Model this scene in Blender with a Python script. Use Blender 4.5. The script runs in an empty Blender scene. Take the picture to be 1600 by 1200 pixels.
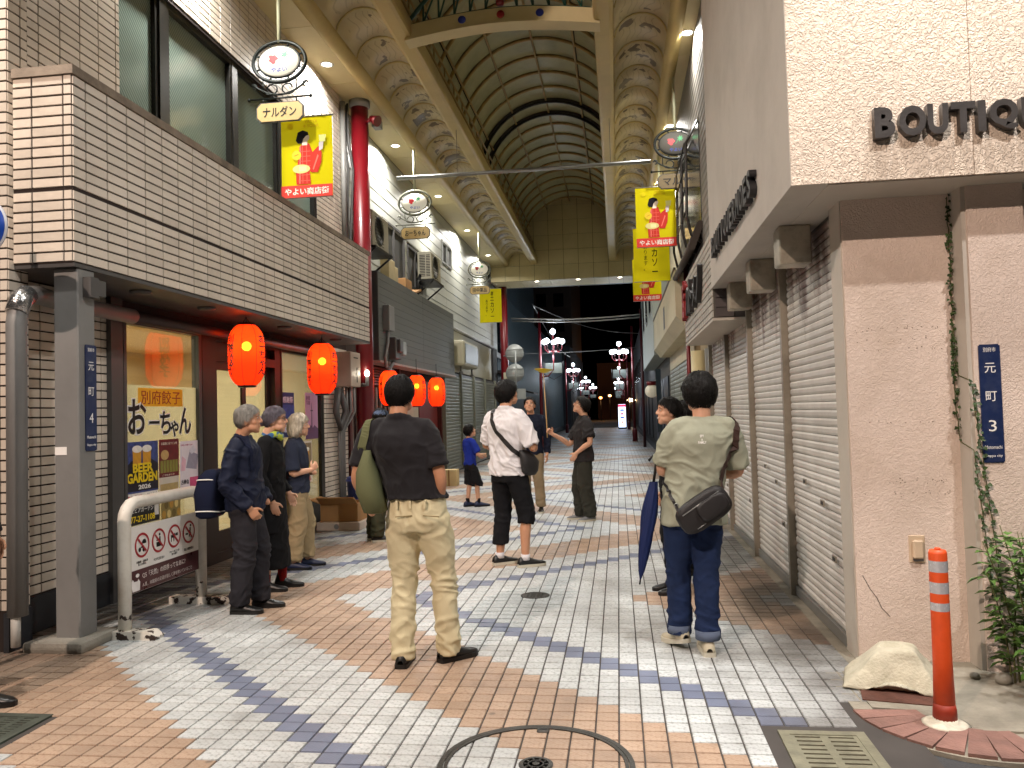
import bpy, bmesh, math, random
import numpy as np
from mathutils import Vector, Matrix, noise
R = math.radians
random.seed(7)
SC = bpy.context.scene
COL = SC.collection
# ------------------------------------------------------------------ camera
CAMP = Vector((0, 0, 1.52))
_p, _y, _r = R(2.0304), R(7.5544), R(1.549)
_f = Vector((-math.sin(_y)*math.cos(_p), math.cos(_y)*math.cos(_p), math.sin(_p)))
_rt = Vector((math.cos(_y), math.sin(_y), 0)); _up = _rt.cross(_f)
_a = _rt*math.cos(_r)-_up*math.sin(_r); _b = _up*math.cos(_r)+_rt*math.sin(_r)
cd = bpy.data.cameras.new('camera'); cam = bpy.data.objects.new('camera', cd); COL.objects.link(cam)
cam.matrix_world = Matrix(((_a.x, _b.x, -_f.x, CAMP.x), (_a.y, _b.y, -_f.y, CAMP.y), (_a.z, _b.z, -_f.z, CAMP.z), (0, 0, 0, 1)))
cd.sensor_fit = 'HORIZONTAL'; cd.sensor_width = 36; cd.lens = 1243.07/1600*36; cd.clip_start = .05; cd.clip_end = 600
SC.camera = cam
# ------------------------------------------------------------------ night sky, exposure
W = bpy.data.worlds.new('World'); SC.world = W; W.use_nodes = True
_n = W.node_tree.nodes; _bg = _n['Background']
_sk = _n.new('ShaderNodeTexSky'); _sk.sky_type = 'NISHITA'; _sk.sun_disc = False; _sk.sun_elevation = R(-9); _sk.sun_rotation = R(200)
W.node_tree.links.new(_sk.outputs[0], _bg.inputs[0]); _bg.inputs[1].default_value = .05
SC.view_settings.view_transform = 'Standard'; SC.view_settings.look = 'None'; SC.view_settings.gamma = 1
SC.view_settings.use_curve_mapping = False; SC.view_settings.exposure = .52
SC.cycles.max_bounces = 8; SC.cycles.diffuse_bounces = 6; SC.cycles.glossy_bounces = 3; SC.cycles.transmission_bounces = 5
SC.cycles.sample_clamp_indirect = 4; SC.cycles.use_denoising = True; SC.cycles.caustics_reflective = False; SC.cycles.caustics_refractive = False


def lamp(name, kind, loc, power, color, parent=None, size=.1, aim=None, spread=None, sx=None, sy=None, blend=.5, angle=None):
    d = bpy.data.lights.new(name, kind); d.energy = power; d.color = color
    if kind == 'AREA':
        if sx: d.shape = 'RECTANGLE'; d.size = sx; d.size_y = sy
        else: d.shape = 'DISK'; d.size = size
        if spread: d.spread = R(spread)
    elif kind == 'SPOT': d.shadow_soft_size = size; d.spot_size = R(angle or 120); d.spot_blend = blend
    else: d.shadow_soft_size = size
    o = bpy.data.objects.new(name, d); COL.objects.link(o)
    o.location = loc
    if aim is not None:
        o.rotation_euler = (Vector(aim)-Vector(loc)).to_track_quat('-Z', 'Y').to_euler()
    if parent: o.parent = parent; o.location = Vector(loc)-parent.location
    return o


# ------------------------------------------------------------------ materials
def lin(h):
    h = h.lstrip('#'); c = [int(h[i:i+2], 16)/255 for i in (0, 2, 4)]
    return tuple((x/12.92 if x <= .04045 else ((x+.055)/1.055)**2.4) for x in c)+(1,)


MATS = {}


def mat(name, col, rough=.6, metal=0, spec=.5, var=.12, vs=6, bump=0, bs=40, emit=None, es=0, coat=0, dirt=0, dirtcol='#2a2420', ds=3, tone=False, stretch=None, two=None, rvar=.1):
    if name in MATS: return MATS[name]
    m = bpy.data.materials.new(name); m.use_nodes = True; MATS[name] = m
    t = m.node_tree; n = t.nodes; L = t.links.new; b = n['Principled BSDF']
    c = lin(col) if isinstance(col, str) else tuple(col)+(1,)*(4-len(col))
    tc = n.new('ShaderNodeTexCoord'); src = tc.outputs['Object']
    if stretch:
        mp = n.new('ShaderNodeMapping'); mp.inputs['Scale'].default_value = stretch; L(src, mp.inputs[0]); ssrc = mp.outputs[0]
    else: ssrc = src
    out = None
    nz = n.new('ShaderNodeTexNoise'); nz.inputs['Scale'].default_value = vs; nz.inputs['Detail'].default_value = 5; L(ssrc, nz.inputs['Vector'])
    mr = n.new('ShaderNodeMapRange'); mr.inputs[1].default_value = .25; mr.inputs[2].default_value = .75
    mr.inputs[3].default_value = 1-var; mr.inputs[4].default_value = 1+var; L(nz.outputs[0], mr.inputs[0])
    fac = mr.outputs[0]
    if tone:
        at = n.new('ShaderNodeAttribute'); at.attribute_name = 'tone'; oi = n.new('ShaderNodeObjectInfo')
        ad = n.new('ShaderNodeMath'); ad.operation = 'ADD'; L(at.outputs['Fac'], ad.inputs[0]); L(oi.outputs['Random'], ad.inputs[1])
        fr = n.new('ShaderNodeMath'); fr.operation = 'FRACT'; L(ad.outputs[0], fr.inputs[0])
        m2 = n.new('ShaderNodeMapRange'); m2.inputs[3].default_value = 1-tone; m2.inputs[4].default_value = 1+tone; L(fr.outputs[0], m2.inputs[0])
        mu = n.new('ShaderNodeMath'); mu.operation = 'MULTIPLY'; L(fac, mu.inputs[0]); L(m2.outputs[0], mu.inputs[1]); fac = mu.outputs[0]
    vm = n.new('ShaderNodeVectorMath'); vm.operation = 'SCALE'; vm.inputs[0].default_value = c[:3]; L(fac, vm.inputs['Scale'])
    cur = vm.outputs[0]
    if two:
        c2, sc2, lo, hi = two
        n2 = n.new('ShaderNodeTexNoise'); n2.inputs['Scale'].default_value = sc2; n2.inputs['Detail'].default_value = 6; L(ssrc, n2.inputs['Vector'])
        r2 = n.new('ShaderNodeMapRange'); r2.inputs[1].default_value = lo; r2.inputs[2].default_value = hi; L(n2.outputs[0], r2.inputs[0])
        mx = n.new('ShaderNodeMix'); mx.data_type = 'RGBA'; L(r2.outputs[0], mx.inputs['Factor']); L(cur, mx.inputs['A']); mx.inputs['B'].default_value = lin(c2); cur = mx.outputs['Result']
    if dirt:
        n3 = n.new('ShaderNodeTexNoise'); n3.inputs['Scale'].default_value = ds; n3.inputs['Detail'].default_value = 8; n3.inputs['Roughness'].default_value = .7; gp = n.new('ShaderNodeNewGeometry'); L(gp.outputs['Position'], n3.inputs['Vector'])
        r3 = n.new('ShaderNodeMapRange'); r3.inputs[1].default_value = .46; r3.inputs[2].default_value = .76; r3.inputs[4].default_value = dirt; L(n3.outputs[0], r3.inputs[0])
        mx = n.new('ShaderNodeMix'); mx.data_type = 'RGBA'; L(r3.outputs[0], mx.inputs['Factor']); L(cur, mx.inputs['A']); mx.inputs['B'].default_value = lin(dirtcol); cur = mx.outputs['Result']
    L(cur, b.inputs['Base Color'])
    rr = n.new('ShaderNodeMapRange'); rr.inputs[3].default_value = max(0, rough-rvar); rr.inputs[4].default_value = min(1, rough+rvar); L(nz.outputs[0], rr.inputs[0]); L(rr.outputs[0], b.inputs['Roughness'])
    b.inputs['Metallic'].default_value = metal; b.inputs['Specular IOR Level'].default_value = spec; b.inputs['Coat Weight'].default_value = coat
    if bump:
        nb = n.new('ShaderNodeTexNoise'); nb.inputs['Scale'].default_value = bs; nb.inputs['Detail'].default_value = 4; L(ssrc, nb.inputs['Vector'])
        bp = n.new('ShaderNodeBump'); bp.inputs['Strength'].default_value = min(1, bump); bp.inputs['Distance'].default_value = .01*max(1, bump); L(nb.outputs[0], bp.inputs['Height']); L(bp.outputs[0], b.inputs['Normal'])
    if emit:
        b.inputs['Emission Color'].default_value = lin(emit); b.inputs['Emission Strength'].default_value = es
    return m


def cloth(name, col, var=.1, bs=350, bump=.25, sheen=.0, vs=5, rough=.9):
    m = mat(name, col, rough, var=var, vs=vs, bump=bump, bs=bs, spec=.2)
    m.node_tree.nodes['Principled BSDF'].inputs['Sheen Weight'].default_value = sheen
    return m


def glass(name, tint='#dfe8e4', alpha=.75, rough=.03, refl=1.0):
    if name in MATS: return MATS[name]
    m = bpy.data.materials.new(name); m.use_nodes = True; MATS[name] = m
    t = m.node_tree; n = t.nodes; L = t.links.new; n.remove(n['Principled BSDF'])
    tr = n.new('ShaderNodeBsdfTransparent'); tr.inputs[0].default_value = lin(tint)
    gl = n.new('ShaderNodeBsdfGlossy'); gl.inputs['Roughness'].default_value = rough
    fr = n.new('ShaderNodeLayerWeight'); fr.inputs[0].default_value = .5
    pw = n.new('ShaderNodeMath'); pw.operation = 'POWER'; pw.inputs[1].default_value = 3.5; L(fr.outputs['Facing'], pw.inputs[0])
    mu = n.new('ShaderNodeMath'); mu.operation = 'MULTIPLY_ADD'; mu.inputs[1].default_value = .75*refl; mu.inputs[2].default_value = .045; L(pw.outputs[0], mu.inputs[0])
    mx = n.new('ShaderNodeMixShader'); L(mu.outputs[0], mx.inputs[0]); L(tr.outputs[0], mx.inputs[1]); L(gl.outputs[0], mx.inputs[2])
    L(mx.outputs[0], n['Material Output'].inputs[0])
    return m


def translucent(name, col, mix=.5, rough=.6):
    if name in MATS: return MATS[name]
    m = bpy.data.materials.new(name); m.use_nodes = True; MATS[name] = m
    t = m.node_tree; n = t.nodes; L = t.links.new; n.remove(n['Principled BSDF'])
    a = n.new('ShaderNodeBsdfDiffuse'); a.inputs[0].default_value = lin(col)
    b = n.new('ShaderNodeBsdfTranslucent'); b.inputs[0].default_value = lin(col)
    mx = n.new('ShaderNodeMixShader'); mx.inputs[0].default_value = mix; L(a.outputs[0], mx.inputs[1]); L(b.outputs[0], mx.inputs[2])
    L(mx.outputs[0], n['Material Output'].inputs[0])
    return m


def emis(name, col, s):
    if name in MATS: return MATS[name]
    m = bpy.data.materials.new(name); m.use_nodes = True; MATS[name] = m
    b = m.node_tree.nodes['Principled BSDF']; b.inputs['Base Color'].default_value = lin(col)
    b.inputs['Emission Color'].default_value = lin(col); b.inputs['Emission Strength'].default_value = s
    return m


# ------------------------------------------------------------------ mesh helpers
class MB:
    def __init__(s): s.v = []; s.f = []; s.m = []; s.s = []
    def add(s, vs, fs, m=0, smooth=False):
        o = len(s.v); s.v += [tuple(v) for v in vs]; s.f += [tuple(i+o for i in f) for f in fs]
        s.m += [m]*len(fs); s.s += [smooth]*len(fs); return s
    def box(s, x0, x1, y0, y1, z0, z1, m=0):
        return s.add([(x0, y0, z0), (x1, y0, z0), (x1, y1, z0), (x0, y1, z0), (x0, y0, z1), (x1, y0, z1), (x1, y1, z1), (x0, y1, z1)],
                     [(3, 2, 1, 0), (4, 5, 6, 7), (0, 1, 5, 4), (1, 2, 6, 5), (2, 3, 7, 6), (3, 0, 4, 7)], m)
    def bbox(s, x0, x1, y0, y1, z0, z1, c, m=0):
        # box with chamfered edges
        bm = bmesh.new(); bmesh.ops.create_cube(bm, size=1)
        for v in bm.verts: v.co = Vector((x0+(v.co.x+.5)*(x1-x0), y0+(v.co.y+.5)*(y1-y0), z0+(v.co.z+.5)*(z1-z0)))
        bmesh.ops.bevel(bm, geom=bm.edges[:], offset=c, segments=2 if c > .012 else 1, affect='EDGES', profile=.6)
        bm.verts.index_update()
        s.add([v.co[:] for v in bm.verts], [[v.index for v in f.verts] for f in bm.faces], m); bm.free(); return s
    def sheet(s, x, y0, y1, z0, z1, m=0):
        return s.add([(x, y0, z0), (x, y1, z0), (x, y1, z1), (x, y0, z1)], [(0, 1, 2, 3)], m)
    def obox(s, c, ax, ay, az, m=0):
        c, ax, ay, az = map(Vector, (c, ax, ay, az)); vs = []
        for k in (-1, 1):
            for i, j in ((-1, -1), (1, -1), (1, 1), (-1, 1)): vs.append(c+ax*i+ay*j+az*k)
        return s.add(vs, [(3, 2, 1, 0), (4, 5, 6, 7), (0, 1, 5, 4), (1, 2, 6, 5), (2, 3, 7, 6), (3, 0, 4, 7)], m)
    def tube(s, pts, r, n=8, m=0, cap=True, closed=False, flat=None, smooth=True):
        P = [Vector(p) for p in pts]; k = len(P); rs = r if isinstance(r, list) else [r]*k
        T = []
        for i in range(k):
            a = P[(i-1) % k] if (closed or i > 0) else P[i]; b = P[(i+1) % k] if (closed or i < k-1) else P[i]
            t = (b-a); T.append(t.normalized() if t.length > 1e-9 else Vector((0, 0, 1)))
        up = Vector((0, 0, 1)) if abs(T[0].z) < .95 else Vector((0, 1, 0))
        if flat: up = Vector(flat)
        N = (up-T[0]*up.dot(T[0])).normalized(); vs = []; fs = []
        for i in range(k):
            if i: 
                N = N-T[i]*N.dot(T[i]); N.normalize()
            B = T[i].cross(N); ra = rs[i]; rb = ra
            if isinstance(ra, (tuple, list)): ra, rb = ra
            for j in range(n):
                a = 2*math.pi*(j+.5)/n; vs.append(P[i]+N*(math.cos(a)*rb)+B*(math.sin(a)*ra))
        for i in range(k if closed else k-1):
            i2 = (i+1) % k
            for j in range(n):
                j2 = (j+1) % n; fs.append((i*n+j, i*n+j2, i2*n+j2, i2*n+j))
        o = len(s.f); s.add(vs, fs, m, smooth)
        if cap and not closed:
            q = len(s.v)-k*n; s.f += [tuple(q+j for j in reversed(range(n))), tuple(q+(k-1)*n+j for j in range(n))]; s.m += [m, m]; s.s += [False, False]
        return s
    def lathe(s, prof, c, n=16, m=0, axis='z', smooth=True):
        vs = []; fs = []; k = len(prof)
        for r, z in prof:
            for j in range(n):
                a = 2*math.pi*j/n; x, y = r*math.cos(a), r*math.sin(a)
                p = (x, y, z) if axis == 'z' else ((z, x, y) if axis == 'x' else (x, -z, y))
                vs.append((c[0]+p[0], c[1]+p[1], c[2]+p[2]))
        for i in range(k-1):
            for j in range(n):
                j2 = (j+1) % n; fs.append((i*n+j, i*n+j2, (i+1)*n+j2, (i+1)*n+j))
        if prof[0][0] > 1e-6: fs.append(tuple(reversed(range(n))))
        if prof[-1][0] > 1e-6: fs.append(tuple((k-1)*n+j for j in range(n)))
        return s.add(vs, fs, m, smooth)
    def prism(s, poly, o, u, v, d, m=0):
        o, u, v, d = map(Vector, (o, u, v, d)); k = len(poly)
        vs = [o+u*a+v*b for a, b in poly]; vs += [p+d for p in vs]
        fs = [tuple(reversed(range(k))), tuple(range(k, 2*k))]+[(i, (i+1) % k, (i+1) % k+k, i+k) for i in range(k)]
        return s.add(vs, fs, m)
    def ell(s, c, r, n=14, k=9, m=0, rot=None):
        vs = []; fs = []
        for i in range(k+1):
            t = math.pi*i/k
            for j in range(n):
                a = 2*math.pi*j/n; p = Vector((r[0]*math.sin(t)*math.cos(a), r[1]*math.sin(t)*math.sin(a), -r[2]*math.cos(t)))
                if rot is not None: p = rot @ p
                vs.append(p+Vector(c))
        for i in range(k):
            for j in range(n):
                j2 = (j+1) % n; fs.append((i*n+j, i*n+j2, (i+1)*n+j2, (i+1)*n+j))
        return s.add(vs, fs, m, True)
    def mesh(s, name, mats, tone=None):
        me = bpy.data.meshes.new(name); me.from_pydata(s.v, [], s.f); 
        for q in (mats if isinstance(mats, (list, tuple)) else [mats]): me.materials.append(q)
        me.polygons.foreach_set('material_index', s.m); me.polygons.foreach_set('use_smooth', s.s)
        if tone is not None:
            a = me.attributes.new('tone', 'FLOAT', 'FACE'); a.data.foreach_set('value', tone)
        me.update(); return me


def tag(o, label=None, cat=None, group=None, kind=None):
    if label: o['label'] = label
    if cat: o['category'] = cat
    if group: o['group'] = group
    if kind: o['kind'] = kind
    return o


def thing(name, label, cat, loc=(0, 0, 0), group=None, rotz=0):
    o = bpy.data.objects.new(name, None); COL.objects.link(o); o.location = loc; o.rotation_euler.z = rotz; o.empty_display_size = .1
    return tag(o, label, cat, group)


WORLD = {}


def wl(o):  # world location of an unrotated parent chain
    v = Vector(o.location)
    while o.parent: o = o.parent; v += o.location
    return v


def centre(mb):
    a = np.array(mb.v); return Vector((a.min(0)+a.max(0))/2)


def part(name, mb, mats, parent=None, label=None, kind=None, tone=None, local=False):
    """mesh given in world coordinates; its origin goes to the middle of its box"""
    c = centre(mb); mb.v = [(x-c.x, y-c.y, z-c.z) for x, y, z in mb.v]
    o = bpy.data.objects.new(name, mb.mesh(name, mats, tone)); COL.objects.link(o)
    o.location = c
    if parent:
        o.parent = parent; o.location = c if local else c-wl(parent)
    return tag(o, label, None, None, kind)


def solo(name, mb, mats, label, cat, group=None, kind=None, tone=None):
    o = part(name, mb, mats, None, None, kind, tone); return tag(o, label, cat, group)


def piece(name, mesh, loc, parent, rot=None, scale=None, local=False):
    o = bpy.data.objects.new(name, mesh); COL.objects.link(o); o.parent = parent
    o.location = Vector(loc) if local else Vector(loc)-wl(parent)
    if rot is not None: o.rotation_euler = rot
    if scale is not None: o.scale = scale
    return o


def textmesh(body, bold=0, depth=0, line=1.0, spacing=1.0):
    c = bpy.data.curves.new('lettering', 'FONT'); c.body = body; c.offset = bold; c.extrude = depth; c.space_line = line; c.space_character = spacing
    c.resolution_u = 3; c.align_x = 'CENTER'
    o = bpy.data.objects.new('lettering', c); COL.objects.link(o)
    me = bpy.data.meshes.new_from_object(o.evaluated_get(bpy.context.evaluated_depsgraph_get()))
    bpy.data.objects.remove(o); bpy.data.curves.remove(c); return me


def text(body, o, xd, yd, w, h, m, parent=None, name='lettering', depth=.002, bold=0, line=1.0, vertical=False, keep=False, flip=None):
    """fit text into the rectangle at corner o, w along xd, h along yd; raised along xd x yd"""
    if vertical: body = '\n'.join(body)
    xd = Vector(xd).normalized(); yd = Vector(yd).normalized(); zd = xd.cross(yd); o = Vector(o)
    me = textmesh(body, bold, 1, line)
    n = len(me.vertices); a = np.empty(n*3); me.vertices.foreach_get('co', a); a = a.reshape(-1, 3)
    lo, hi = a.min(0), a.max(0); sx = w/max(1e-6, hi[0]-lo[0]); sy = h/max(1e-6, hi[1]-lo[1])
    if keep: sx = sy = min(sx, sy)
    mid = (lo+hi)/2; u = (a[:, :1]-mid[0])*sx; v = (a[:, 1:2]-mid[1])*sy; k = (a[:, 2:3]+1)*.5*depth
    a = u*np.array(xd)+v*np.array(yd)+k*np.array(zd)
    me.vertices.foreach_set('co', a.ravel()); me.materials.clear(); me.materials.append(m)
    me.polygons.foreach_set('material_index', [0]*len(me.polygons)); me.update(); me.name = name
    ob = bpy.data.objects.new(name, me); COL.objects.link(ob); c = o+xd*w/2+yd*h/2
    ob.location = c
    if parent: ob.parent = parent; ob.location = c-wl(parent)
    return ob


def flat(poly, o, u, v, m, parent, name, d=.002, scale=1):
    """thin raised shape from a 2-D outline"""
    u = Vector(u).normalized()*scale; v = Vector(v).normalized()*scale
    return part(name, MB().prism(poly, o, u, v, u.cross(v).normalized()*d), m, parent)


def oval(cx, cy, rx, ry, n=24, a0=0, a1=360):
    return [(cx+rx*math.cos(R(a0+(a1-a0)*i/(n if a1-a0 == 360 else n-1))), cy+ry*math.sin(R(a0+(a1-a0)*i/(n if a1-a0 == 360 else n-1)))) for i in range(n)]
# ------------------------------------------------------------------ shared materials
M_ASPH = mat('asphalt', '#3d3e40', .9, var=.25, bump=.6, bs=120)
M_JOINT = mat('tile_joint', '#423e3b', .95, var=.2)
M_TW = mat('tile_white', '#c2c6c6', .42, var=.07, vs=3, bump=.5, bs=75, tone=.09, two=('#a4a8a8', 48, .5, .62), dirt=.55, dirtcol='#66615b', ds=1.1)
M_TB = mat('tile_blue', '#6f778c', .45, var=.08, vs=3, bump=.3, bs=110, tone=.09, dirt=.4, dirtcol='#3c4048', ds=1.1)
M_TO = mat('tile_tan', '#ad9580', .45, var=.1, vs=3, bump=.5, bs=75, tone=.11, two=('#9f846f', 48, .5, .64), dirt=.55, dirtcol='#5d4c40', ds=1.1)
def floor_wear(m):
    t = m.node_tree; n = t.nodes; L = t.links.new; b = n['Principled BSDF']; g = n.new('ShaderNodeNewGeometry'); f = None
    for sc, lo, hi, k in ((2.3, .05, .03, .55), (5.1, .05, .02, .4)):
        v = n.new('ShaderNodeTexVoronoi'); v.inputs['Scale'].default_value = sc; L(g.outputs['Position'], v.inputs['Vector'])
        r = n.new('ShaderNodeMapRange'); r.inputs[1].default_value = lo; r.inputs[2].default_value = hi; r.inputs[4].default_value = k; L(v.outputs['Distance'], r.inputs[0])
        if f: q = n.new('ShaderNodeMath'); q.operation = 'MAXIMUM'; L(f, q.inputs[0]); L(r.outputs[0], q.inputs[1]); f = q.outputs[0]
        else: f = r.outputs[0]
    # grime along both shop fronts
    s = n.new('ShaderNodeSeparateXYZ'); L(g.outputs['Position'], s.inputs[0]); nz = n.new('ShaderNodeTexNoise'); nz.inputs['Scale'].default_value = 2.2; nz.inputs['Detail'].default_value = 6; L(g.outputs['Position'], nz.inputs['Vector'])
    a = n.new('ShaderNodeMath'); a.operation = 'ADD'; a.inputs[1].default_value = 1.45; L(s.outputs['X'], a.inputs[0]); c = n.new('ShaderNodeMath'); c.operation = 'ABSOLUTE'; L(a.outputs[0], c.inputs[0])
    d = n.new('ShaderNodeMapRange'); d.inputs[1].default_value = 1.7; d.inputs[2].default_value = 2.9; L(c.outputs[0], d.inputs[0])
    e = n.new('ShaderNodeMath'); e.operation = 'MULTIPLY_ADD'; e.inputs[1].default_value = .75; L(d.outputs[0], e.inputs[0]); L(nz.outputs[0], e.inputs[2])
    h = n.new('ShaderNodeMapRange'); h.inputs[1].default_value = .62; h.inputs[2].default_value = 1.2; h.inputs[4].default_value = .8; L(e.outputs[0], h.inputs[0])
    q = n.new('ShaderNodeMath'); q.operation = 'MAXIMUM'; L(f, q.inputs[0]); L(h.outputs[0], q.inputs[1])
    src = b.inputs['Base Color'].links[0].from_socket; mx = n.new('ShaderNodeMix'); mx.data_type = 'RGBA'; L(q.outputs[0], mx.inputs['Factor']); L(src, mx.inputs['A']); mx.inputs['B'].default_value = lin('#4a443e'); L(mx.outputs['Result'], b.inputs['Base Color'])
for q_ in (M_TW, M_TB, M_TO): floor_wear(q_)
M_CONC = mat('concrete', '#8b877d', .9, var=.18, vs=5, bump=.5, bs=60, dirt=.5, ds=2.5)
M_IRON = mat('cast_iron', '#4a4946', .55, .6, var=.25, vs=20, bump=.4, bs=90)
M_BRT = mat('wall_tile', '#d8ccbd', .38, var=.05, vs=2, tone=.09, bump=.08, bs=60, dirt=.3, dirtcol='#85715e', ds=1.3)
M_MORT = mat('wall_mortar', '#2b211d', .95)
M_CAPS = mat('stone_cap', '#8f8172', .8, var=.25, vs=8, bump=.3, bs=50, dirt=.6, ds=4)
M_GREYP = mat('grey_paint', '#7d7c7a', .5, var=.06, vs=3, dirt=.15, ds=3)
M_DKGREY = mat('dark_grey_paint', '#4b4948', .5, var=.08)
M_BLACK = mat('black_paint', '#15130f', .4, var=.15)
M_DARKW = mat('dark_wood', '#2a1913', .45, var=.3, vs=10, stretch=(1, 1, .1))
M_WHITE = mat('white_paint', '#dddcd6', .5, var=.04)
M_INK = mat('black_ink', '#0c0b0b', .5, var=0)
M_PWHITE = mat('white_print', '#f1eeea', .5, var=.02)
M_STEEL = mat('galvanised_steel', '#9c9d9b', .4, .7, var=.12, vs=12)
M_RED = mat('red_column_paint', '#6f0c17', .35, var=.08, vs=2, coat=.15)
M_CREAM = mat('cream_panel', '#c6b88a', .5, var=.05, vs=1.5, dirt=.15, dirtcol='#5b4b2c', ds=1.2)
M_NAVY = mat('navy_enamel', '#1b2a52', .4, var=.12, vs=8, dirt=.15, dirtcol='#7a8190', ds=12)

# ------------------------------------------------------------------ ground, tile pavement
TW = 1.52/13.647
def pix(p):
    d = Vector(p)-CAMP; z = d.dot(_f)
    if z < .2: return None
    return 512+795.56*d.dot(_a)/z, 384-795.56*d.dot(_b)/z, z
g = MB(); g.add([(-150, -60, -.03), (150, -60, -.03), (150, 260, -.03), (-150, 260, -.03)], [(0, 1, 2, 3)])
tag(part('ground', g, M_ASPH), kind='structure')
b = MB(); b.box(-4.32, 1.30, -1, 75, -.028, -.006)
pave = tag(part('pavement', b, M_JOINT), kind='structure')
def kcol(c, r):
    u = (r+12.5) % 69.0; u = min(u, 69-u)/34.5     # 0 at the left-hand points of the zigzag
    k = -12.5+34.5*u-c
    k = math.floor(k)
    if k < -24: k = k % 23
    if k < -15: return 2
    if k < 0: return 0
    k %= 23
    return 1 if k < 2 else 0 if k < 7 else 2 if k < 16 else 0
TM = [M_TW, M_TB, M_TO]
def utile(m):
    mb = MB(); a, c, h, e = TW/2-.003, TW/2-.0043, .007, .0025
    mb.add([(-a, -c, -h), (a, -c, -h), (a, c, -h), (-a, c, -h), (-a+e, -c+e, 0), (a-e, -c+e, 0), (a-e, c-e, 0), (-a+e, c-e, 0)],
           [(4, 5, 6, 7), (0, 1, 5, 4), (1, 2, 6, 5), (2, 3, 7, 6), (3, 0, 4, 7)])
    return mb
UT = [utile(m).mesh('tile', m) for m in TM]
cand = []
for r in range(-560, 62):
    y = 5.189-(r+.5)*TW
    for c in range(-35, 15):
        x = -.378+(c+.5)*TW
        if x > 1.30-.06 or (y < 4.25 and x > 1.10): continue
        if .66 < x < 1.10 and 2.9 < y < 3.93: continue
        if (x-1.66)**2+(y-4.2)**2 < .60**2 and y < 4.3: continue
        if x < -2.97 and 3.42 < y < 3.9: continue
        q = pix((x, y, 0)); s = 0
        if q and 0 < q[0] < 1024 and 0 < q[1] < 768: s = 1/q[2]**3
        cand.append((s, c, r, x, y))
cand.sort(reverse=True)
for s, c, r, x, y in cand[:300]:
    piece('tile', UT[kcol(c, r)], (x, y, random.uniform(-.0008, .0008)), pave, rot=(random.gauss(0, .004), random.gauss(0, .004), 0))
mb = MB(); tone = []
for s, c, r, x, y in cand[300:]:
    z = random.uniform(-.0008, .0008); k = kcol(c, r)
    if y < 26:
        a, cc, h, e = TW/2-.003, TW/2-.0043, .007, .0025
        tx, ty = random.gauss(0, .004), random.gauss(0, .004)
        vs = [(x+i*a, y+j*cc, z-h) for i, j in ((-1, -1), (1, -1), (1, 1), (-1, 1))]+[(x+i*(a-e), y+j*(cc-e), z+i*tx*.05+j*ty*.05) for i, j in ((-1, -1), (1, -1), (1, 1), (-1, 1))]
        mb.add(vs, [(4, 5, 6, 7), (0, 1, 5, 4), (1, 2, 6, 5), (2, 3, 7, 6), (3, 0, 4, 7)], k); n = 5
    else:
        a = TW/2-.003; mb.add([(x-a, y-a, z), (x+a, y-a, z), (x+a, y+a, z), (x-a, y+a, z)], [(0, 1, 2, 3)], k); n = 1
    tone += [random.random()]*n
part('tile', mb, TM, pave, kind='stuff', tone=tone)

# manhole with tiled infill, small round cover, drain gratings
t = thing('manhole_cover', 'large round manhole cover with tiled infill in the foreground paving', 'manhole cover', (-.4, 3.46, 0))
m = MB()
def ring(mb, c, r0, r1, z0, z1, n=48, mi=0):
    mb.lathe([(r0, z0), (r0, z1), (r1, z1), (r1, z0)], c, n, mi, smooth=False)
    if r0 > .2: mb.f = mb.f[:-2]; mb.m = mb.m[:-2]; mb.s = mb.s[:-2]
ring(m, (-.4, 3.46, 0), .383, .398, -.004, .006); ring(m, (-.4, 3.46, 0), .402, .425, -.004, .005); part('rim', m, M_IRON, t)
m = MB(); ring(m, (-.4, 3.46, 0), 0.001, .075, -.004, .003); ring(m, (-.4, 3.46, 0), .056, .07, .003, .006); ring(m, (-.4, 3.46, 0), .001, .016, .003, .007); ring(m, (-.4, 3.46, 0), .03, .036, .003, .006)
for k in range(10):
    a = k*math.pi/5; m.obox((-.4+.046*math.cos(a), 3.46+.046*math.sin(a), .004), (.006*math.cos(a), .006*math.sin(a), 0), (-.004*math.sin(a), .004*math.cos(a), 0), (0, 0, .002))
part('centre_cap', m, M_IRON, t)
m = MB(); m.bbox(-.432, -.372, 3.80, 3.845, -.004, .009, .006); part('key_lug', m, M_IRON, t); m = MB(); m.box(-.42, -.384, 3.815, 3.83, .0085, .0105); part('key_slot', m, M_INK, t)
m = MB(); m.lathe([(.12, -.004), (.12, .004), (.106, .006), (.1, .004), (.001, .005)], (-.73, 6.6, 0), 28)
for k in range(-3, 4):
    for j in range(-3, 4):
        if k*k+j*j < 9: m.box(-.73+k*.028-.009, -.73+k*.028+.009, 6.6+j*.028-.009, 6.6+j*.028+.009, .004, .0065)
solo('valve_cover', m, M_IRON, 'small dark round iron cover set in white paving tiles', 'valve cover')
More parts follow.
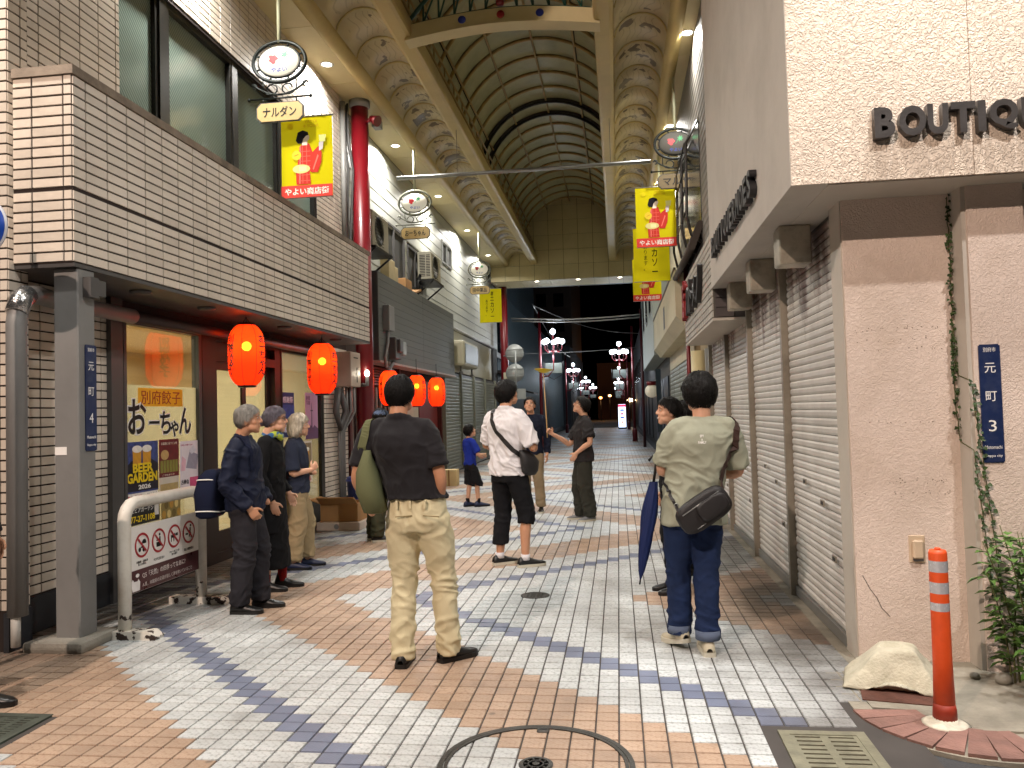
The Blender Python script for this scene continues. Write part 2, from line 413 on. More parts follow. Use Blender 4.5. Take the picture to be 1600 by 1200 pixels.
def grating(label, x0, x1, y0, y1, cols, mt, rows=9):
    t = thing('drain_grating', label, 'drain grating', ((x0+x1)/2, (y0+y1)/2, 0), 'drain gratings beside the paving')
    m = MB(); e = .045
    for a in ((x0, x1, y0, y0+e), (x0, x1, y1-e, y1), (x0, x0+e, y0+e, y1-e), (x1-e, x1, y0+e, y1-e)): m.box(*a, -.02, .004)
    part('frame', m, mt, t); m = MB(); xs = (x1-x0-2*e)/cols; ys = (y1-y0-2*e)/rows
    for c in range(cols+1):
        xc = x0+e+c*xs; m.box(xc-.018, xc+.018, y0+e, y1-e, -.014, .001)
    for r in range(rows+1):
        yc = y0+e+r*ys; m.box(x0+e, x1-e, yc-ys*.33, yc+ys*.33, -.015, .0002)
    part('grille', m, mt, t); m = MB(); m.box(x0+.01, x1-.01, y0+.01, y1-.01, -.027, -.022); part('pit', m, M_INK, t)
M_GRT = mat('olive_iron', '#7d7b68', .6, .2, var=.2, vs=14, bump=.2, bs=70, dirt=.4, ds=9)
grating('olive cast drain grating with two columns of slots by the orange bollard', .69, 1.075, 3.0, 3.9, 2, M_GRT, 18)
grating('dull green drain grating at the paving edge below the grey post', -3.45, -2.985, 3.45, 3.87, 4, mat('green_iron', '#4d534a', .7, .2, var=.3, vs=12, dirt=.5, ds=6), 12)
# corner pavement on the right
M_CONC2 = mat('corner_concrete', '#8f897b', .9, var=.2, vs=4, bump=.6, bs=45, dirt=.65, dirtcol='#3b352c', ds=1.8)
c0 = (1.66, 4.2); RO, RI = .555, .25
mb = MB(); pts = [(c0[0]+RI*math.cos(R(a)), c0[1]+RI*math.sin(R(a))) for a in range(182, 283, 8)]
mb.prism(pts+[(3.4, 3.93), (3.4, 5.2), (1.40, 5.2), (1.36, 4.77), (1.208, 4.77), (1.208, 4.22)], (0, 0, -.028), (1, 0, 0), (0, 1, 0), (0, 0, .03))
mb.box(1.245, 1.40, 4.775, 30, -.029, -.003); mb.box(1.115, 1.205, 4.2, 4.77, -.029, -.001)
tag(part('sidewalk', mb, M_CONC2), kind='structure')
M_RBK = mat('red_paver', '#86645a', .85, var=.2, vs=9, bump=.6, bs=70, tone=.15, dirt=.35, ds=5)
arcp = lambda r, a0, a1, st: [(c0[0]+r*math.cos(R(a)), c0[1]+r*math.sin(R(a))) for a in range(a0, a1, st)]
kerb = tag(part('kerb', MB().prism(arcp(RO+.012, 180, 285, 4)+[(3.4, c0[1]-RO-.005), (3.4, c0[1]-RI+.01)]+arcp(RI-.012, 284, 179, -4), (0, 0, -.029), (1, 0, 0), (0, 1, 0), (0, 0, .02)), M_CONC2), kind='structure')
for k in range(8):
    a0 = 182+k*12.9; a1 = a0+11.9; mb = MB(); j = random.uniform(-.004, .004)
    mb.prism([(c0[0]+rr*math.cos(R(a)), c0[1]+rr*math.sin(R(a))) for rr, a in ((RI+.004, a0-.6), (RO+j, a0+.2), (RO-j, a1-.2), (RI+.004, a1+.6))], (0, 0, -.012), (1, 0, 0), (0, 1, 0), (0, 0, .016+j))
    part('paver', mb, M_RBK, kerb)
for k in range(5):
    x = c0[0]+.135+.125*k; mb = MB(); mb.prism([(x, c0[1]-RO+.012-.01*k), (x+.114, c0[1]-RO+.01-.01*k), (x+.114, c0[1]-RI-.01-.0*k), (x, c0[1]-RI-.004)], (0, 0, -.012), (1, 0, 0), (0, 1, 0), (0, 0, .016+random.uniform(-.003, .003))); part('paver', mb, M_RBK, kerb)

# ------------------------------------------------------------------ tiled building, left
bldA = thing('tiled_building', 'beige tiled building with jutting tiled balcony above the gyoza shop', 'building', (-4.3, 5.1, 0))
wall = MB()
X0, X1 = -4.62, -4.308
for y0, y1, z0, z1 in ((5.1, 6.45, 0, 2.6), (6.45, 11.2, 2.45, 2.6), (11.2, 12.3, 0, 2.6), (5.1, 6.46, 2.6, 6.68), (11.14, 12.3, 2.6, 6.68), (6.46, 11.14, 5.70, 6.68), (6.46, 11.14, 2.6, 3.9), (6.45, 7.75, 0, .42)):
    wall.box(X0, X1, y0, y1, z0, z1)
wall.box(-8, -4.108, 4.908, 5.1, 0, 6.68)
wallA = part('wall', wall, M_MORT, bldA)
balc = MB(); balc.box(-4.306, -3.658, 4.958, 11.5, 2.625, 3.925)
balcony = part('balcony', balc, M_MORT, bldA)
TL = []
def tiles_face(parent, o, u, nrm, U, Z0, nrow, mw=.237, mh=.0725, first=None, excl=(), gap=.0105, extra=None):
    o, u, nrm = Vector(o), Vector(u), Vector(nrm)
    z = Z0
    for r in range(nrow):
        if extra and r == extra: z += .018
        segs = []; a = 0; b = first if first else mw
        while a < U-.02:
            b = min(b, U); segs.append((a, b)); a = b; b = a+mw
        for a, b in segs:
            iv = [(a+gap/2, b-gap/2)]
            for e0, e1, ez0, ez1 in excl:
                if ez0 < z+mh/2 < ez1:
                    nv = []
                    for p, q in iv:
                        if q <= e0 or p >= e1: nv.append((p, q))
                        else:
                            if p < e0-.015: nv.append((p, e0-.003))
                            if q > e1+.015: nv.append((e1+.003, q))
                    iv = nv
            for p, q in iv:
                TL.append((parent, o+u*((p+q)/2)+Vector((0, 0, z+mh/2-o.z)), u, nrm, q-p, mh-gap))
        z += mh
# balcony front and return
tiles_face(balcony, (-3.658, 4.955, 0), (0, 1, 0), (1, 0, 0), 6.55, 2.63, 18, first=.135, extra=7, mh=.0712)
tiles_face(balcony, (-3.655, 4.958, 0), (-1, 0, 0), (0, -1, 0), .45, 2.63, 18, first=.064, extra=7, mh=.0712)
# street wall
tiles_face(wallA, (-4.308, 5.1, 0), (0, 1, 0), (1, 0, 0), 7.2, .27, 32, first=.12, excl=((1.36, 6.1, 0, 2.6),))
tiles_face(wallA, (-4.308, 5.1, 0), (0, 1, 0), (1, 0, 0), 7.2, 4.0, 37, first=.12, excl=((1.36, 6.04, 3.8, 5.71),))
# corner pier
tiles_face(wallA, (-4.1, 4.908, 0), (-1, 0, 0), (0, -1, 0), 1.2, .27, 88, first=.064)
tiles_face(wallA, (-4.108, 4.905, 0), (0, 1, 0), (1, 0, 0), .19, .27, 88, first=.12)
def uwt():
    mb = MB(); e = .02
    mb.add([(-.5, 0, -.5), (.5, 0, -.5), (.5, 0, .5), (-.5, 0, .5), (-.5+.01, -1, -.5+.04), (.5-.01, -1, -.5+.04), (.5-.01, -1, .5-.04), (-.5+.01, -1, .5-.04)],
           [(4, 5, 6, 7), (0, 1, 5, 4), (1, 2, 6, 5), (2, 3, 7, 6), (3, 0, 4, 7)]); return mb.mesh('tile', M_BRT)
UW = uwt(); DEP = .008
def score(t):
    q = pix(t[1])
    if not q or not (-20 < q[0] < 1044 and -20 < q[1] < 788): return 0
    d = (CAMP-t[1]).normalized().dot(t[3])
    return max(0, d)*t[4]*t[5]/q[2]**2
TL.sort(key=score, reverse=True)
cnt = {}
rest = {}
for t in TL:
    k = t[0].name; cnt[k] = cnt.get(k, 0)+1
    if cnt[k] <= (190 if k.startswith('balcony') else 105) and score(t) > 0:
        ang = math.atan2(t[3].y, t[3].x)+math.pi/2
        piece('tile', UW, t[1]+t[3]*random.uniform(-.001, .001), t[0], rot=(random.gauss(0, .004), 0, ang+random.gauss(0, .003)), scale=(t[4], DEP, t[5]))
    else: rest.setdefault(k, []).append(t)
for k, L_ in rest.items():
    mb = MB(); tone = []
    for p, c, u, nr, w, h in L_:
        a = u*(w/2); z = Vector((0, 0, h/2)); f = nr*DEP; jit = nr*random.uniform(-.0008, .0008); q = .94
        vs = [c-a-z, c+a-z, c+a+z, c-a+z]+[c+f+jit+(-a*.985-z*q), c+f+jit+(a*.985-z*q), c+f+jit+(a*.985+z*q), c+f+jit+(-a*.985+z*q)]
        fs = [(4, 5, 6, 7), (0, 1, 5, 4), (1, 2, 6, 5), (2, 3, 7, 6), (3, 0, 4, 7)]
        if u.cross(Vector((0, 0, 1))).dot(nr) < 0: fs = [tuple(reversed(q_)) for q_ in fs]
        mb.add(vs, fs); tone += [random.random()]*5
    part('tile', mb, M_BRT, L_[0][0], kind='stuff', tone=tone)
m = MB(); m.box(-4.3, -3.635, 4.935, 11.52, 3.927, 3.99); part('coping', m, M_CAPS, balcony)
m = MB(); m.box(-4.307, -3.652, 4.962, 11.5, 2.598, 2.624); part('soffit', m, M_DKGREY, balcony)
for y in (6.05, 7.11, 8.9, 10.6):
    m = MB(); m.lathe([(.0, 2.572), (.075, 2.572), (.085, 2.585), (.085, 2.5975)], (-3.86, y, 0), 18); part('soffit_lamp', m, M_DKGREY, balcony)
m = MB(); m.box(-4.312, -4.285, 5.1, 6.26, 0, .26); m.box(-4.13, -4.09, 4.885, 5.1, 0, .26); part('plinth', m, mat('dark_plinth', '#25272c', .6, var=.2), bldA)
# upper window with ribbed glass
M_RIB = mat('ribbed_glass', '#5f7068', .12, var=.1, vs=1.2, spec=.9)
_t = M_RIB.node_tree; _w = _t.nodes.new('ShaderNodeTexWave'); _w.wave_type = 'BANDS'; _w.bands_direction = 'DIAGONAL'; _w.inputs['Scale'].default_value = 13; _w.inputs['Distortion'].default_value = 0
_tc = _t.nodes.new('ShaderNodeTexCoord'); _mp = _t.nodes.new('ShaderNodeMapping'); _mp.inputs['Scale'].default_value = (0, 1, 1); _t.links.new(_tc.outputs['Object'], _mp.inputs[0]); _t.links.new(_mp.outputs[0], _w.inputs['Vector'])
_mx = _t.nodes.new('ShaderNodeMix'); _mx.data_type = 'RGBA'; _pb = _t.nodes['Principled BSDF']; _t.links.new(_w.outputs['Fac'], _mx.inputs['Factor']); _t.links.new(_pb.inputs['Base Color'].links[0].from_socket, _mx.inputs['A']); _mx.inputs['B'].default_value = lin('#8a9a90'); _t.links.new(_mx.outputs['Result'], _pb.inputs['Base Color'])
_bp = _t.nodes.new('ShaderNodeBump'); _bp.inputs['Strength'].default_value = .25; _bp.inputs['Distance'].default_value = .004; _t.links.new(_w.outputs['Fac'], _bp.inputs['Height']); _t.links.new(_bp.outputs[0], _t.nodes['Principled BSDF'].inputs['Normal'])
ys = [6.46, 7.2, 8.68, 9.95, 11.14]
for k in range(4):
    y0, y1 = ys[k]+(.0 if k == 0 else .06), ys[k+1]-(.06 if k < 3 else .0)
    m = MB(); fw = .05
    for a in ((y0, y0+fw, 3.92, 5.70), (y1-fw, y1, 3.92, 5.70), (y0+fw, y1-fw, 5.64, 5.70), (y0+fw, y1-fw, 3.92, 3.98)): m.box(-4.42, -4.33 if k % 2 else -4.345, *a)
    w = part('window', m, M_BLACK, bldA)
    m = MB(); m.box(-4.40, -4.39, y0+fw-.005, y1-fw+.005, 3.97, 5.65); part('pane', m, M_RIB, w)
m = MB(); m.box(-4.46, -4.335, 6.445, 11.155, 5.695, 5.75)
for y in ys[1:4]: m.box(-4.44, -4.325, y-.06, y+.06, 3.92, 5.695)
part('window_frame', m, M_BLACK, bldA)
# grey corner post, concrete base, steel column
post = thing('steel_post', 'square grey steel post under the balcony corner with blue street plate', 'post', (-3.75, 5.1, 0))
m = MB(); m.bbox(-3.845, -3.662, 5.01, 5.19, .0, 2.597, .008); part('shaft', m, M_GREYP, post)
m = MB(); m.bbox(-4.0, -3.56, 4.88, 5.32, -.006, .07, .03); part('base_block', m, M_CONC, post)
m = MB(); m.box(-3.66, -3.60, 5.06, 5.15, 2.40, 2.54); m.box(-3.655, -3.61, 5.15, 5.24, 2.42, 2.53); part('junction_box', m, M_DKGREY, post)
m = MB(); m.box(-3.838, -3.752, 5.0075, 5.0095, 1.31, 1.365); part('sticker', m, M_PWHITE, post)
def plate(label, o, xd, w, h, lines, parent=None):
    xd = Vector(xd).normalized(); up = Vector((0, 0, 1)); n = xd.cross(up); o = Vector(o)
    t = thing('street_plate', label, 'street sign', o)
    m = MB(); c = o+xd*w/2+up*h/2; m.obox(c+n*.004, xd*w/2, n*.004, up*(h/2-.006)); m.obox(c+n*.0035, xd*(w/2-.006), n*.0035, up*h/2); part('plate', m, M_NAVY, t)
    for body, z, tw, th in lines:
        text(body, o+xd*(w/2-tw/2)+up*(z-th/2)+n*.0078, xd, up, tw, th, M_PWHITE, t, depth=.0012)
    return t
LN = [('別府市', .955, .6, .035), ('元', .80, .52, .075), ('町', .56, .52, .075), ('4', .31, .36, .085), ('Motomachi', .13, .8, .026), ('Beppu city', .055, .8, .026)]
plate('narrow blue street plate numbered 4 on the grey post', (-3.6615, 5.075, 1.33), (0, 1, 0), .115, .74, [(b_, z*.74, w_*.115, h_*.80) for b_, z, w_, h_ in LN])
m = MB(); m.box(-4.305, -4.255, 6.24, 6.40, .0, 2.597); part('column', m, M_DKGREY, bldA)
# insulated drain pipe
pipe = thing('drain_pipe', 'grey wrapped pipe rising beside the tiled corner and bending along the wall', 'pipe', (-4.15, 5.15, 0))
ang = [(-4.0+.0, 4.86, .55)]
m = MB(); m.tube([(-4.02, 4.88, .25), (-4.02, 4.88, 2.2), (-4.02, 4.9, 2.34), (-4.03, 4.98, 2.42), (-4.05, 5.1, 2.44), (-4.12, 5.4, 2.44), (-4.16, 6.4, 2.44)], .065, 14); part('tube', m, M_GREYP, pipe)
m = MB(); m.tube([(-4.16, 6.4, 2.44), (-4.16, 8.7, 2.44), (-4.16, 10.9, 2.44)], .05, 12); part('lagging', m, mat('brown_pipe', '#4a3532', .4, var=.15), pipe)
m = MB(); m.tube([(-4.02, 4.879, 2.28), (-4.022, 4.93, 2.385), (-4.03, 5.0, 2.425)], [.07, .076, .07], 14); part('tape', m, mat('silver_tape', '#b0b0b0', .25, .9, var=.3, vs=30, bump=.6, bs=40), pipe)
m = MB(); m.tube([(-4.02, 4.86, .42), (-4.02, 4.86, .05)], .03, 10); part('outlet', m, M_WHITE, pipe)
# shop front
shop = bldA
M_FILM = translucent('tan_film', '#d8c9ae', .5)
M_GL = glass('shop_glass')
m = MB()
for a in ((6.46, 6.50, .42, 2.45), (7.72, 7.78, .42, 2.45), (6.5, 7.72, 2.40, 2.45), (6.5, 7.72, .42, .47)): m.box(-4.36, -4.285, *a)
w1 = part('shop_window', m, M_DKGREY, bldA)
m = MB(); m.box(-4.318, -4.312, 6.49, 7.73, .46, 2.41); part('pane', m, M_GL, w1)
m = MB(); m.sheet(-4.324, 6.49, 7.73, .46, 1.86); part('film', m, M_FILM, w1)
m = MB()
for a in ((7.78, 8.06, 0, 2.45), (9.55, 9.72, 0, 2.45), (8.06, 9.55, 2.16, 2.26), (8.06, 9.55, 2.38, 2.45), (8.06, 9.55, 0, .1)): m.box(-4.40, -4.28, *a)
df = part('door_frame', m, M_DARKW, bldA)
m = MB(); m.box(-4.36, -4.35, 8.06, 9.55, 2.26, 2.38); part('transom', m, M_BLACK, df)
for k, (y0, y1, x) in enumerate(((8.06, 8.82, -4.33), (8.76, 9.55, -4.37))):
    m = MB(); s_ = .085
    for a in ((y0, y0+s_, .1, 2.16), (y1-s_, y1, .1, 2.16), (y0+s_, y1-s_, .1, .32), (y0+s_, y1-s_, 2.07, 2.16)): m.box(x-.02, x+.015, *a)
    d = part('door', m, M_DARKW, bldA)
    m = MB(); m.box(x-.006, x-.001, y0+s_-.01, y1-s_+.01, .31, 2.08); part('pane', m, M_GL, d)
    m = MB(); m.sheet(x-.012, y0+s_-.01, y1-s_+.01, .31, 2.08); part('film', m, translucent('cream_film', '#dccdae', .55), d)
    m = MB(); m.box(x+.015, x+.022, (y0+.03 if k else y1-.06), (y0+.055 if k else y1-.035), .95, 1.15); part('handle', m, M_BLACK, d)
m = MB()
for a in ((9.72, 9.76, .3, 2.45), (11.08, 11.2, 0, 2.45), (9.76, 11.08, 2.38, 2.45), (9.76, 11.08, 0, .34)): m.box(-4.36, -4.275, *a)
w2 = part('shop_window', m, M_BLACK, bldA)
m = MB(); m.box(-4.318, -4.312, 9.75, 11.09, .33, 2.39); part('pane', m, M_GL, w2)
m = MB(); m.sheet(-4.324, 9.75, 11.09, .33, 2.39); part('film', m, M_FILM, w2)
m = MB(); m.box(-7.5, -7.4, 5.2, 12, 0, 2.6); m.box(-7.4, -4.65, 5.2, 5.3, 0, 2.6); m.box(-7.4, -4.65, 11.9, 12, 0, 2.6); m.box(-7.4, -4.63, 5.3, 11.9, 2.6, 2.62); m.box(-7.4, -4.63, 5.3, 11.9, -.005, .01)
part('interior', m, mat('interior_wall', '#c7ae86', .8, var=.05), bldA)
m = MB(); m.bbox(-5.6, -4.9, 6.7, 7.7, .7, .74, .01); m.box(-5.3, -5.2, 7.1, 7.2, 0, .7); part('table', m, M_DARKW, bldA)
lamp('shop_light', 'AREA', (-5.9, 8.3, 2.55), 210, (1, .84, .64), bldA, aim=(-5.9, 8.3, 0), sx=1.6, sy=5)
# black sign lettering on the left pane
SIGN = thing('window_lettering', 'black brush lettering with white outline on the shop window', 'window lettering', (-4.31, 7.05, 1.5))
xs = -4.3095
def brush(ch, y0, z0, w, h):
    text(ch, (xs, y0, z0), (0, 1, 0), (0, 0, 1), w, h, M_PWHITE, SIGN, 'outline', .002, bold=.055)
    text(ch, (xs+.0026, y0+.012, z0+.012), (0, 1, 0), (0, 0, 1), w-.024, h-.024, M_INK, SIGN, 'character', .002, bold=.018)
for ch, y0, z0, w, h in (('お', 6.53, 1.40, .30, .34), ('ー', 6.85, 1.49, .19, .05), ('ち', 7.03, 1.39, .2, .24), ('ゃ', 7.2, 1.36, .17, .18), ('ん', 7.36, 1.38, .24, .29)): brush(ch, y0, z0, w, h)
t = thing('yellow_sign', 'yellow window sticker with red lettering above the black brush lettering', 'sticker', (-4.31, 7.05, 1.75))
m = MB(); m.box(-4.311, -4.309, 6.70, 7.44, 1.665, 1.835); part('sticker', m, mat('yellow_print', '#f0b020', .5, var=.03), t)
text('別府餃子', (-4.3088, 6.74, 1.685), (0, 1, 0), (0, 0, 1), .66, .13, mat('red_ink', '#a3221c', .5, var=0), t)
# posters on the glass
def poster(label, y0, y1, z0, z1, col, build, x=-4.3095, var=.05):
    t = thing('poster', label, 'poster', (x, (y0+y1)/2, (z0+z1)/2), 'posters on the shop windows')
    m = MB(); m.box(x-.0015, x, y0, y1, z0, z1); part('paper', m, mat('poster_'+col[1:], col, .4, var=var, vs=9), t)
    w, h = y1-y0, z1-z0
    def T(s, u, v, tw, th, c, bold=.0, lift=0):
        text(s, (x+.0004+lift, y0+u*w, z0+v*h), (0, 1, 0), (0, 0, 1), tw*w, th*h, mat('print_'+c[1:], c, .45, var=.05), t, depth=.0014, bold=bold)
    def S(u0, u1, v0, v1, c, name='block', lift=0, var=.15):
        m = MB(); m.box(x, x+.001+lift, y0+u0*w, y0+u1*w, z0+v0*h, z0+v1*h); part(name, m, mat('block_'+c[1:], c, .45, var=var, vs=25), t)
    def P(poly, c, name='shape', lift=0):
        flat([(a*w, b_*h) for a, b_ in poly], (x+lift, y0, z0), (0, 1, 0), (0, 0, 1), mat('block_'+c[1:], c, .45, var=.12, vs=25), t, name, .0012)
    build(T, S, P); return t
def beer(T, S, P):
    S(0, 1, .17, 1, '#3c4a86', 'picture', var=.6)
    P([(.0, .2), (1, .2), (1, .62), (.75, .72), (.5, .6), (.2, .7), (0, .6)], '#1b1826', lift=.0012)
    for u in (.22, .52): P([(u, .62), (u+.24, .62), (u+.25, .86), (u-.01, .86)], '#d79a2c', 'beer_glass', .0026); P(oval(u+.12, .88, .15, .06, 14), '#f4f0e6', 'froth', .004)
    T('BEER', .2, .5, .62, .15, '#f3d21c', .04, .0062); T('GARDEN', .03, .335, .92, .16, '#f3d21c', .04, .0062); T('2026', .36, .225, .38, .075, '#f4f1ec', .03, .0062)
    S(0, 1, .0, .17, '#efe9e2'); T('飲み放題', .02, .03, .46, .11, '#c2242c', .03, .0012); T('&', .5, .05, .1, .08, '#1b1826', 0, .0012); T('鉄板焼', .62, .03, .36, .11, '#24356e', .03, .0012)
poster('beer garden poster with yellow lettering and two beer glasses', 6.50, 7.0, .79, 1.345, '#e8e4df', beer)
def winep(T, S, P):
    S(0, 1, .32, 1, '#6e1a20', 'picture', var=.3); P(oval(.28, .72, .2, .09, 18), '#c9a56a', 'badge', .0012)
    for k in range(6): S(.06+.15*k, .18+.15*k, .4, .62, '#8d8a3c', 'bottle', .0014)
    T('お歳暮に赤ワインを', .1, .9, .8, .05, '#f1e6d6', 0, .0012); T('ご予約承り中', .15, .34, .6, .03, '#f1e6d6', 0, .0012); S(.05, .95, .05, .2, '#b8a06a', 'picture')
poster('dark red poster with a row of green bottles', 7.02, 7.36, .82, 1.35, '#d9cfc0', winep)
def giftp(T, S, P):
    P([(.3, .45), (.85, .4), (.95, .7), (.5, .8)], '#9b95a6', 'gift_box', .001); P([(.05, .4), (.25, .4), (.3, .62), (.1, .7)], '#e6b6c6', 'ribbon', .001); P([(.45, .8), (.6, .72), (.85, .8), (.7, .9)], '#d7d2dd', 'bow', .002)
    S(.5, .97, .05, .25, '#d0527e'); T('古稀会', .05, .12, .4, .1, '#2a2530', .02); T('お祝いの贈りもの', .05, .9, .6, .04, '#b65f80')
poster('pale pink poster with a wrapped gift box', 7.38, 7.74, .83, 1.32, '#eadfe6', giftp)
def bluep(T, S, P):
    S(0, 1, .3, .72, '#3e4f9e', 'picture', var=.5); P(oval(.5, .2, .3, .1), '#c9cfe8'); T('感謝祭', .1, .77, .8, .14, '#e4e6f4', .01); T('入場無料', .1, .1, .8, .08, '#e4e6f4', 0, .0014)
poster('deep blue poster on the tan window beside the door', 9.80, 10.2, 1.27, 1.86, '#27306e', bluep)
def pinkp(T, S, P):
    P([(0, 0), (1, 0), (1, .22), (.7, .3), (.6, .24), (.4, .3), (0, .2)], '#6a4a6c', 'skyline'); P([(.46, .25), (.54, .25), (.515, .62), (.52, .68), (.5, .8), (.48, .68), (.485, .62)], '#5a3f60', 'tower', .001)
    T('旅の絵\n写真展', .08, .74, .3, .2, '#7a4a6e'); S(.42, .58, .6, .63, '#5a3f60', 'deck', .002)
poster('pink poster showing a tower above a skyline', 10.58, 11.04, 1.22, 1.87, '#cf9fc4', pinkp)
def beer2(T, S, P):
    S(.05, .95, .2, .95, '#8c7a5c', 'picture', var=.5)
    for u in (.2, .5): P([(u, .5), (u+.24, .5), (u+.25, .78), (u, .78)], '#d79a2c', 'beer_glass', .0012); P(oval(u+.12, .8, .14, .05, 12), '#f4f0e6', 'froth', .0024)
    T('BEER', .2, .35, .6, .12, '#f3d21c', .03, .0012); T('生ビール', .1, .04, .8, .11, '#c2242c', .02)
poster('small beer poster with two glasses low on the tan window', 10.36, 10.8, .62, 1.2, '#d8cfc0', beer2)
def blk(T, S, P): T('屋上ビアガーデン', .05, .6, .75, .25, '#f1eeea'); T('077-27-1108', .05, .12, .8, .32, '#f0d020', .02); S(.84, .97, .3, .9, '#d8d4ce')
poster('black notice strip under the beer garden poster behind the barrier', 6.5, 7.02, .60, .78, '#141316', blk)
def food(T, S, P):
    for k in range(7): P(oval(.12+.13*k, .3+.35*(k % 2), .1, .16, 10), ('#b98d3c', '#6d5a2c', '#d8c07a')[k % 3], 'dish', .001)
poster('yellowish food photo strip under the red poster behind the barrier', 7.05, 7.38, .56, .81, '#8d7a44', food)
# ------------------------------------------------------------------ arcade roof
ZS = 6.68; YA, YB = 2.6, 27.5; XC = -1.4
arc = thing('arcade_roof', 'long vaulted arcade roof with cream coves over the shopping street', 'arcade roof', (XC, 15, ZS))
M_MOLD = mat('cream_molding', '#b9a56c', .45, var=.06, vs=2, dirt=.2, dirtcol='#4d3f24', ds=2)
M_COVE = mat('cove_print', '#beb18c', .55, var=.06, vs=4, two=None)
def cove_nodes(m):
    t = m.node_tree; n = t.nodes; L = t.links.new; b = n['Principled BSDF']
    tc = n.new('ShaderNodeTexCoord'); oi = n.new('ShaderNodeObjectInfo')
    mul = n.new('ShaderNodeMath'); mul.operation = 'MULTIPLY'; mul.inputs[1].default_value = 57; L(oi.outputs['Random'], mul.inputs[0])
    nz = n.new('ShaderNodeTexNoise'); nz.noise_dimensions = '4D'; nz.inputs['Scale'].default_value = 3.6; nz.inputs['Detail'].default_value = 2.5; L(tc.outputs['Object'], nz.inputs['Vector']); L(mul.outputs[0], nz.inputs['W'])
    r = n.new('ShaderNodeMapRange'); r.inputs[1].default_value = .565; r.inputs[2].default_value = .58; L(nz.outputs[0], r.inputs[0])
    # grain lines
    wv = n.new('ShaderNodeTexWave'); wv.inputs['Scale'].default_value = 3.2; wv.inputs['Distortion'].default_value = 9; wv.inputs['Detail'].default_value = 1; wv.inputs['Detail Scale'].default_value = .8
    L(tc.outputs['Object'], wv.inputs['Vector']); L(mul.outputs[0], wv.inputs['Phase Offset'])
    r2 = n.new('ShaderNodeMapRange'); r2.inputs[1].default_value = .0; r2.inputs[2].default_value = .12; r2.inputs[3].default_value = .35; r2.inputs[4].default_value = 0; L(wv.outputs['Fac'], r2.inputs[0])
    # leave a plain margin round the print
    sx = n.new('ShaderNodeSeparateXYZ'); L(tc.outputs['Generated'], sx.inputs[0])
    mk = None
    for ax in ('X', 'Y'):
        s = n.new('ShaderNodeMath'); s.operation = 'SUBTRACT'; s.inputs[1].default_value = .5; L(sx.outputs[ax], s.inputs[0])
        a = n.new('ShaderNodeMath'); a.operation = 'ABSOLUTE'; L(s.outputs[0], a.inputs[0])
        c = n.new('ShaderNodeMath'); c.operation = 'LESS_THAN'; c.inputs[1].default_value = .40; L(a.outputs[0], c.inputs[0])
        if mk: 
            q = n.new('ShaderNodeMath'); q.operation = 'MULTIPLY'; L(mk, q.inputs[0]); L(c.outputs[0], q.inputs[1]); mk = q.outputs[0]
        else: mk = c.outputs[0]
    ad = n.new('ShaderNodeMath'); ad.operation = 'MAXIMUM'; L(r.outputs[0], ad.inputs[0]); L(r2.outputs[0], ad.inputs[1])
    fq = n.new('ShaderNodeMath'); fq.operation = 'MULTIPLY'; L(ad.outputs[0], fq.inputs[0]); L(mk, fq.inputs[1])
    src = b.inputs['Base Color'].links[0].from_socket
    mx = n.new('ShaderNodeMix'); mx.data_type = 'RGBA'; L(fq.outputs[0], mx.inputs['Factor']); L(src, mx.inputs['A']); mx.inputs['B'].default_value = lin('#6f6350'); L(mx.outputs['Result'], b.inputs['Base Color'])
cove_nodes(M_COVE)
M_GLAZ = mat('roof_sheet', '#a9a781', .5, var=.1, vs=2, dirt=.35, dirtcol='#3a3a2c', ds=1.5)
M_RIB = mat('roof_rib', '#a48a57', .5, var=.12)
M_LAMP = emis('downlight_glow', '#fff4dd', 9)
def arcpts(cx, cz, r, a0, a1, n): return [(cx+r*math.cos(R(a0+(a1-a0)*i/n)), cz+r*math.sin(R(a0+(a1-a0)*i/n))) for i in range(n+1)]
half, rise = .37, .32; rc = (half*half+rise*rise)/(2*rise); a0 = math.degrees(math.asin(half/rc))
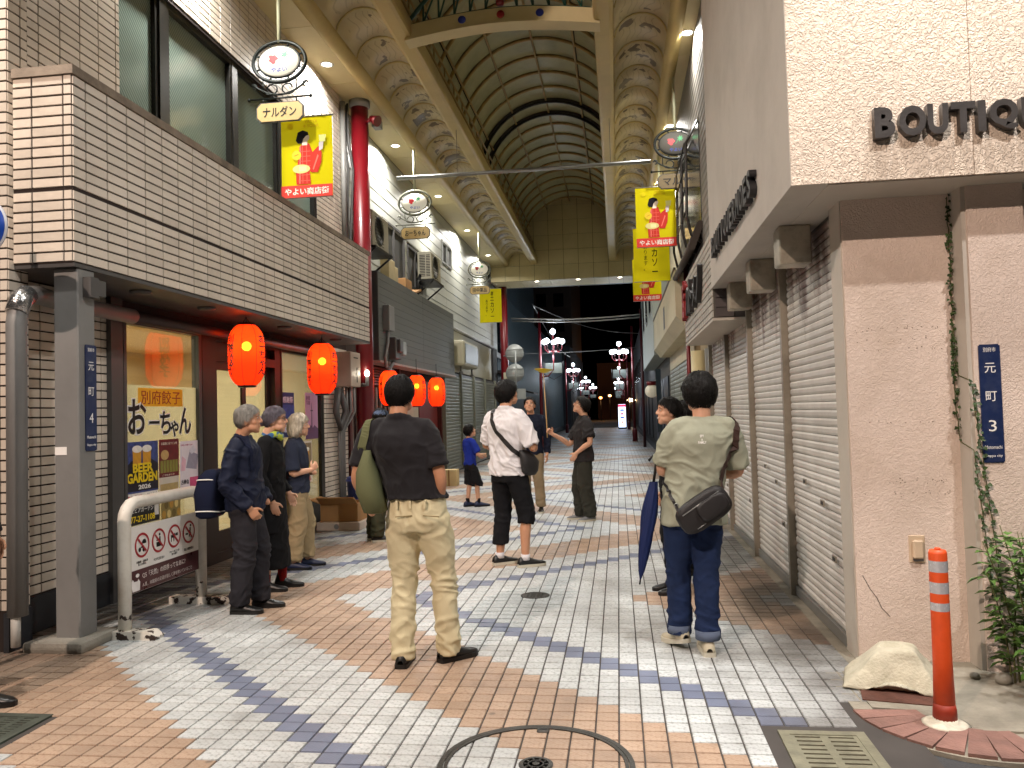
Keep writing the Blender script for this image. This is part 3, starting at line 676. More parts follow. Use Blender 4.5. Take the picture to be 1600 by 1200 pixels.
for sgn in (-1, 1):
    X = lambda d: XC+sgn*d    # d measured outwards from the vault's centre line
    y = YA
    while y < YB-.1:          # flat soffit panels
        y1 = min(YB, y+1.825); m = MB(); m.box(min(X(2.43), X(3.0)), max(X(2.43), X(3.0)), y+.006, y1-.006, ZS, ZS+.03); part('soffit_panel', m, M_CREAM, arc); y = y1
    m = MB(); m.box(min(X(2.4), X(3.3)), max(X(2.4), X(3.3)), YA, YB, ZS+.035, ZS+.06); part('soffit_backing', m, M_INK, arc)
    m = MB(); m.tube([(X(2.34), YA, ZS+.05), (X(2.34), YB, ZS+.05)], .11, 16); part('edge_beam', m, M_MOLD, arc)
    cx = X(1.875); cz = ZS+.06+rise-rc
    y = YA; k = 0
    while y < YB-.1:
        y1 = min(YB, y+.85); P_ = arcpts(cx, cz, rc, 90+a0, 90-a0, 10); m = MB(); vs = []; fs = []
        for q, (x, z) in enumerate(P_): vs += [(x, y+.012, z), (x, y1-.012, z), (x, y+.012, z+.02), (x, y1-.012, z+.02)]
        for q in range(10):
            a = q*4; fs += [(a, a+1, a+5, a+4), (a+2, a+6, a+7, a+3), (a, a+4, a+6, a+2), (a+1, a+3, a+7, a+5)]
        m.add(vs, fs, 0, True); part('cove_panel', m, M_COVE, arc)
        m = MB(); m.tube([(x, y, z-.004) for x, z in P_], .016, 6); part('cove_rib', m, M_MOLD, arc)
        y = y1; k += 1
    m = MB(); m.bbox(min(X(1.5), X(1.23)), max(X(1.5), X(1.23)), YA, YB, ZS-.02, ZS+.26, .06); part('inner_beam', m, M_MOLD, arc)
    m = MB(); m.box(min(X(1.85), X(1.3)), max(X(1.85), X(1.3)), YA, YB, ZS+.42, ZS+.46); part('gutter', m, M_RIB, arc)
    y = YA+.4
    while y < YB:
        m = MB(); m.tube([(X(1.34), y, ZS+.26), (X(1.72), y, ZS+.62)], .018, 6); m.tube([(X(1.36), y, ZS+.24), (X(1.36), y, ZS+.75)], .014, 6); part('bracket', m, M_RIB, arc); y += .78
    m = MB(); m.tube([(X(1.36), YA, ZS+.75), (X(1.36), YB, ZS+.75)], .02, 6); part('rail', m, M_RIB, arc)
VR, VZ = 1.72, 7.15
ribs = [YA+.2+.783*k for k in range(33) if YA+.2+.783*k < YB-.2]
ang = [3, 34, 63, 92, 121, 150, 177]
for i, y in enumerate(ribs):
    big = abs(y-18.86) < .4
    m = MB(); m.tube([(x, y, z) for x, z in arcpts(XC, VZ, VR-.03, 2, 178, 28)], (.06 if big else .03), 8); part('roof_rib', m, (M_DKGREY if big else M_RIB), arc)
    if big: m = MB(); m.tube([(x, y-.07, z) for x, z in arcpts(XC, VZ, VR-.10, 2, 178, 28)], .03, 8); part('roof_rib', m, M_INK, arc)
    if i < len(ribs)-1:
        for q in range(6):
            P_ = arcpts(XC, VZ, VR, ang[q]+.5, ang[q+1]-.5, 5); vs = []; fs = []
            for x, z in P_: vs += [(x, y+.02, z), (x, ribs[i+1]-.02, z)]
            for r in range(5): fs.append((2*r, 2*r+1, 2*r+3, 2*r+2))
            m = MB(); m.add(vs, fs, 0, True); part('roof_pane', m, M_GLAZ, arc)
for a in ang[1:-1]:
    m = MB(); m.tube([(XC+(VR-.05)*math.cos(R(a)), YA, VZ+(VR-.05)*math.sin(R(a))), (XC+(VR-.05)*math.cos(R(a)), YB, VZ+(VR-.05)*math.sin(R(a)))], .022, 6); part('purlin', m, M_RIB, arc)
m = MB()
for q in range(40):
    pass
P_ = arcpts(XC, VZ, VR+.12, 1, 179, 30); vs = []; fs = []
for x, z in P_: vs += [(x, YA, z), (x, YB, z)]
for r in range(30): fs.append((2*r, 2*r+1, 2*r+3, 2*r+2))
m.add(vs, fs, 0, True); part('outer_roof', m, M_INK, arc)
# tie beam with green lattice truss and coloured discs
m = MB(); y = 10.5
pts = [(-2.72+2.64*i/12, 6.73+.13*math.sin(math.pi*i/12)) for i in range(13)]
vs = []; fs = []
for x, z in pts: vs += [(x, y-.1, z-.1), (x, y+.1, z-.1), (x, y+.1, z+.09), (x, y-.1, z+.09)]
for i in range(12):
    a = 4*i; fs += [(a+j, a+(j+1) % 4, a+4+(j+1) % 4, a+4+j) for j in range(4)]
m.add(vs, fs); tie = part('tie_beam', m, M_CREAM, arc)
m = MB(); vs = []; fs = []
for x, z in pts: vs += [(x, y-.13, z-.125), (x, y+.13, z-.125), (x, y+.13, z-.1), (x, y-.13, z-.1)]
for i in range(12):
    a = 4*i; fs += [(a+j, a+(j+1) % 4, a+4+(j+1) % 4, a+4+j) for j in range(4)]
m.add(vs, fs); part('flange', m, M_CREAM, tie)
for u, c in ((.30, '#1b2c8c'), (.5, '#a01b22'), (.7, '#1b2c8c')):
    x = -2.72+2.64*u; z = 6.73+.13*math.sin(math.pi*u); m = MB(); m.lathe([(.001, -.012), (.05, -.012), (.055, 0)], (x, y-.1, z+.0), 20, axis='y')
    m.v = [(a, 2*(y-.1)-b_, c_) for a, b_, c_ in m.v]; part('disc', m, mat('disc_'+c[1:], c, .4), tie)
M_GRN = mat('truss_green', '#1e4a3c', .45, var=.1)
tr = MB(); lo = [(-2.7+2.6*i/12, 6.86+.13*math.sin(math.pi*i/12)) for i in range(13)]; hi = [(-2.7+2.6*i/12, 6.92+.95*math.sin(math.pi*i/12)) for i in range(13)]
tr.tube([(x, y, z) for x, z in lo], .022, 6); tr.tube([(x, y, z) for x, z in hi], .03, 6)
for i in range(1, 12): tr.tube([(lo[i][0], y, lo[i][1]), (hi[i][0], y, hi[i][1])], .014, 6); tr.tube([(lo[i][0], y, lo[i][1]), (hi[i+(1 if i < 6 else -1)][0], y, hi[i+(1 if i < 6 else -1)][1])], .014, 6)
part('truss', tr, M_GRN, arc)
m = MB(); m.lathe([(.001, -.05), (.05, -.045), (.06, 0), (.03, .06), (.02, .16)], (-1.4, y-.12, 7.02), 14); part('lamp_cup', m, M_RED, arc)
# end wall of the vault
gz0 = 6.1
for i in range(11):
    for j in range(6):
        x = -4.3+.515*i; z = gz0+.52*j
        m = MB(); m.box(x+.006, x+.509, YB, YB+.03, z+.006, z+.514); part('end_panel', m, M_CREAM, arc)
m = MB(); m.box(-4.5, 1.6, YB+.035, YB+.1, gz0, 10); m.box(-4.5, 1.6, YB+.1, 29.2, gz0+.035, gz0+.06); m.box(-4.5, 1.6, 29.0, 29.2, gz0, 9.6); part('end_wall', m, M_INK, arc)
for i in range(11):
    for j in range(3):
        m = MB(); m.box(-4.3+.515*i+.005, -4.3+.515*i+.51, YB+.51*j+.005, YB+.51*j+.505, gz0, gz0+.03); part('end_panel', m, M_CREAM, arc)
# downlights
def downlight(x, y, z, P, label, grp):
    t = thing('downlight', label, 'downlight', (x, y, z), grp)
    m = MB(); m.lathe([(.075, -.004), (.10, -.008), (.105, -.002), (.105, .0)], (x, y, z), 20); part('trim_ring', m, M_WHITE, t)
    m = MB(); m.lathe([(.001, -.012), (.05, -.010), (.076, -.003)], (x, y, z), 16); part('lens', m, M_LAMP, t)
    if P: lamp('downlight_lamp', 'AREA', (x, y, z-.02), P, (1, .965, .9), t, size=.13, spread=160)
LY = [3.75, 7.4, 11.03, 14.66, 18.3, 21.95, 25.6]
for i, y in enumerate(LY):
    for x, sd in ((-4.07, 'left'), (1.10, 'right')):
        lb = 'round downlight in the cream soffit on the %s side, %s from the street entrance' % ('lantern' if sd == 'left' else 'boutique', ('first', 'second', 'third', 'fourth', 'fifth', 'sixth', 'seventh')[i])
        downlight(x, y, ZS, 92 if sd == 'left' else 75, lb, 'soffit downlights')
for i, x in enumerate((-2.7, -1.25, .2)):
    downlight(x, 27.75, gz0, 12, 'small bright downlight under the end wall of the vault, ' + ('nearest the red column', 'in the middle', 'nearest the yellow banners')[i], 'end wall downlights')
# small box and horn under the soffit
t = thing('sensor_box', 'small grey box fixed under the cream soffit past the red column', 'sensor', (-4.0, 13.2, ZS)); m = MB(); m.bbox(-4.07, -3.93, 13.15, 13.35, ZS-.17, ZS-.02, .01); m.box(-4.03, -3.97, 13.2, 13.3, ZS-.02, ZS); part('case', m, M_GREYP, t)
# red columns
def redcol(x, y, label, z1=ZS):
    t = thing('red_column', label, 'column', (x, y, 0))
    m = MB(); m.lathe([(.14, 0), (.14, z1-.12)], (x, y, 0), 24); part('shaft', m, M_RED, t)
    m = MB(); m.lathe([(.15, z1-.12), (.17, z1-.1), (.17, z1-.002)], (x, y, 0), 24); part('collar', m, M_GREYP, t); return t
t = redcol(-4.05, 12.45, 'glossy red arcade column at the far end of the tiled balcony')
m = MB(); m.tube([(-3.93, 12.4, 6.3), (-3.83, 12.35, 6.33)], .03, 8); m.tube([(-3.83, 12.35, 6.34), (-3.70, 12.3, 6.27)], [.05, .09], 14); part('horn', m, M_RED, t)
redcol(-4.05, 28.7, 'red arcade column beyond the last yellow banner', gz0+.6)
# cables beside the column
for k, (dx, dy) in enumerate(((0, 0), (.05, .03), (.02, .07))):
    m = MB(); m.tube([(-4.26+dx, 12.28+dy, 6.6), (-4.24+dx, 12.25+dy, 6.0), (-4.2+dx+.02*k, 12.28+dy, 5.5), (-4.25+dx, 12.3+dy, 4.4), (-4.25+dx, 12.3+dy, 4.0)], .02, 6)
    solo('wall_cable', m, M_DKGREY, ('dark cable tightest to the tiled wall beside the red column', 'dark cable hanging nearest the street beside the red column', 'dark cable hanging closest behind the red column')[k], 'cable', 'cables beside the column')
m = MB(); m.tube([(-4.26, 12.22, 4.0), (-4.26, 12.22, 6.6)], .045, 10); solo('conduit', m, M_GREYP, 'pale grey conduit running up beside the red column', 'conduit')
# cross pole hung from the ceiling
t = thing('cross_pole', 'thin steel pole hung crosswise above the street', 'pole', (-1.6, 14.0, 5.84))
m = MB(); m.tube([(-3.88, 14, 5.84), (.70, 14, 5.84)], .035, 10); part('rod', m, M_STEEL, t)
for x in (-2.75, 0.0):
    m = MB(); m.tube([(x, 14, 5.84), (x, 14, 6.75)], .004, 5); part('wire', m, M_DKGREY, t)
# hanging oval signs
M_IRONB = mat('wrought_iron', '#1c211f', .4, .5, var=.2)
M_PLQ = mat('plaque_beige', '#c9ad74', .5, var=.08, vs=5)
M_OVAL = mat('oval_white', '#c9c5b4', .4, var=.03, emit='#fff6e0', es=.22); M_OVALD = mat('oval_shaded', '#4c4a44', .7, var=.05)  # M_OVALD: the backlit sign's shade is put into its board colour
def hang_sign(x, y, z, name, label, iron=M_IRONB, lit=True):
    t = thing('hanging_sign', label, 'hanging sign', (x, y, z), 'oval hanging signs under the arcade')
    m = MB(); m.tube([(x, y, z+.22), (x, y, ZS)], .022, 8); part('rod', m, mat('rod_paint', '#b9b99a', .5), t)
    m = MB(); m.lathe([(.001, -.025), (.235, -.025), (.24, -.02), (.24, .02), (.235, .025), (.001, .025)], (x, y, z), 36, axis='y')
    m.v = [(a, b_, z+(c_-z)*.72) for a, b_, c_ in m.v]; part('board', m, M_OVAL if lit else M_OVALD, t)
    m = MB(); m.tube([(x+.315*math.cos(a), y, z+.235*math.sin(a)) for a in [k*math.pi/18 for k in range(36)]], (.022), 8, closed=True)
    m.tube([(x+.25*math.cos(a), y, z+.182*math.sin(a)) for a in [k*math.pi/18 for k in range(36)]], (.012), 6, closed=True)
    for k in range(8):
        a = k*math.pi/4+.39; m.tube([(x+.25*math.cos(a), y, z+.182*math.sin(a)), (x+.315*math.cos(a), y, z+.235*math.sin(a))], .012, 6)
    part('frame', m, iron, t)
    m = MB()
    for s in (-1, 1):
        m.tube([(x+s*(.0+.33*u), y, z-.40+.14*u*u+.02) for u in [i/8 for i in range(9)]], .012, 6)
        m.tube([(x+s*(.31+.03*math.cos(a)), y, z-.27+.03*math.sin(a)) for a in [i*math.pi/5 for i in range(9)]], .009, 5)
        m.tube([(x+s*(.10+(.05+.004*i)*math.cos(i*.6)), y, z-.31+(.045+.003*i)*math.sin(i*.6)) for i in range(11)], .009, 5)
        m.tube([(x+s*.2, y, z-.2), (x+s*.2, y, z-.34)], .008, 5)
    part('scrollwork', m, iron, t)
    m = MB(); m.tube([(x-.36, y, z-.42), (x+.36, y, z-.42)], .011, 6)
    for s in (-1, 1): m.ell((x+s*.37, y, z-.42), (.022, .022, .022), 8, 6); m.tube([(x+s*.2, y, z-.42), (x+s*.2, y, z-.48)], .008, 5)
    part('crossbar', m, iron, t)
    c = .05; w, h = .27, .105; pl = [(-w+c, -h), (w-c, -h), (w, -h+c), (w, h-c), (w-c, h), (-w+c, h), (-w, h-c), (-w, -h+c)]
    m = MB(); m.prism(pl, (x, y+.015, z-.585), (1, 0, 0), (0, 0, 1), (0, -.03, 0)); pq = part('plaque', m, M_PLQ if lit else mat('plaque_shaded', '#6f6041', .6), t)  # darker plaque colour carries the same painted shade
    m = MB(); m.prism([(a*1.06, b_*1.1) for a, b_ in pl], (x, y+.012, z-.585), (1, 0, 0), (0, 0, 1), (0, -.02, 0)); part('plaque_edge', m, M_DKGREY, t)
    text(name, (x-.2, y-.0165, z-.645), (1, 0, 0), (0, 0, 1), .4, .12, M_INK, t, bold=.012)
    # emblem: red blossom-like blot, green leaf and blue lettering
    yy = y-.026
    def oo(poly, col, nm, lift=0): flat(poly, (x, yy-lift, z), (1, 0, 0), (0, 0, 1), mat('emblem_'+col[1:], col, .4, var=.03), t, nm)
    oo([(-.065+(.052+.012*math.cos(5*a))*math.cos(a), .03+(.05+.012*math.sin(3*a))*math.sin(a)) for a in [i*math.pi/14 for i in range(28)]], '#b8242c', 'red_mark')
    oo([(.075+.048*(.72+.28*math.cos(7*a))*math.cos(a), .07+.048*(.72+.28*math.cos(7*a))*math.sin(a)) for a in [i*math.pi/28 for i in range(56)]], '#2e9a5c', 'leaf')
    oo([(.0, -.01), (.006, -.012), (.06, .06), (.054, .062)], '#2e9a5c', 'leaf_stem')
    text('やよい', (x-.09, yy, z-.125), (1, 0, 0), (0, 0, 1), .19, .055, mat('blue_ink', '#27419c', .5, var=0), t, bold=.015)
hang_sign(-3.74, 8.6, 5.62, 'ナルダン', 'large oval iron sign with beige ナルダン plaque above the kimono banner')
hang_sign(-3.74, 14.75, 5.58, 'おーちゃん', 'oval sign with おーちゃん plaque behind the crosswise pole', mat('iron_pale', '#77796c', .4, .5))
hang_sign(-3.74, 21.9, 5.55, '田中薬品', 'oval sign with 田中薬品 plaque above the plain yellow banner', mat('iron_pale', '#77796c', .4, .5))
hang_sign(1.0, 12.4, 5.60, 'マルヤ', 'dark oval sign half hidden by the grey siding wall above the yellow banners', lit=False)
hang_sign(.95, 16.0, 5.55, 'ニシダ', 'second oval sign partly hidden behind the dark one over the yellow banners', mat('iron_pale', '#77796c', .4, .5))
# banners
M_YEL = translucent('banner_yellow', '#d4c91c', .35)
M_BRED = mat('banner_red', '#d2433a', .6, var=.04, spec=.2)
PR = {}
def pm(c): return mat('bp_'+c[1:], c, .7, var=.02, spec=.1)
def banner(x, y, z1, label, kind, w=.62, h=.95):
    z0 = z1-h; t = thing('banner', label, 'banner', (x, y, z1), 'yellow shopping street banners')
    vs = []; fs = []; n = 14
    for j in range(n+1):
        for i in range(n+1):
            u, v = i/n, j/n; vs.append((x-w/2+w*u, y+.008*math.sin(7*u+2*v+x*9)*math.sin(v*3.1)+.0, z0+h*v))
    for j in range(n):
        for i in range(n): a = j*(n+1)+i; fs.append((a, a+1, a+n+2, a+n+1))
    m = MB(); m.add(vs, fs, 0, True); part('cloth', m, M_YEL, t)
    m = MB(); m.tube([(x-w/2-.02, y, z1), (x+w/2+.02, y, z1)], .009, 6); m.tube([(x-w/2, y, z0), (x+w/2, y, z0)], .006, 6)
    m.tube([(x-w*.3, y, z1), (x-w*.3, y, z1+.12)], .004, 5); m.tube([(x+w*.3, y, z1), (x+w*.3, y, z1+.12)], .004, 5); part('rod', m, M_STEEL, t)
    o = (x-w/2, y-.014, z0)
    def P(poly, c, nm, lift=0): flat([(a*w, b_*h) for a, b_ in poly], (o[0], o[1]-lift, o[2]), (1, 0, 0), (0, 0, 1), pm(c), t, nm, .0012)
    def T(s, u, v, tw, th, c, bold=.01, vert=False, lift=0): text(s, (o[0]+u*w, o[1]-lift, o[2]+v*h), (1, 0, 0), (0, 0, 1), tw*w, th*h, pm(c), t, bold=bold, vertical=vert, depth=.0012)
    if kind == 'kimono':
        m = MB(); m.box(o[0]+.001, o[0]+w-.001, o[1]-.0004, o[1]+.0008, z0+.002, z0+.15*h); part('red_band', m, M_BRED, t)
        T('やよい商店街', .07, .03, .86, .09, '#f2ebe2', .02, lift=.0016)
        body = [(.30, .16), (.58, .16), (.56, .32), (.60, .30), (.72, .30), (.79, .42), (.80, .54), (.74, .62), (.62, .55), (.56, .66), (.42, .66), (.36, .58), (.33, .42), (.29, .32)]
        P(body, '#c23a30', 'kimono'); P([(.35, .17), (.38, .17), (.40, .64), (.37, .62)], '#e0786a', 'fold', .0014); P([(.62, .34), (.64, .33), (.74, .5), (.72, .52)], '#e0786a', 'fold', .0014)
        for a in (.2, .27, .38, .44, .5, .56):
            P([(.34, a), (.58, a), (.58, a+.008), (.34, a+.008)], '#d8675a', 'check', .0014)
        for a in (.42, .5): P([(a, .17), (a+.012, .17), (a+.012, .64), (a, .64)], '#d8675a', 'check', .0016)
        P(oval(.40, .35, .17, .055, 20), '#d9d08a', 'obi', .002); P([(.36, .32), (.5, .32), (.5, .38), (.36, .38)], '#e8e2a8', 'obi_knot', .0034)
        P(oval(.31, .52, .09, .06, 20), '#e2c43c', 'fan', .002); P([(.27, .51), (.35, .53), (.35, .535), (.27, .515)], '#b23a2c', 'fan_mark', .0034)
        P([(.42, .64), (.52, .64), (.53, .74), (.46, .76), (.42, .72)], '#e8dccb', 'neck', .0008); P(oval(.49, .735, .075, .05, 18), '#e8dccb', 'face', .0014)
        P([(.30, .70), (.34, .665), (.42, .66), (.45, .72), (.50, .755), (.55, .765), (.54, .80), (.44, .825), (.34, .80)], '#1d1c22', 'hair', .0026)
        P([(.75, .56), (.82, .58), (.84, .67), (.80, .70), (.75, .66)], '#cfc6c6', 'hand', .0018); P([(.76, .67), (.87, .67), (.89, .755), (.75, .755)], '#d9dc8c', 'cup', .003)
        P(oval(.2, .88, .055, .035, 14), '#d6c81c', 'mark'); T('YAYOI\n& SODA', .45, .86, .3, .09, '#c7a21c', 0)
    else:
        T('#ニカソー', .50, .17, .16, .75, '#20200f', .012, True); T('あります。', .27, .2, .11, .48, '#20200f', 0, True)
    return t
banner(-3.49, 8.75, 5.02, 'yellow banner with a woman in red kimono raising a cup, below the ナルダン sign', 'kimono')
banner(-3.45, 21.9, 4.99, 'plain yellow banner with black brush lettering below the 田中薬品 sign', 'text')
banner(.68, 12.6, 5.0, 'yellow kimono banner hanging in front of two others by the grey siding wall', 'kimono')
banner(.66, 14.0, 4.68, 'yellow banner with black lettering between two kimono banners', 'text')
banner(.72, 17.8, 4.85, 'lowest and farthest yellow kimono banner, below the lettered one', 'kimono')
# lanterns
def lantern_mat():
    m = bpy.data.materials.new('lantern_paper'); m.use_nodes = True; t = m.node_tree; n = t.nodes; L = t.links.new; n.remove(n['Principled BSDF'])
    tr = n.new('ShaderNodeBsdfTranslucent'); tr.inputs[0].default_value = (.9, .11, .02, 1)
    rf = n.new('ShaderNodeBsdfRefraction'); rf.inputs[0].default_value = (1, .3, .04, 1); rf.inputs['IOR'].default_value = 1.0; rf.inputs['Roughness'].default_value = .85
    df = n.new('ShaderNodeBsdfDiffuse'); df.inputs[0].default_value = (.62, .03, .012, 1)
    em = n.new('ShaderNodeEmission'); em.inputs[0].default_value = (1, .03, .005, 1); em.inputs[1].default_value = .55
    a = n.new('ShaderNodeMixShader'); a.inputs[0].default_value = .3; L(tr.outputs[0], a.inputs[1]); L(rf.outputs[0], a.inputs[2])
    b = n.new('ShaderNodeMixShader'); b.inputs[0].default_value = .35; L(a.outputs[0], b.inputs[1]); L(df.outputs[0], b.inputs[2])
    c = n.new('ShaderNodeAddShader'); L(b.outputs[0], c.inputs[0]); L(em.outputs[0], c.inputs[1]); L(c.outputs[0], n['Material Output'].inputs[0]); return m
M_LANT = lantern_mat(); M_BULB = emis('bulb_glow', '#ffb860', 40)
def lantern(x, y, z0, z1, label, bulb=True):
    t = thing('paper_lantern', label, 'lantern', (x, y, z0), 'red paper lanterns'); H = z1-z0; r0 = .185*H/.67
    def rad(v): return r0*(1-.5*abs(2*v-1)**4.2)
    n = 60; prof = [(rad(i/n)+.0022*math.cos(i*math.pi*.667), z0+H*(.03+.94*i/n)) for i in range(n+1)]
    m = MB(); m.lathe([p for p in prof], (x, y, 0), 40); m.f = [f for f in m.f if len(f) == 4]; m.m = m.m[:len(m.f)]; m.s = m.s[:len(m.f)]
    part('paper_shell', m, M_LANT, t)
    m = MB()
    for zz in (z0, z1-.045): m.lathe([(r0*.46, zz), (r0*.5, zz+.006), (r0*.5, zz+.04), (r0*.46, zz+.045)], (x, y, 0), 24)
    part('band', m, M_BLACK, t)
    m = MB(); m.tube([(x, y, z1-.01), (x, y, 2.6)], .006, 5); m.tube([(x-.04, y, z1), (x, y, z1+.06), (x+.04, y, z1)], .004, 5); part('hook', m, M_BLACK, t)
    m = MB()
    for k in range(8):
        a = k*math.pi/4+.2; m.tube([(x+(rad(i/20)+.003)*math.cos(a), y+(rad(i/20)+.003)*math.sin(a), z0+H*(.03+.94*i/20)) for i in range(21)], .0022, 4)
    part('seam', m, mat('lantern_seam', '#5a0d08', .8, var=0), t)
    base = math.degrees(math.atan2(-y, -x))
    for da, s, wd in ((-58, '別府餃子', .11), (58, 'おーちゃん', .13), (150, '別府餃子', .11), (205, 'おーちゃん', .13)):
        me = textmesh('\n'.join(s), .03, 0, .86); k = len(me.vertices); co = np.empty(k*3); me.vertices.foreach_get('co', co); co = co.reshape(-1, 3)
        lo, hi = co.min(0), co.max(0); u = (co[:, 0]-(lo[0]+hi[0])/2)/(hi[0]-lo[0])*wd; v = .17+.66*(co[:, 1]-lo[1])/(hi[1]-lo[1])
        for i in range(k):
            rr = rad(v[i])+.0045; a = R(base+da)+u[i]/rr; co[i] = (rr*math.cos(a), rr*math.sin(a), H*(.03+.94*v[i]))
        me.vertices.foreach_set('co', co.ravel()); me.materials.clear(); me.materials.append(M_INK); me.polygons.foreach_set('material_index', [0]*len(me.polygons)); me.update()
        o = bpy.data.objects.new('lettering', me); COL.objects.link(o); o.parent = t
    if bulb:
        m = MB(); m.ell((x, y, z0+H*.64), (.035, .035, .045), 10, 8); part('bulb', m, M_BULB, t)
        lamp('lantern_lamp', 'POINT', (x, y, z0+H*.64), 6, (1, .36, .1), t, size=.05)
lantern(-3.85, 7.9, 1.855, 2.53, 'big glowing red paper lantern nearest the shop window with brush lettering')
lantern(-3.85, 10.05, 1.81, 2.51, 'glowing red paper lantern in front of the tiled pier, second from the window lettering')
lantern(-3.85, 13.15, 1.67, 2.3, 'red paper lantern almost hidden behind the head of the man in khaki trousers')
lantern(-3.85, 15.0, 1.67, 2.3, 'red paper lantern just right of the head of the man in khaki trousers')
lantern(-3.85, 16.7, 1.67, 2.32, 'small red paper lantern at the far end of the dark grey fascia')

# ------------------------------------------------------------------ second building, left
bB = thing('siding_building', 'white board-clad building with dark grey fascia and roller shutters', 'building', (-4.4, 20, 0))
M_SID = mat('white_siding', '#a8a9a0', .5, var=.05, vs=2, tone=.04, bump=.1, bs=40, dirt=.2, dirtcol='#6a6a5c', ds=1.2)
m = MB(); m.box(-4.75, -4.425, 12.3, 29.3, 2.6, ZS); m.box(-4.75, -4.55, 12.3, 19.7, 0, 2.6); part('wall', m, mat('siding_back', '#3b3a36', .9), bB)
WIN = [(14.75, 16.35, 4.3, 5.35), (16.6, 17.9, 4.3, 5.2), (20.1, 21.25, 5.45, 6.05)]
z = 3.86
while z < ZS-.02:
    z1 = min(ZS, z+.235)
    for y0, y1 in ((12.3, 16.4), (16.4, 20.5), (20.5, 24.6), (24.6, 29.3)):
        iv = [(y0+.003, y1-.003)]
        for a, b_, za, zb in WIN:
            if za-.1 < z and z1 < zb+.1:
                nv = []
                for p, q in iv:
                    if q <= a or p >= b_: nv.append((p, q))
                    else:
                        if p < a: nv.append((p, a))
                        if q > b_: nv.append((b_, q))
                iv = nv
        for p, q in iv:
            m = MB(); m.prism([(0, 0), (.012, 0), (.022, .015), (.016, z1-z-.004), (0, z1-z-.004)], (-4.425, p, z), (1, 0, 0), (0, 0, 1), (0, q-p, 0)); part('siding_board', m, M_SID, bB)
    z = z1
for k, (a, b_, za, zb) in enumerate(WIN):
    m = MB()
    for q in ((a, a+.05, za, zb), (b_-.05, b_, za, zb), (a+.05, b_-.05, za, za+.05), (a+.05, b_-.05, zb-.05, zb), ((a+b_)/2-.025, (a+b_)/2+.025, za+.05, zb-.05)): m.box(-4.46, -4.385, *q)
    w = part('window', m, (M_DKGREY if k < 2 else M_STEEL), bB)
    m = MB(); m.box(-4.45, -4.44, a+.04, b_-.04, za+.04, zb-.04); part('pane', m, mat('dark_pane', '#11161a', .08, spec=.9), w)
M_FASC = mat('grey_fascia', '#5d5f5c', .6, var=.05, vs=2, tone=.03, stretch=(1, .2, 3))
m = MB(); m.box(-4.42, -4.14, 13.5, 20.0, 2.5, 4.08); fa = part('fascia', m, M_DKGREY, bB)
for k in range(12):
    for y0, y1 in ((13.5, 16.75), (16.75, 20.0)):
        m = MB(); m.box(-4.139, -4.125, y0+.002, y1-.004, 2.505+.131*k, 2.505+.131*(k+1)-.004); part('board', m, M_FASC, fa)
m = MB(); m.box(-4.44, -4.10, 13.48, 20.02, 2.46, 2.497); part('drip_edge', m, mat('pinkish_trim', '#a58f86', .5), bB)
m = MB(); m.box(-4.42, -4.38, 20.02, 27.6, 2.66, 3.8); part('beige_panel', m, mat('beige_panel', '#a39c80', .6, var=.06, vs=1.5), bB)
m = MB(); m.tube([(-4.36, 20, 3.82), (-4.36, 28.2, 3.82)], .05, 8); part('gutter', m, M_GREYP, bB)
M_SHB = mat('shutter_olive', '#7f8172', .5, .3, var=.06, vs=3, tone=.04)
def shutter_mesh(w, h, mt, name='slat'):
    mb = MB(); mb.prism([(0, 0), (.006, .001), (.013, h*.3), (.013, h*.72), (.005, h*.93), (0, h*.96)], (0, -w/2, 0), (1, 0, 0), (0, 0, 1), (0, w, 0)); return mb.mesh(name, mt)
def shutter(parent, x, y0, y1, z0, z1, pitch, mt, sgn=1, label=None, post=M_STEEL, fillmat=M_DKGREY):
    m = MB(); m.box(*sorted((x-sgn*.03, x-sgn*.02)), y0, y1, z0, z1); sh = part('roller_shutter', m, fillmat, parent, label)
    me = shutter_mesh(y1-y0-.03, pitch, mt); n = int((z1-z0-.08)/pitch)
    for k in range(n): piece('slat', me, (x-.018*sgn, (y0+y1)/2, z0+.08+k*pitch), sh, rot=(random.gauss(0, .0015), random.gauss(0, .012), 0 if sgn > 0 else math.pi))
    m = MB(); m.box(*sorted((x-sgn*.018, x+sgn*.012)), y0+.01, y1-.01, z0+.01, z0+.078); part('bottom_bar', m, post, sh)
    return sh
ysB = [19.75, 21.95, 23.95, 26.0, 28.2]
for k in range(4):
    shutter(bB, -4.36, ysB[k]+.04, ysB[k+1]-.04, 0, 2.62, .088, M_SHB)
for y in ysB: m = MB(); m.box(-4.41, -4.32, y-.04, y+.04, 0, 2.66); part('shutter_post', m, M_SHB, bB)
# shop under the grey fascia
M_REDW = mat('red_wood', '#4a1713', .5, var=.2, vs=8)
m = MB(); m.box(-4.56, -4.52, 12.62, 19.7, 0, 2.46); part('shop_wall', m, mat('shop_dark', '#2b211d', .8, var=.2), bB)
for k in range(7): m = MB(); m.box(-4.5, -4.44, 13.7, 15.7, 2.1+.05*k, 2.125+.05*k); part('louvre', m, mat('red_louvre', '#7a3c34', .5), bB)
for y in (12.7, 15.75, 19.55): m = MB(); m.box(-4.52, -4.4, y, y+.12, 0, 2.46); part('door_post', m, M_REDW, bB)
for k in range(9): m = MB(); m.box(-4.5, -4.47, 13.0+.28*k, 13.06+.28*k, 0, 2.05); part('lattice_bar', m, mat('grey_wood', '#8b857c', .6, var=.2, vs=9), bB)
m = MB(); m.box(-4.51, -4.49, 16.0, 17.6, .1, 2.1); part('door', m, mat('cream_door', '#b9b39e', .5), bB)
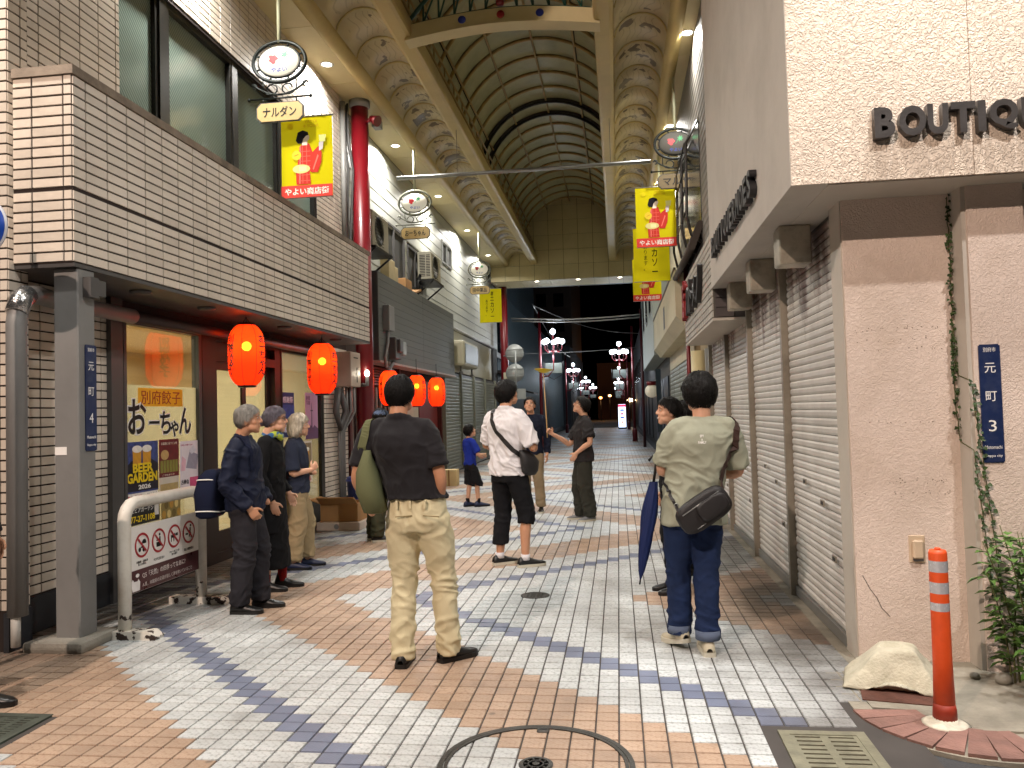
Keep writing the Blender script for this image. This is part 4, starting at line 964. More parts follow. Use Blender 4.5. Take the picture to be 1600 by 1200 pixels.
m = MB(); m.box(-4.51, -4.49, 17.7, 19.5, 0, 2.3); part('door', m, mat('red_door', '#6d1f1c', .5), bB)
# meter boxes, conduit on the fascia end
t = thing('electric_meter', 'grey electric meter with bent conduit on the dark fascia', 'electric meter', (-4.1, 13.9, 2.8))
m = MB(); m.bbox(-4.124, -4.0, 13.75, 14.1, 3.05, 3.5, .015); part('switch_box', m, M_GREYP, t)
m = MB(); m.bbox(-4.124, -3.98, 14.05, 14.45, 2.55, 2.95, .02); m.bbox(-4.0, -3.92, 14.15, 14.38, 2.68, 2.92, .02); part('meter_case', m, M_DKGREY, t); m = MB(); m.bbox(-4.123, -3.95, 14.46, 14.7, 2.65, 2.9, .02); part('cover', m, mat('clear_cover', '#a9aca8', .15, spec=.8), t)
m = MB(); m.tube([(-4.08, 13.9, 3.05), (-4.08, 13.9, 2.85), (-4.08, 13.8, 2.7), (-4.08, 13.7, 2.55), (-4.08, 13.75, 2.4), (-4.08, 14.0, 2.36), (-4.08, 14.2, 2.5)], .03, 8); part('conduit', m, M_GREYP, t)
# water heater on the tiled pier, its pipes
t = thing('water_heater', 'beige water heater box with pipes on the tiled pier behind the second lantern', 'water heater', (-4.15, 11.95, 2.2))
m = MB(); m.bbox(-4.298, -4.03, 11.72, 12.18, 1.98, 2.52, .02); part('case', m, mat('heater_beige', '#b3a394', .45, var=.05), t)
m = MB(); m.box(-4.0305, -4.027, 11.85, 12.05, 2.42, 2.44); m.box(-4.0305, -4.027, 11.98, 12.02, 2.05, 2.28); part('grille', m, M_INK, t)
m = MB()
for k in range(4): m.tube([(-4.2+.04*k, 11.8+.06*k, 1.98), (-4.2+.04*k, 11.82+.06*k, 1.6), (-4.24, 11.7+.08*k, 1.3), (-4.24, 11.75+.06*k, .1)], .018+.004*(k % 2), 8)
part('pipe', m, M_GREYP, t)
m = MB(); m.tube([(-4.2, 11.6, 1.95), (-4.2, 11.5, 1.6), (-4.18, 11.62, 1.35), (-4.15, 11.8, 1.6), (-4.2, 11.7, 1.9)], .05, 8); part('hose', m, M_DKGREY, t)
t = thing('small_lamp', 'small bright white lamp between the water heater and the red column', 'lamp', (-3.9, 12.28, 2.15)); m = MB(); m.ell((-3.95, 12.25, 2.2), (.04, .04, .055), 12, 8); part('globe', m, emis('small_glow', '#fff2d8', 12), t); m = MB(); m.tube([(-3.95, 12.25, 2.15), (-3.95, 12.25, 2.02), (-4.05, 12.3, 2.02)], .03, 8); part('bracket', m, M_GREYP, t)
# air conditioners
M_ACW = mat('aircon_beige', '#b9b4a0', .5, var=.05, dirt=.2, ds=4)
def aircon(y0, z0, L, label):
    t = thing('air_conditioner', label, 'air conditioner', (-4.2, y0, z0)); x0, x1, H = -4.36, -4.04, .62
    m = MB(); m.bbox(x0, x1, y0, y0+L, z0, z0+H, .02); part('case', m, M_ACW, t)
    m = MB()
    for k in range(14): m.box(x0+.05, x1-.14, y0-.006, y0+.002, z0+.06+.036*k, z0+.078+.036*k); m.box(x1-.12, x1-.03, y0-.006, y0+.002, z0+.06+.036*k, z0+.078+.036*k)
    part('side_fin', m, M_INK, t)
    m = MB(); m.lathe([(.001, .0), (.24, .0), (.25, .012), (.26, 0)], (x1, y0+L*.4, z0+H/2), 28, axis='x')
    for k in range(9): m.box(x1+.004, x1+.010, y0+L*.4-.24, y0+L*.4+.24, z0+.07+.057*k, z0+.078+.057*k)
    part('fan_grille', m, mat('fan_dark', '#5c584c', .6), t)
    m = MB(); m.box(-4.40, x1+.06, y0-.05, y0+L+.05, z0-.05, z0-.005); m.tube([(x1+.03, y0, z0-.05), (-4.39, y0, z0-.35)], .02, 6); m.tube([(x1+.03, y0+L, z0-.05), (-4.39, y0+L, z0-.35)], .02, 6); part('bracket', m, M_BLACK, t)
    m = MB(); m.tube([(-4.3, y0-.02, z0+.1), (-4.33, y0-.1, z0-.1), (-4.36, y0-.05, z0-.5)], .03, 8); part('pipe', m, M_INK, t)
aircon(13.0, 4.42, .95, 'air conditioner on black bracket right beside the red column')
aircon(17.3, 4.55, .95, 'air conditioner with white slotted side below the small square window')
t = thing('junk_box', 'cardboard box and papers lying on top of the dark fascia', 'box', (-4.27, 15.9, 4.08)); m = MB(); m.bbox(-4.4, -4.18, 15.6, 16.1, 4.082, 4.3, .01); part('carton', m, mat('cardboard', '#a67c4e', .8, var=.1, vs=6), t)
m = MB(); m.obox((-4.27, 16.6, 4.17), (.1, .02, 0), (0, .25, .06), (0, 0, .02)); part('lid', m, MATS['cardboard'], t)
m = MB(); m.bbox(-4.38, -4.2, 14.5, 14.9, 4.082, 4.5, .02); m.bbox(-4.36, -4.22, 14.95, 15.2, 4.082, 4.42, .02); solo('stored_boards', m, mat('pale_board', '#b7a780', .7, var=.15), 'upright pale boards stored on the fascia under the air conditioner', 'boards')
# wall sign box over the shutters
t = thing('sign_box', 'rounded glazed sign box mounted above the olive roller shutters', 'sign box', (-4.1, 21.2, 3.0))
m = MB(); m.bbox(-4.378, -3.96, 20.5, 22.6, 2.78, 3.46, .07); part('case', m, mat('signbox_beige', '#a9a48d', .4, var=.04), t)
m = MB(); m.bbox(-3.958, -3.945, 20.62, 22.48, 2.86, 3.38, .006); part('face', m, mat('signbox_face', '#6d716c', .45, var=.25, vs=3), t)
m = MB(); m.tube([(-4.1, 20.7, 2.78), (-4.1, 20.7, 2.62)], .03, 8); m.ell((-4.1, 20.7, 2.6), (.06, .06, .05), 10, 7); part('spotlight', m, M_GREYP, t)
m = MB(); m.tube([(-4.1, 22.3, 2.78), (-4.1, 22.3, 2.6)], .03, 8); m.ell((-4.1, 22.3, 2.58), (.06, .06, .05), 10, 7); part('spotlight', m, M_GREYP, t)
# backs of road signs on the far red column
t = thing('road_sign', 'stacked backs of two round road signs strapped to the far red column', 'road sign', (-3.8, 28.4, 2.8)); M_SB = mat('sign_back', '#a7aaa8', .5, .4, var=.08)
for z in (3.62, 2.92): m = MB(); m.lathe([(.001, 0), (.33, 0), (.33, .012), (.001, .012)], (-3.62, 28.2, z), 32, axis='y'); part('disc', m, M_SB, t)
m = MB(); m.box(-4.0, -3.25, 28.18, 28.2, 1.98, 2.35); part('plate', m, M_SB, t)
m = MB(); m.tube([(-3.58, 28.15, 2.0), (-3.58, 28.15, 3.7)], .03, 8)
for z in (3.75, 3.5, 3.05, 2.8): m.box(-3.9, -3.3, 28.17, 28.19, z, z+.03)
m.tube([(-4.05, 28.4, 3.55), (-3.6, 28.2, 3.55)], .025, 6); part('stay', m, M_SB, t)
m = MB(); m.bbox(-4.05, -3.7, 28.25, 28.4, 2.5, 2.95, .02); part('control_box', m, mat('box_cream', '#bdb99e', .5), t)
# ------------------------------------------------------------------ right: boutique corner building
bR = thing('boutique_building', 'pale stucco corner building with boutique lettering and roller shutters', 'building', (1.36, 5, 0))
M_STUC = mat('stucco', '#e4d4c2', .85, var=.05, vs=2, dirt=.12, dirtcol='#8c7864', ds=1.6)
def stucco_nodes(m, sc, dist):
    t = m.node_tree; n = t.nodes; L = t.links.new; b = n['Principled BSDF']; tc = n.new('ShaderNodeTexCoord')
    v = n.new('ShaderNodeTexNoise'); v.inputs['Scale'].default_value = sc; v.inputs['Detail'].default_value = 3; v.inputs['Distortion'].default_value = 1.2; L(tc.outputs['Object'], v.inputs['Vector'])
    r = n.new('ShaderNodeMapRange'); r.inputs[1].default_value = .42; r.inputs[2].default_value = .6; L(v.outputs[0], r.inputs[0])
    bp = n.new('ShaderNodeBump'); bp.inputs['Strength'].default_value = .8; bp.inputs['Distance'].default_value = dist; L(r.outputs[0], bp.inputs['Height']); L(bp.outputs[0], b.inputs['Normal'])
stucco_nodes(M_STUC, 46, .008)
M_STUC2 = mat('pillar_stucco', '#e2d0c3', .9, var=.06, vs=2, dirt=.3, dirtcol='#9c8467', ds=2.2); stucco_nodes(M_STUC2, 60, .0028)
M_SMO = mat('smooth_render', '#bdb6ab', .75, var=.05, vs=1.5, bump=.1, bs=25, dirt=.25, dirtcol='#7d766b', ds=1.2)
FB = 2.745
m = MB(); m.box(1.0, 1.957, 4.58, 5.9, FB, 7.4); m.box(1.961, 4.2, 4.58, 5.9, FB, 7.4); part('front_fascia', m, M_STUC, bR)
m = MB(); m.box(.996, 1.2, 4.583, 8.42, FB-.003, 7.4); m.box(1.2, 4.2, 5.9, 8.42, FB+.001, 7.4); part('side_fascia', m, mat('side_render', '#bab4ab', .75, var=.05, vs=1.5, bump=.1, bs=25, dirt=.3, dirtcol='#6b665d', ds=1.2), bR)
m = MB(); m.box(1.2, 4.2, 4.6, 8.42, FB-.006, FB-.001); part('soffit', m, M_SMO, bR)
m = MB(); m.box(1.365, 1.98, 4.97, 5.22, -.01, FB-.006); pl_ = part('pillar', m, M_STUC2, bR)
m = MB(); m.tube([(1.40, 4.9695, .50), (1.44, 4.9695, .42), (1.475, 4.9695, .37), (1.50, 4.9695, .31), (1.545, 4.9695, .26)], .0022, 4); part('crack', m, M_INK, pl_)
m = MB(); rg_ = random.Random(8)
for zz, n_ in ((1.95, 26), (1.89, 14), (1.83, 10), (1.05, 22), (.98, 18), (1.4, 8)):
    for k in range(n_):
        x_ = 1.40+rg_.random()**.8*.52; w_ = rg_.uniform(.002, .007); z_ = zz+rg_.gauss(0, .008); m.box(x_, x_+w_, 4.9685, 4.9702, z_, z_+rg_.uniform(.002, .006))
part('chip', m, mat('chip_brown', '#6d5a45', .9), pl_, kind='stuff')
m = MB(); m.box(1.358, 1.368, 4.985, 5.22, -.01, FB-.006); part('pillar_edge', m, M_SMO, bR)
m = MB(); m.box(2.0, 2.30, 4.80, 5.22, -.01, FB-.006); part('pillar', m, M_STUC2, bR)
m = MB(); m.box(1.975, 2.003, 4.815, 5.2, -.01, FB-.006); part('pillar_edge', m, M_SMO, bR)
m = MB(); m.box(2.302, 2.36, 4.9, 5.1, 0, 2.35); m.box(2.36, 3.4, 4.9, 5.1, 2.28, 2.35); part('door_frame', m, M_DARKW, bR)
m = MB(); m.box(2.36, 3.4, 5.0, 5.04, 0, 2.28); part('door', m, mat('dark_door', '#2c2622', .3), bR); m = MB(); m.box(2.30, 4.2, 4.95, 5.2, 2.352, FB-.006); part('lintel', m, M_STUC2, bR)
m = MB(); m.box(1.42, 4.2, 5.25, 8.42, 0, FB-.01); m.box(1.42, 4.2, 8.42, 11.9, 0, 6.6); part('inner_wall', m, M_INK, bR)
# letters on the fascia
M_LET = mat('letter_metal', '#5a5654', .35, .6, var=.1, bump=.1, bs=60)
def letters(s, o, xd, pitch, h, parent, depth, ws=None, m_=M_LET, bold=.03):
    xd = Vector(xd).normalized()
    for i, ch in enumerate(s):
        w = (ws or {}).get(ch, .78)*pitch
        text(ch, Vector(o)+xd*(i*pitch+(pitch-w)/2), xd, (0, 0, 1), w, h, m_, parent, 'letter', depth, bold=bold)
sg = thing('boutique_lettering', 'raised grey metal letters reading BOUTIQUE across the pale stucco front', 'lettering', (1.9, 4.57, 3.0))
for ch, a_, b_ in zip('BOUTIQUE', (1.44, 1.568, 1.715, 1.835, 1.972, 2.03, 2.19, 2.31), (1.548, 1.708, 1.822, 1.96, 2.012, 2.175, 2.297, 2.40)): text(ch, (a_, 4.58, 2.965), (1, 0, 0), (0, 0, 1), b_-a_, .168, M_LET, sg, 'letter', .045, bold=.045)
sg = thing('side_lettering', 'dark raised lettering along the boutique fascia facing the street', 'lettering', (.99, 6.8, 3.0))
letters('BOUTIQUERMOES', (.996, 7.95, 2.97), (0, -1, 0), .182, .19, sg, .05, {'I': .3}, mat('letter_dark', '#2b2a2c', .5, .3))
# shutters on the street wall
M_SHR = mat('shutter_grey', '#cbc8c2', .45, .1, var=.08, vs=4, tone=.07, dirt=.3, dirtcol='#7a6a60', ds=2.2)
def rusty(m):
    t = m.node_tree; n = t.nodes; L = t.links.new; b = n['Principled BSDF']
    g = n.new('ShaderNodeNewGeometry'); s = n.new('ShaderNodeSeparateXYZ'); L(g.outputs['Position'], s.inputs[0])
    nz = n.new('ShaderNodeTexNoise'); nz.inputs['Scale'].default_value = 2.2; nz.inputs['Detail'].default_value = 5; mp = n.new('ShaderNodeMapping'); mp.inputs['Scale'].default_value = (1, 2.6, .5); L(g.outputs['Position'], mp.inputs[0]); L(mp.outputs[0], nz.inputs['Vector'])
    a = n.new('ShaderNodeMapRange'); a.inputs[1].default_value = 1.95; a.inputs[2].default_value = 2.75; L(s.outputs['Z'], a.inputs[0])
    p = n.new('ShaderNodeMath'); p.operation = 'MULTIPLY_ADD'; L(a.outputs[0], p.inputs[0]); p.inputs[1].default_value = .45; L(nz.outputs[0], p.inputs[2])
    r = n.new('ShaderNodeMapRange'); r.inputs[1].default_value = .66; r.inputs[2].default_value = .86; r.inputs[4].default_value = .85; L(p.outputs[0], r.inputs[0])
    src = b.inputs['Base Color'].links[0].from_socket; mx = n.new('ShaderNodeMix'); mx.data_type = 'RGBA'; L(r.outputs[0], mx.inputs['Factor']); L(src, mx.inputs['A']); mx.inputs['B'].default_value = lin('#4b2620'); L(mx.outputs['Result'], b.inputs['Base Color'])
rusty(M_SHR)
M_POST = mat('shutter_post', '#958d7f', .45, .3, var=.12, dirt=.4, ds=4)
ysR = [5.2, 6.68, 8.38, 10.12, 11.85]
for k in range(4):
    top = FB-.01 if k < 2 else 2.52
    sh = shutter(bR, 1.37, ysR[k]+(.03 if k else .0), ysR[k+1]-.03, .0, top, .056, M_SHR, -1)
    yc = (ysR[k]+ysR[k+1])/2
    for (zz, dy) in ((.85, -.3), (.52, -.55), (.95, .2)):
        m = MB(); m.box(1.346, 1.353, yc+dy-.045, yc+dy+.045, zz-.02, zz+.02); part('lock_plate', m, M_POST, sh); m = MB(); m.box(1.3445, 1.346, yc+dy-.03, yc+dy+.03, zz-.011, zz+.011); part('slot', m, M_INK, sh)
for y in ysR[1:]:
    m = MB(); m.box(1.325, 1.41, y-.03, y+.03, -.005, FB-.008 if y < 8.4 else 2.52); part('shutter_post', m, M_POST, bR)
for k, y in enumerate((5.66, 6.88, 8.1)):
    m = MB(); m.bbox(1.12, 1.33, y-.09, y+.11, FB-.27, FB-.007, .008); part('lamp_box', m, mat('box_tin', '#b3ab9b', .35, .4, var=.15, dirt=.6, ds=6), bR)
# small intercom box on the pillar
t = thing('outlet_box', 'small cream outlet box on the stucco pillar above the concrete block', 'outlet box', (1.7, 4.96, .66)); m = MB(); m.bbox(1.665, 1.755, 4.962, 4.972, .575, .735, .004); m.bbox(1.68, 1.74, 4.935, 4.964, .60, .71, .01); part('cover', m, mat('outlet_cream', '#cdb79c', .5), t); m = MB(); m.box(1.683, 1.737, 4.945, 4.96, .587, .6); part('socket', m, M_DKGREY, t)
plate('narrow blue street plate numbered 3 on the pale stucco pillar', (2.025, 4.7995, 1.165), (1, 0, 0), .112, .665, [(b_.replace('4', '3'), z*.665, w_*.112, h_*.74) for b_, z, w_, h_ in LN])

# ------------------------------------------------------------------ neighbour with white brick fascia, grey boards above
b2 = thing('board_building', 'dark grey board-clad building above a white brick shop fascia', 'building', (1.2, 10, 0))
M_WBR = mat('white_brick', '#a9a59c', .6, var=.06, vs=3, tone=.08, bump=.15, bs=50, dirt=.25, ds=2)
M_GBD = mat('grey_board', '#77726a', .6, var=.06, vs=2, tone=.05, dirt=.2, ds=1.5)
m = MB(); m.box(1.012, 1.42, 8.425, 11.7, 2.44, 3.34); bw = part('brick_fascia', m, mat('brick_joint', '#57534c', .9), b2)
um = MB(); um.add([(-.5, 0, -.5), (.5, 0, -.5), (.5, 0, .5), (-.5, 0, .5), (-.47, -1, -.42), (.47, -1, -.42), (.47, -1, .42), (-.47, -1, .42)], [(4, 5, 6, 7), (0, 1, 5, 4), (1, 2, 6, 5), (2, 3, 7, 6), (3, 0, 4, 7)]); UB = um.mesh('brick', M_WBR)
for j in range(12):
    y = 8.43-(.11 if j % 2 else 0)
    while y < 11.7:
        a, c = max(8.43, y), min(11.7, y+.22)
        if c-a > .04: piece('brick', UB, (1.012, (a+c)/2, 2.445+.074*j+.037), bw, rot=(0, 0, -math.pi/2), scale=(c-a-.008, .012, .067))
        y += .22
for j in range(4):
    for i in range(2): m = MB(); m.box(1.03+.2*i, 1.218+.2*i, 8.412, 8.424, 2.45+.1*j, 2.543+.1*j); part('end_brick', m, mat('dark_brick', '#4a4342', .6, tone=.1), bw)
m = MB(); m.box(1.002, 1.40, 8.41, 11.72, 2.41, 2.438); part('soffit', m, M_SMO, b2)
m = MB(); m.box(1.215, 1.6, 8.43, 14.4, 3.3, 6.9); part('wall', m, M_INK, b2)
z = 3.342
while z < 6.85:
    m = MB(); m.prism([(0, 0), (-.012, 0), (-.016, .015), (-.012, .108), (0, .108)], (1.215, 8.44, z), (1, 0, 0), (0, 0, 1), (0, 5.95, 0)); part('board', m, M_GBD, b2); z += .112
sg = thing('shop_lettering', 'red and black raised shop lettering on the white brick fascia', 'lettering', (1.0, 10, 2.9))
for ch, y, hh, c in (('店', 11.5, .55, '#8d1f24'), ('ハ', 10.9, .36, '#191718'), ('ト', 10.45, .42, '#191718'), ('メ', 10.0, .36, '#191718'), ('ノ', 9.55, .42, '#191718')):
    text(ch, (1.0, y, 2.74), (0, -1, 0), (0, 0, 1), .36, hh, mat('sl_'+c[1:], c, .5), sg, 'letter', .06, bold=.03)
t = thing('window_guard', 'black wire window guard and rolled awning jutting from the grey boards', 'window guard', (1.1, 12.3, 3.9))
m = MB(); m.box(1.19, 1.20, 10.9, 13.4, 3.75, 5.45); part('pane', m, mat('guard_pane', '#1c2022', .15, spec=.8), t)
m = MB()
for y in (10.9, 11.7, 12.55, 13.4): m.tube([(1.18, y, 5.4), (1.02, y, 5.1), (1.0, y, 4.1), (1.05, y, 3.85), (1.18, y, 3.75)], .022, 6)
for z in (5.1, 4.8, 4.5, 4.2): m.tube([(1.0, 10.9, z), (1.0, 13.4, z)], .012, 6)
part('guard', m, M_BLACK, t)
m = MB()
for k in range(7): m.tube([(1.17-.02*k, 10.85, 3.98-.05*k+.0), (1.17-.025*k, 13.5, 3.98-.05*k)], .05, 8)
part('awning', m, mat('awning_dark', '#3f3833', .8, var=.2), t)
m = MB(); m.tube([(1.16, 13.2, .0), (1.16, 13.2, 3.9)], .035, 8); solo('red_pipe', m, M_RED, 'thin red pipe between the white brick fascia and the cream balcony', 'pipe')
m = MB(); m.lathe([(.12, 0), (.12, 2.42)], (1.30, 13.0, 0), 18); solo('cream_column', m, mat('cream_column', '#c9bb8e', .5, var=.06), 'round cream column under the white brick fascia', 'column')
b5 = thing('glazed_shopfront', 'dark shop window with white frame beside the cream column', 'shopfront', (1.36, 12.4, 0))
m = MB(); m.box(1.40, 1.41, 11.9, 13.6, .0, 2.42); part('pane', m, mat('dark_pane', '#11161a', .08, spec=.9), b5)
m = MB()
for y in (11.92, 12.5, 13.55): m.box(1.35, 1.40, y, y+.06, 0, 2.42)
part('frame', m, M_WHITE, b5)
# cream balcony building and the one beyond
b3 = thing('balcony_building', 'cream building with a deep boxed balcony over dim shutters', 'building', (1.36, 17, 0))
M_CRB = mat('cream_render', '#c3bb9f', .7, var=.06, vs=1.5, dirt=.3, dirtcol='#7d745c', ds=1.5)
m = MB(); m.prism([(1.0, 3.05), (1.0, 3.82), (1.5, 3.82), (1.5, 2.86), (1.16, 2.86)], (0, 13.45, 0), (1, 0, 0), (0, 0, 1), (0, 8.0, 0)); part('balcony', m, M_CRB, b3)
m = MB(); m.box(.985, 1.02, 13.44, 21.46, 3.822, 3.86); part('coping', m, M_DKGREY, b3); m = MB(); m.box(.992, .999, 16.5, 16.9, 3.15, 3.6); part('notch', m, M_DKGREY, b3)
m = MB(); m.box(1.40, 1.9, 13.6, 21.5, 0, 6.6); part('wall', m, M_CRB, b3)
ys = [14.3, 16.2, 18.1, 20.0, 21.4]
for k in range(4): shutter(b3, 1.38, ys[k]+.03, ys[k+1]-.03, 0, 2.5, .1, M_SHB, -1)
m = MB(); m.box(1.3, 1.4, 13.62, 14.28, 0, 2.86); part('pier', m, mat('tan_pier', '#8c7a5a', .6), b3)
b4 = thing('far_cream_building', 'tall cream and blue-grey building past the balcony on the shutter side', 'building', (1.2, 26, 0))
m = MB(); m.box(1.0, 1.6, 21.6, 30.5, 2.95, 7.5); part('upper_wall', m, mat('bluegrey_render', '#9aa29d', .6, var=.08, vs=.7), b4); m = MB(); m.box(1.4, 1.9, 21.6, 30.5, 0, 2.95); part('lower_wall', m, mat('dim_wall', '#4e4a44', .8, var=.2), b4)
for k in range(3): m = MB(); m.box(.985, 1.0, 22.6+2.7*k, 23.8+2.7*k, 4.2, 5.6); w = part('window', m, M_STEEL, b4); m = MB(); m.box(.98, .986, 22.66+2.7*k, 23.74+2.7*k, 4.26, 5.54); part('pane', m, MATS['dark_pane'], w)
for k in range(3): m = MB(); m.box(1.36, 1.40, 22+2.6*k, 24.2+2.6*k, .05, 2.4); part('dark_door', m, mat('navy_door', '#232a38', .4), b4)
t = thing('round_lantern', 'white round paper lantern hanging outside the far dim shops', 'lantern', (1.05, 24.5, 2)); m = MB(); m.ell((1.02, 24.5, 2.05), (.2, .2, .2), 18, 12); part('paper_globe', m, mat('paper_white', '#d9d5c6', .7, emit='#fff1d0', es=.12), t); m = MB(); m.lathe([(.14, 2.22), (.15, 2.34), (.001, 2.34)], (1.02, 24.5, 0), 14); part('cap', m, M_RED, t)
m = MB(); m.box(1.15, 1.3, 24.3, 24.32, .8, 2.7); solo('shop_signboard', m, mat('dim_sign', '#2d3c46', .5), 'dark narrow shop signboard below the blue-grey building', 'signboard')
# bicycle parked by the far shops
t = thing('bicycle', 'dark bicycle parked against the dim shops behind the man in the sage shirt', 'bicycle', (1.05, 15.6, 0))
for y in (15.1, 16.15):
    m = MB(); m.tube([(1.05, y+.33*math.cos(a), .34+.33*math.sin(a)) for a in [k*math.pi/14 for k in range(28)]], .018, 6, closed=True); w = part('wheel', m, M_INK, t)
    m = MB()
    for k in range(10): a = k*math.pi/5; m.tube([(1.05, y, .34), (1.05, y+.31*math.cos(a), .34+.31*math.sin(a))], .003, 4)
    part('spokes', m, M_STEEL, w)
m = MB(); m.tube([(1.05, 15.1, .34), (1.05, 15.28, .85), (1.05, 15.32, .98)], .016, 6); m.tube([(1.05, 15.28, .8), (1.05, 15.7, .3), (1.05, 15.85, .82)], .016, 6); m.tube([(1.05, 15.7, .3), (1.05, 16.15, .34), (1.05, 15.82, .7)], .012, 6); part('frame', m, M_DKGREY, t)
m = MB(); m.tube([(.8, 15.4, 1.02), (.9, 15.33, 1.0), (1.05, 15.32, .98), (1.2, 15.33, 1.0), (1.3, 15.4, 1.02)], .013, 6); part('handlebar', m, M_STEEL, t); m = MB(); m.ell((1.05, 15.87, .86), (.07, .13, .035), 10, 6); part('saddle', m, M_INK, t)
m = MB(); m.box(.9, 1.2, 15.0, 15.24, .75, .98); part('basket', m, M_DKGREY, t)

# ------------------------------------------------------------------ open street beyond the arcade
M_STL = mat('steel_siding', '#5a6a72', .45, .4, var=.05, vs=.6)
bF = thing('steel_building', 'tall blue-grey ribbed steel building beyond the arcade', 'building', (-4.6, 42, 0))
m = MB(); m.box(-9, -4.55, 30, 66, 0, 6.4); m.box(-9, -4.9, 30, 48, 6.4, 11); part('wall', m, M_STL, bF)
m = MB()
for k in range(120): m.box(-4.55, -4.51, 30.1+.3*k, 30.2+.3*k, .3, 6.3)
part('rib', m, M_STL, bF, kind='stuff')
m = MB(); m.box(-4.5, -3.9, 29.4, 32.5, 3.0, 3.1); m.prism([(-4.6, 2.55), (-3.2, 2.2), (-3.2, 2.26), (-4.6, 2.65)], (0, 30.4, 0), (1, 0, 0), (0, 0, 1), (0, 1.8, 0)); part('eave', m, M_INK, bF)
m = MB(); m.box(-4.52, -4.45, 29.45, 31.2, 3.6, 5.9); w = part('window', m, M_GREYP, bF); m = MB(); m.box(-4.449, -4.44, 29.65, 31.0, 3.8, 5.7); part('pane', m, MATS['dark_pane'], w)
bT = thing('dark_tower', 'dark apartment tower rising at the end of the night street', 'building', (-9, 110, 0)); M_TWR = mat('tower_wall', '#6a5a50', .8, var=.1, vs=.2)
m = MB(); m.box(-15, -5.2, 95, 120, 0, 20); part('wall', m, M_TWR, bT)
for i in range(4):
    for j in range(6): m = MB(); m.box(-13.6+2.1*i, -12.4+2.1*i, 94.9, 95, 2+3*j, 3.6+3*j); part('window', m, MATS['dark_pane'], bT)
fb = []
for nm, x0, x1, y0, y1, h, c, lb in (('far_house', -9, -3.9, 67, 92, 7, '#3d3f44', 'dark low house row behind the ribbed steel building'), ('far_house', 1.55, 6, 31.5, 50, 8, '#4a4744', 'dark house row just past the blue-grey building'), ('far_house', 1.6, 6, 51, 95, 7, '#3a3c40', 'far dark house row behind the glowing sign pillar'), ('far_house', -3.2, 3.5, 128, 134, 9, '#5d4030', 'dim brown house closing the far end of the street')):
    t = thing(nm, lb, 'house', ((x0+x1)/2, y0, 0)); m = MB(); m.box(x0, x1, y0, y1, 0, h); part('wall', m, mat('fh_'+c[1:], c, .8, var=.15, vs=.3), t)
    n = int((y1-y0)/4); s = x1 if x0 < -3.5 else x0
    for k in range(n):
        m = MB(); m.box(s-.04, s+.04, y0+1+4*k, y0+3+4*k, .2, 2.3); part('door', m, M_INK, t); m = MB(); m.box(s-.05, s+.05, y0+1.2+4*k, y0+2.8+4*k, 3.6, 5); part('window', m, MATS['dark_pane'], t)
M_LRED = mat('lamp_red', '#5e0f18', .35, var=.06)
M_GLOBE = emis('globe_glow', '#e6f2ff', 16)
def street_lamp(x, y, label, P, h=4.35, globes=True):
    t = thing('street_lamp', label, 'street lamp', (x, y, 0), 'red street lamps with globe clusters')
    px_ = x+(-.52 if x < -1 else .62); m = MB(); m.tube([(px_, y, 0), (px_, y, h+1.1)], [.07, .055], 10); m.lathe([(.12, 0), (.12, .5), (.08, .6)], (px_, y, 0), 12); part('post', m, M_LRED, t)
    m = MB(); m.tube([(px_, y, h-1.5), (px_+(x-px_)*.6, y, h-1.45), (x, y, h-1.2), (x, y, h-.2)], .03, 8); part('bracket_arm', m, M_LRED, t)
    m = MB()
    for k in range(5):
        a = k*2*math.pi/5+.3; m.tube([(x, y, h-.45), (x+.22*math.cos(a), y+.22*math.sin(a), h-.52), (x+.35*math.cos(a), y+.35*math.sin(a), h-.4), (x+.36*math.cos(a), y+.36*math.sin(a), h-.24)], .02, 6)
    part('arm', m, M_LRED, t); me = None
    for k in range(6):
        a = k*2*math.pi/5+.3; r = .36 if k < 5 else 0; z = h-.1 if k < 5 else h+.28
        if me is None:
            m = MB(); m.ell((0, 0, 0), (.105, .105, .105), 12, 8); me = m.mesh('globe', M_GLOBE)
        piece('globe', me, (x+r*math.cos(a), y+r*math.sin(a), z), t)
    m = MB(); m.tube([(x, y, h-.2), (x, y, h+.15)], .03, 8); part('finial', m, M_LRED, t)
    m = MB(); m.box(x-.32, x+.32, y-.02, y+.02, h-1.35, h-.95); part('name_board', m, mat('lamp_board', '#8d9590', .5), t)
    m = MB(); m.tube([(x-.38, y, h-.9), (x-.36, y, h-1.4), (x, y, h-1.6), (x+.36, y, h-1.4), (x+.38, y, h-.9)], .015, 6); part('scroll', m, M_INK, t)
    if P: lamp('globe_lamp', 'POINT', (x, y, h-.62), P, (.86, .93, 1), t, size=.3)
for i, (x, y) in enumerate(((-2.45, 31), (-2.95, 54), (-3.0, 76), (-3.0, 98))):
    street_lamp(x, y, ('red globe street lamp right beside the ribbed steel building', 'second red globe street lamp along the steel building side', 'third red globe street lamp along the steel building side', 'fourth and smallest red globe street lamp along the steel building side')[i], (110, 80, 60, 40)[i])
for i, (x, y) in enumerate(((.12, 38), (.14, 60), (.1, 82), (.05, 104))):
    street_lamp(x, y, ('red globe street lamp nearest the blue-grey building', 'second red globe street lamp above the glowing sign pillar', 'third red globe street lamp above the glowing sign pillar', 'fourth and smallest red globe street lamp above the glowing sign pillar')[i], (90, 70, 50, 40)[i])
m = MB(); m.tube([(1.0, 32, 0), (1.0, 32, 5.5)], .06, 10); solo('dark_post', m, mat('dark_red', '#43141a', .4), 'dark red utility post past the blue-grey building', 'post')
t = thing('sign_pillar', 'slim glowing white sign pillar in the middle of the far street', 'sign pillar', (.28, 62, 0))
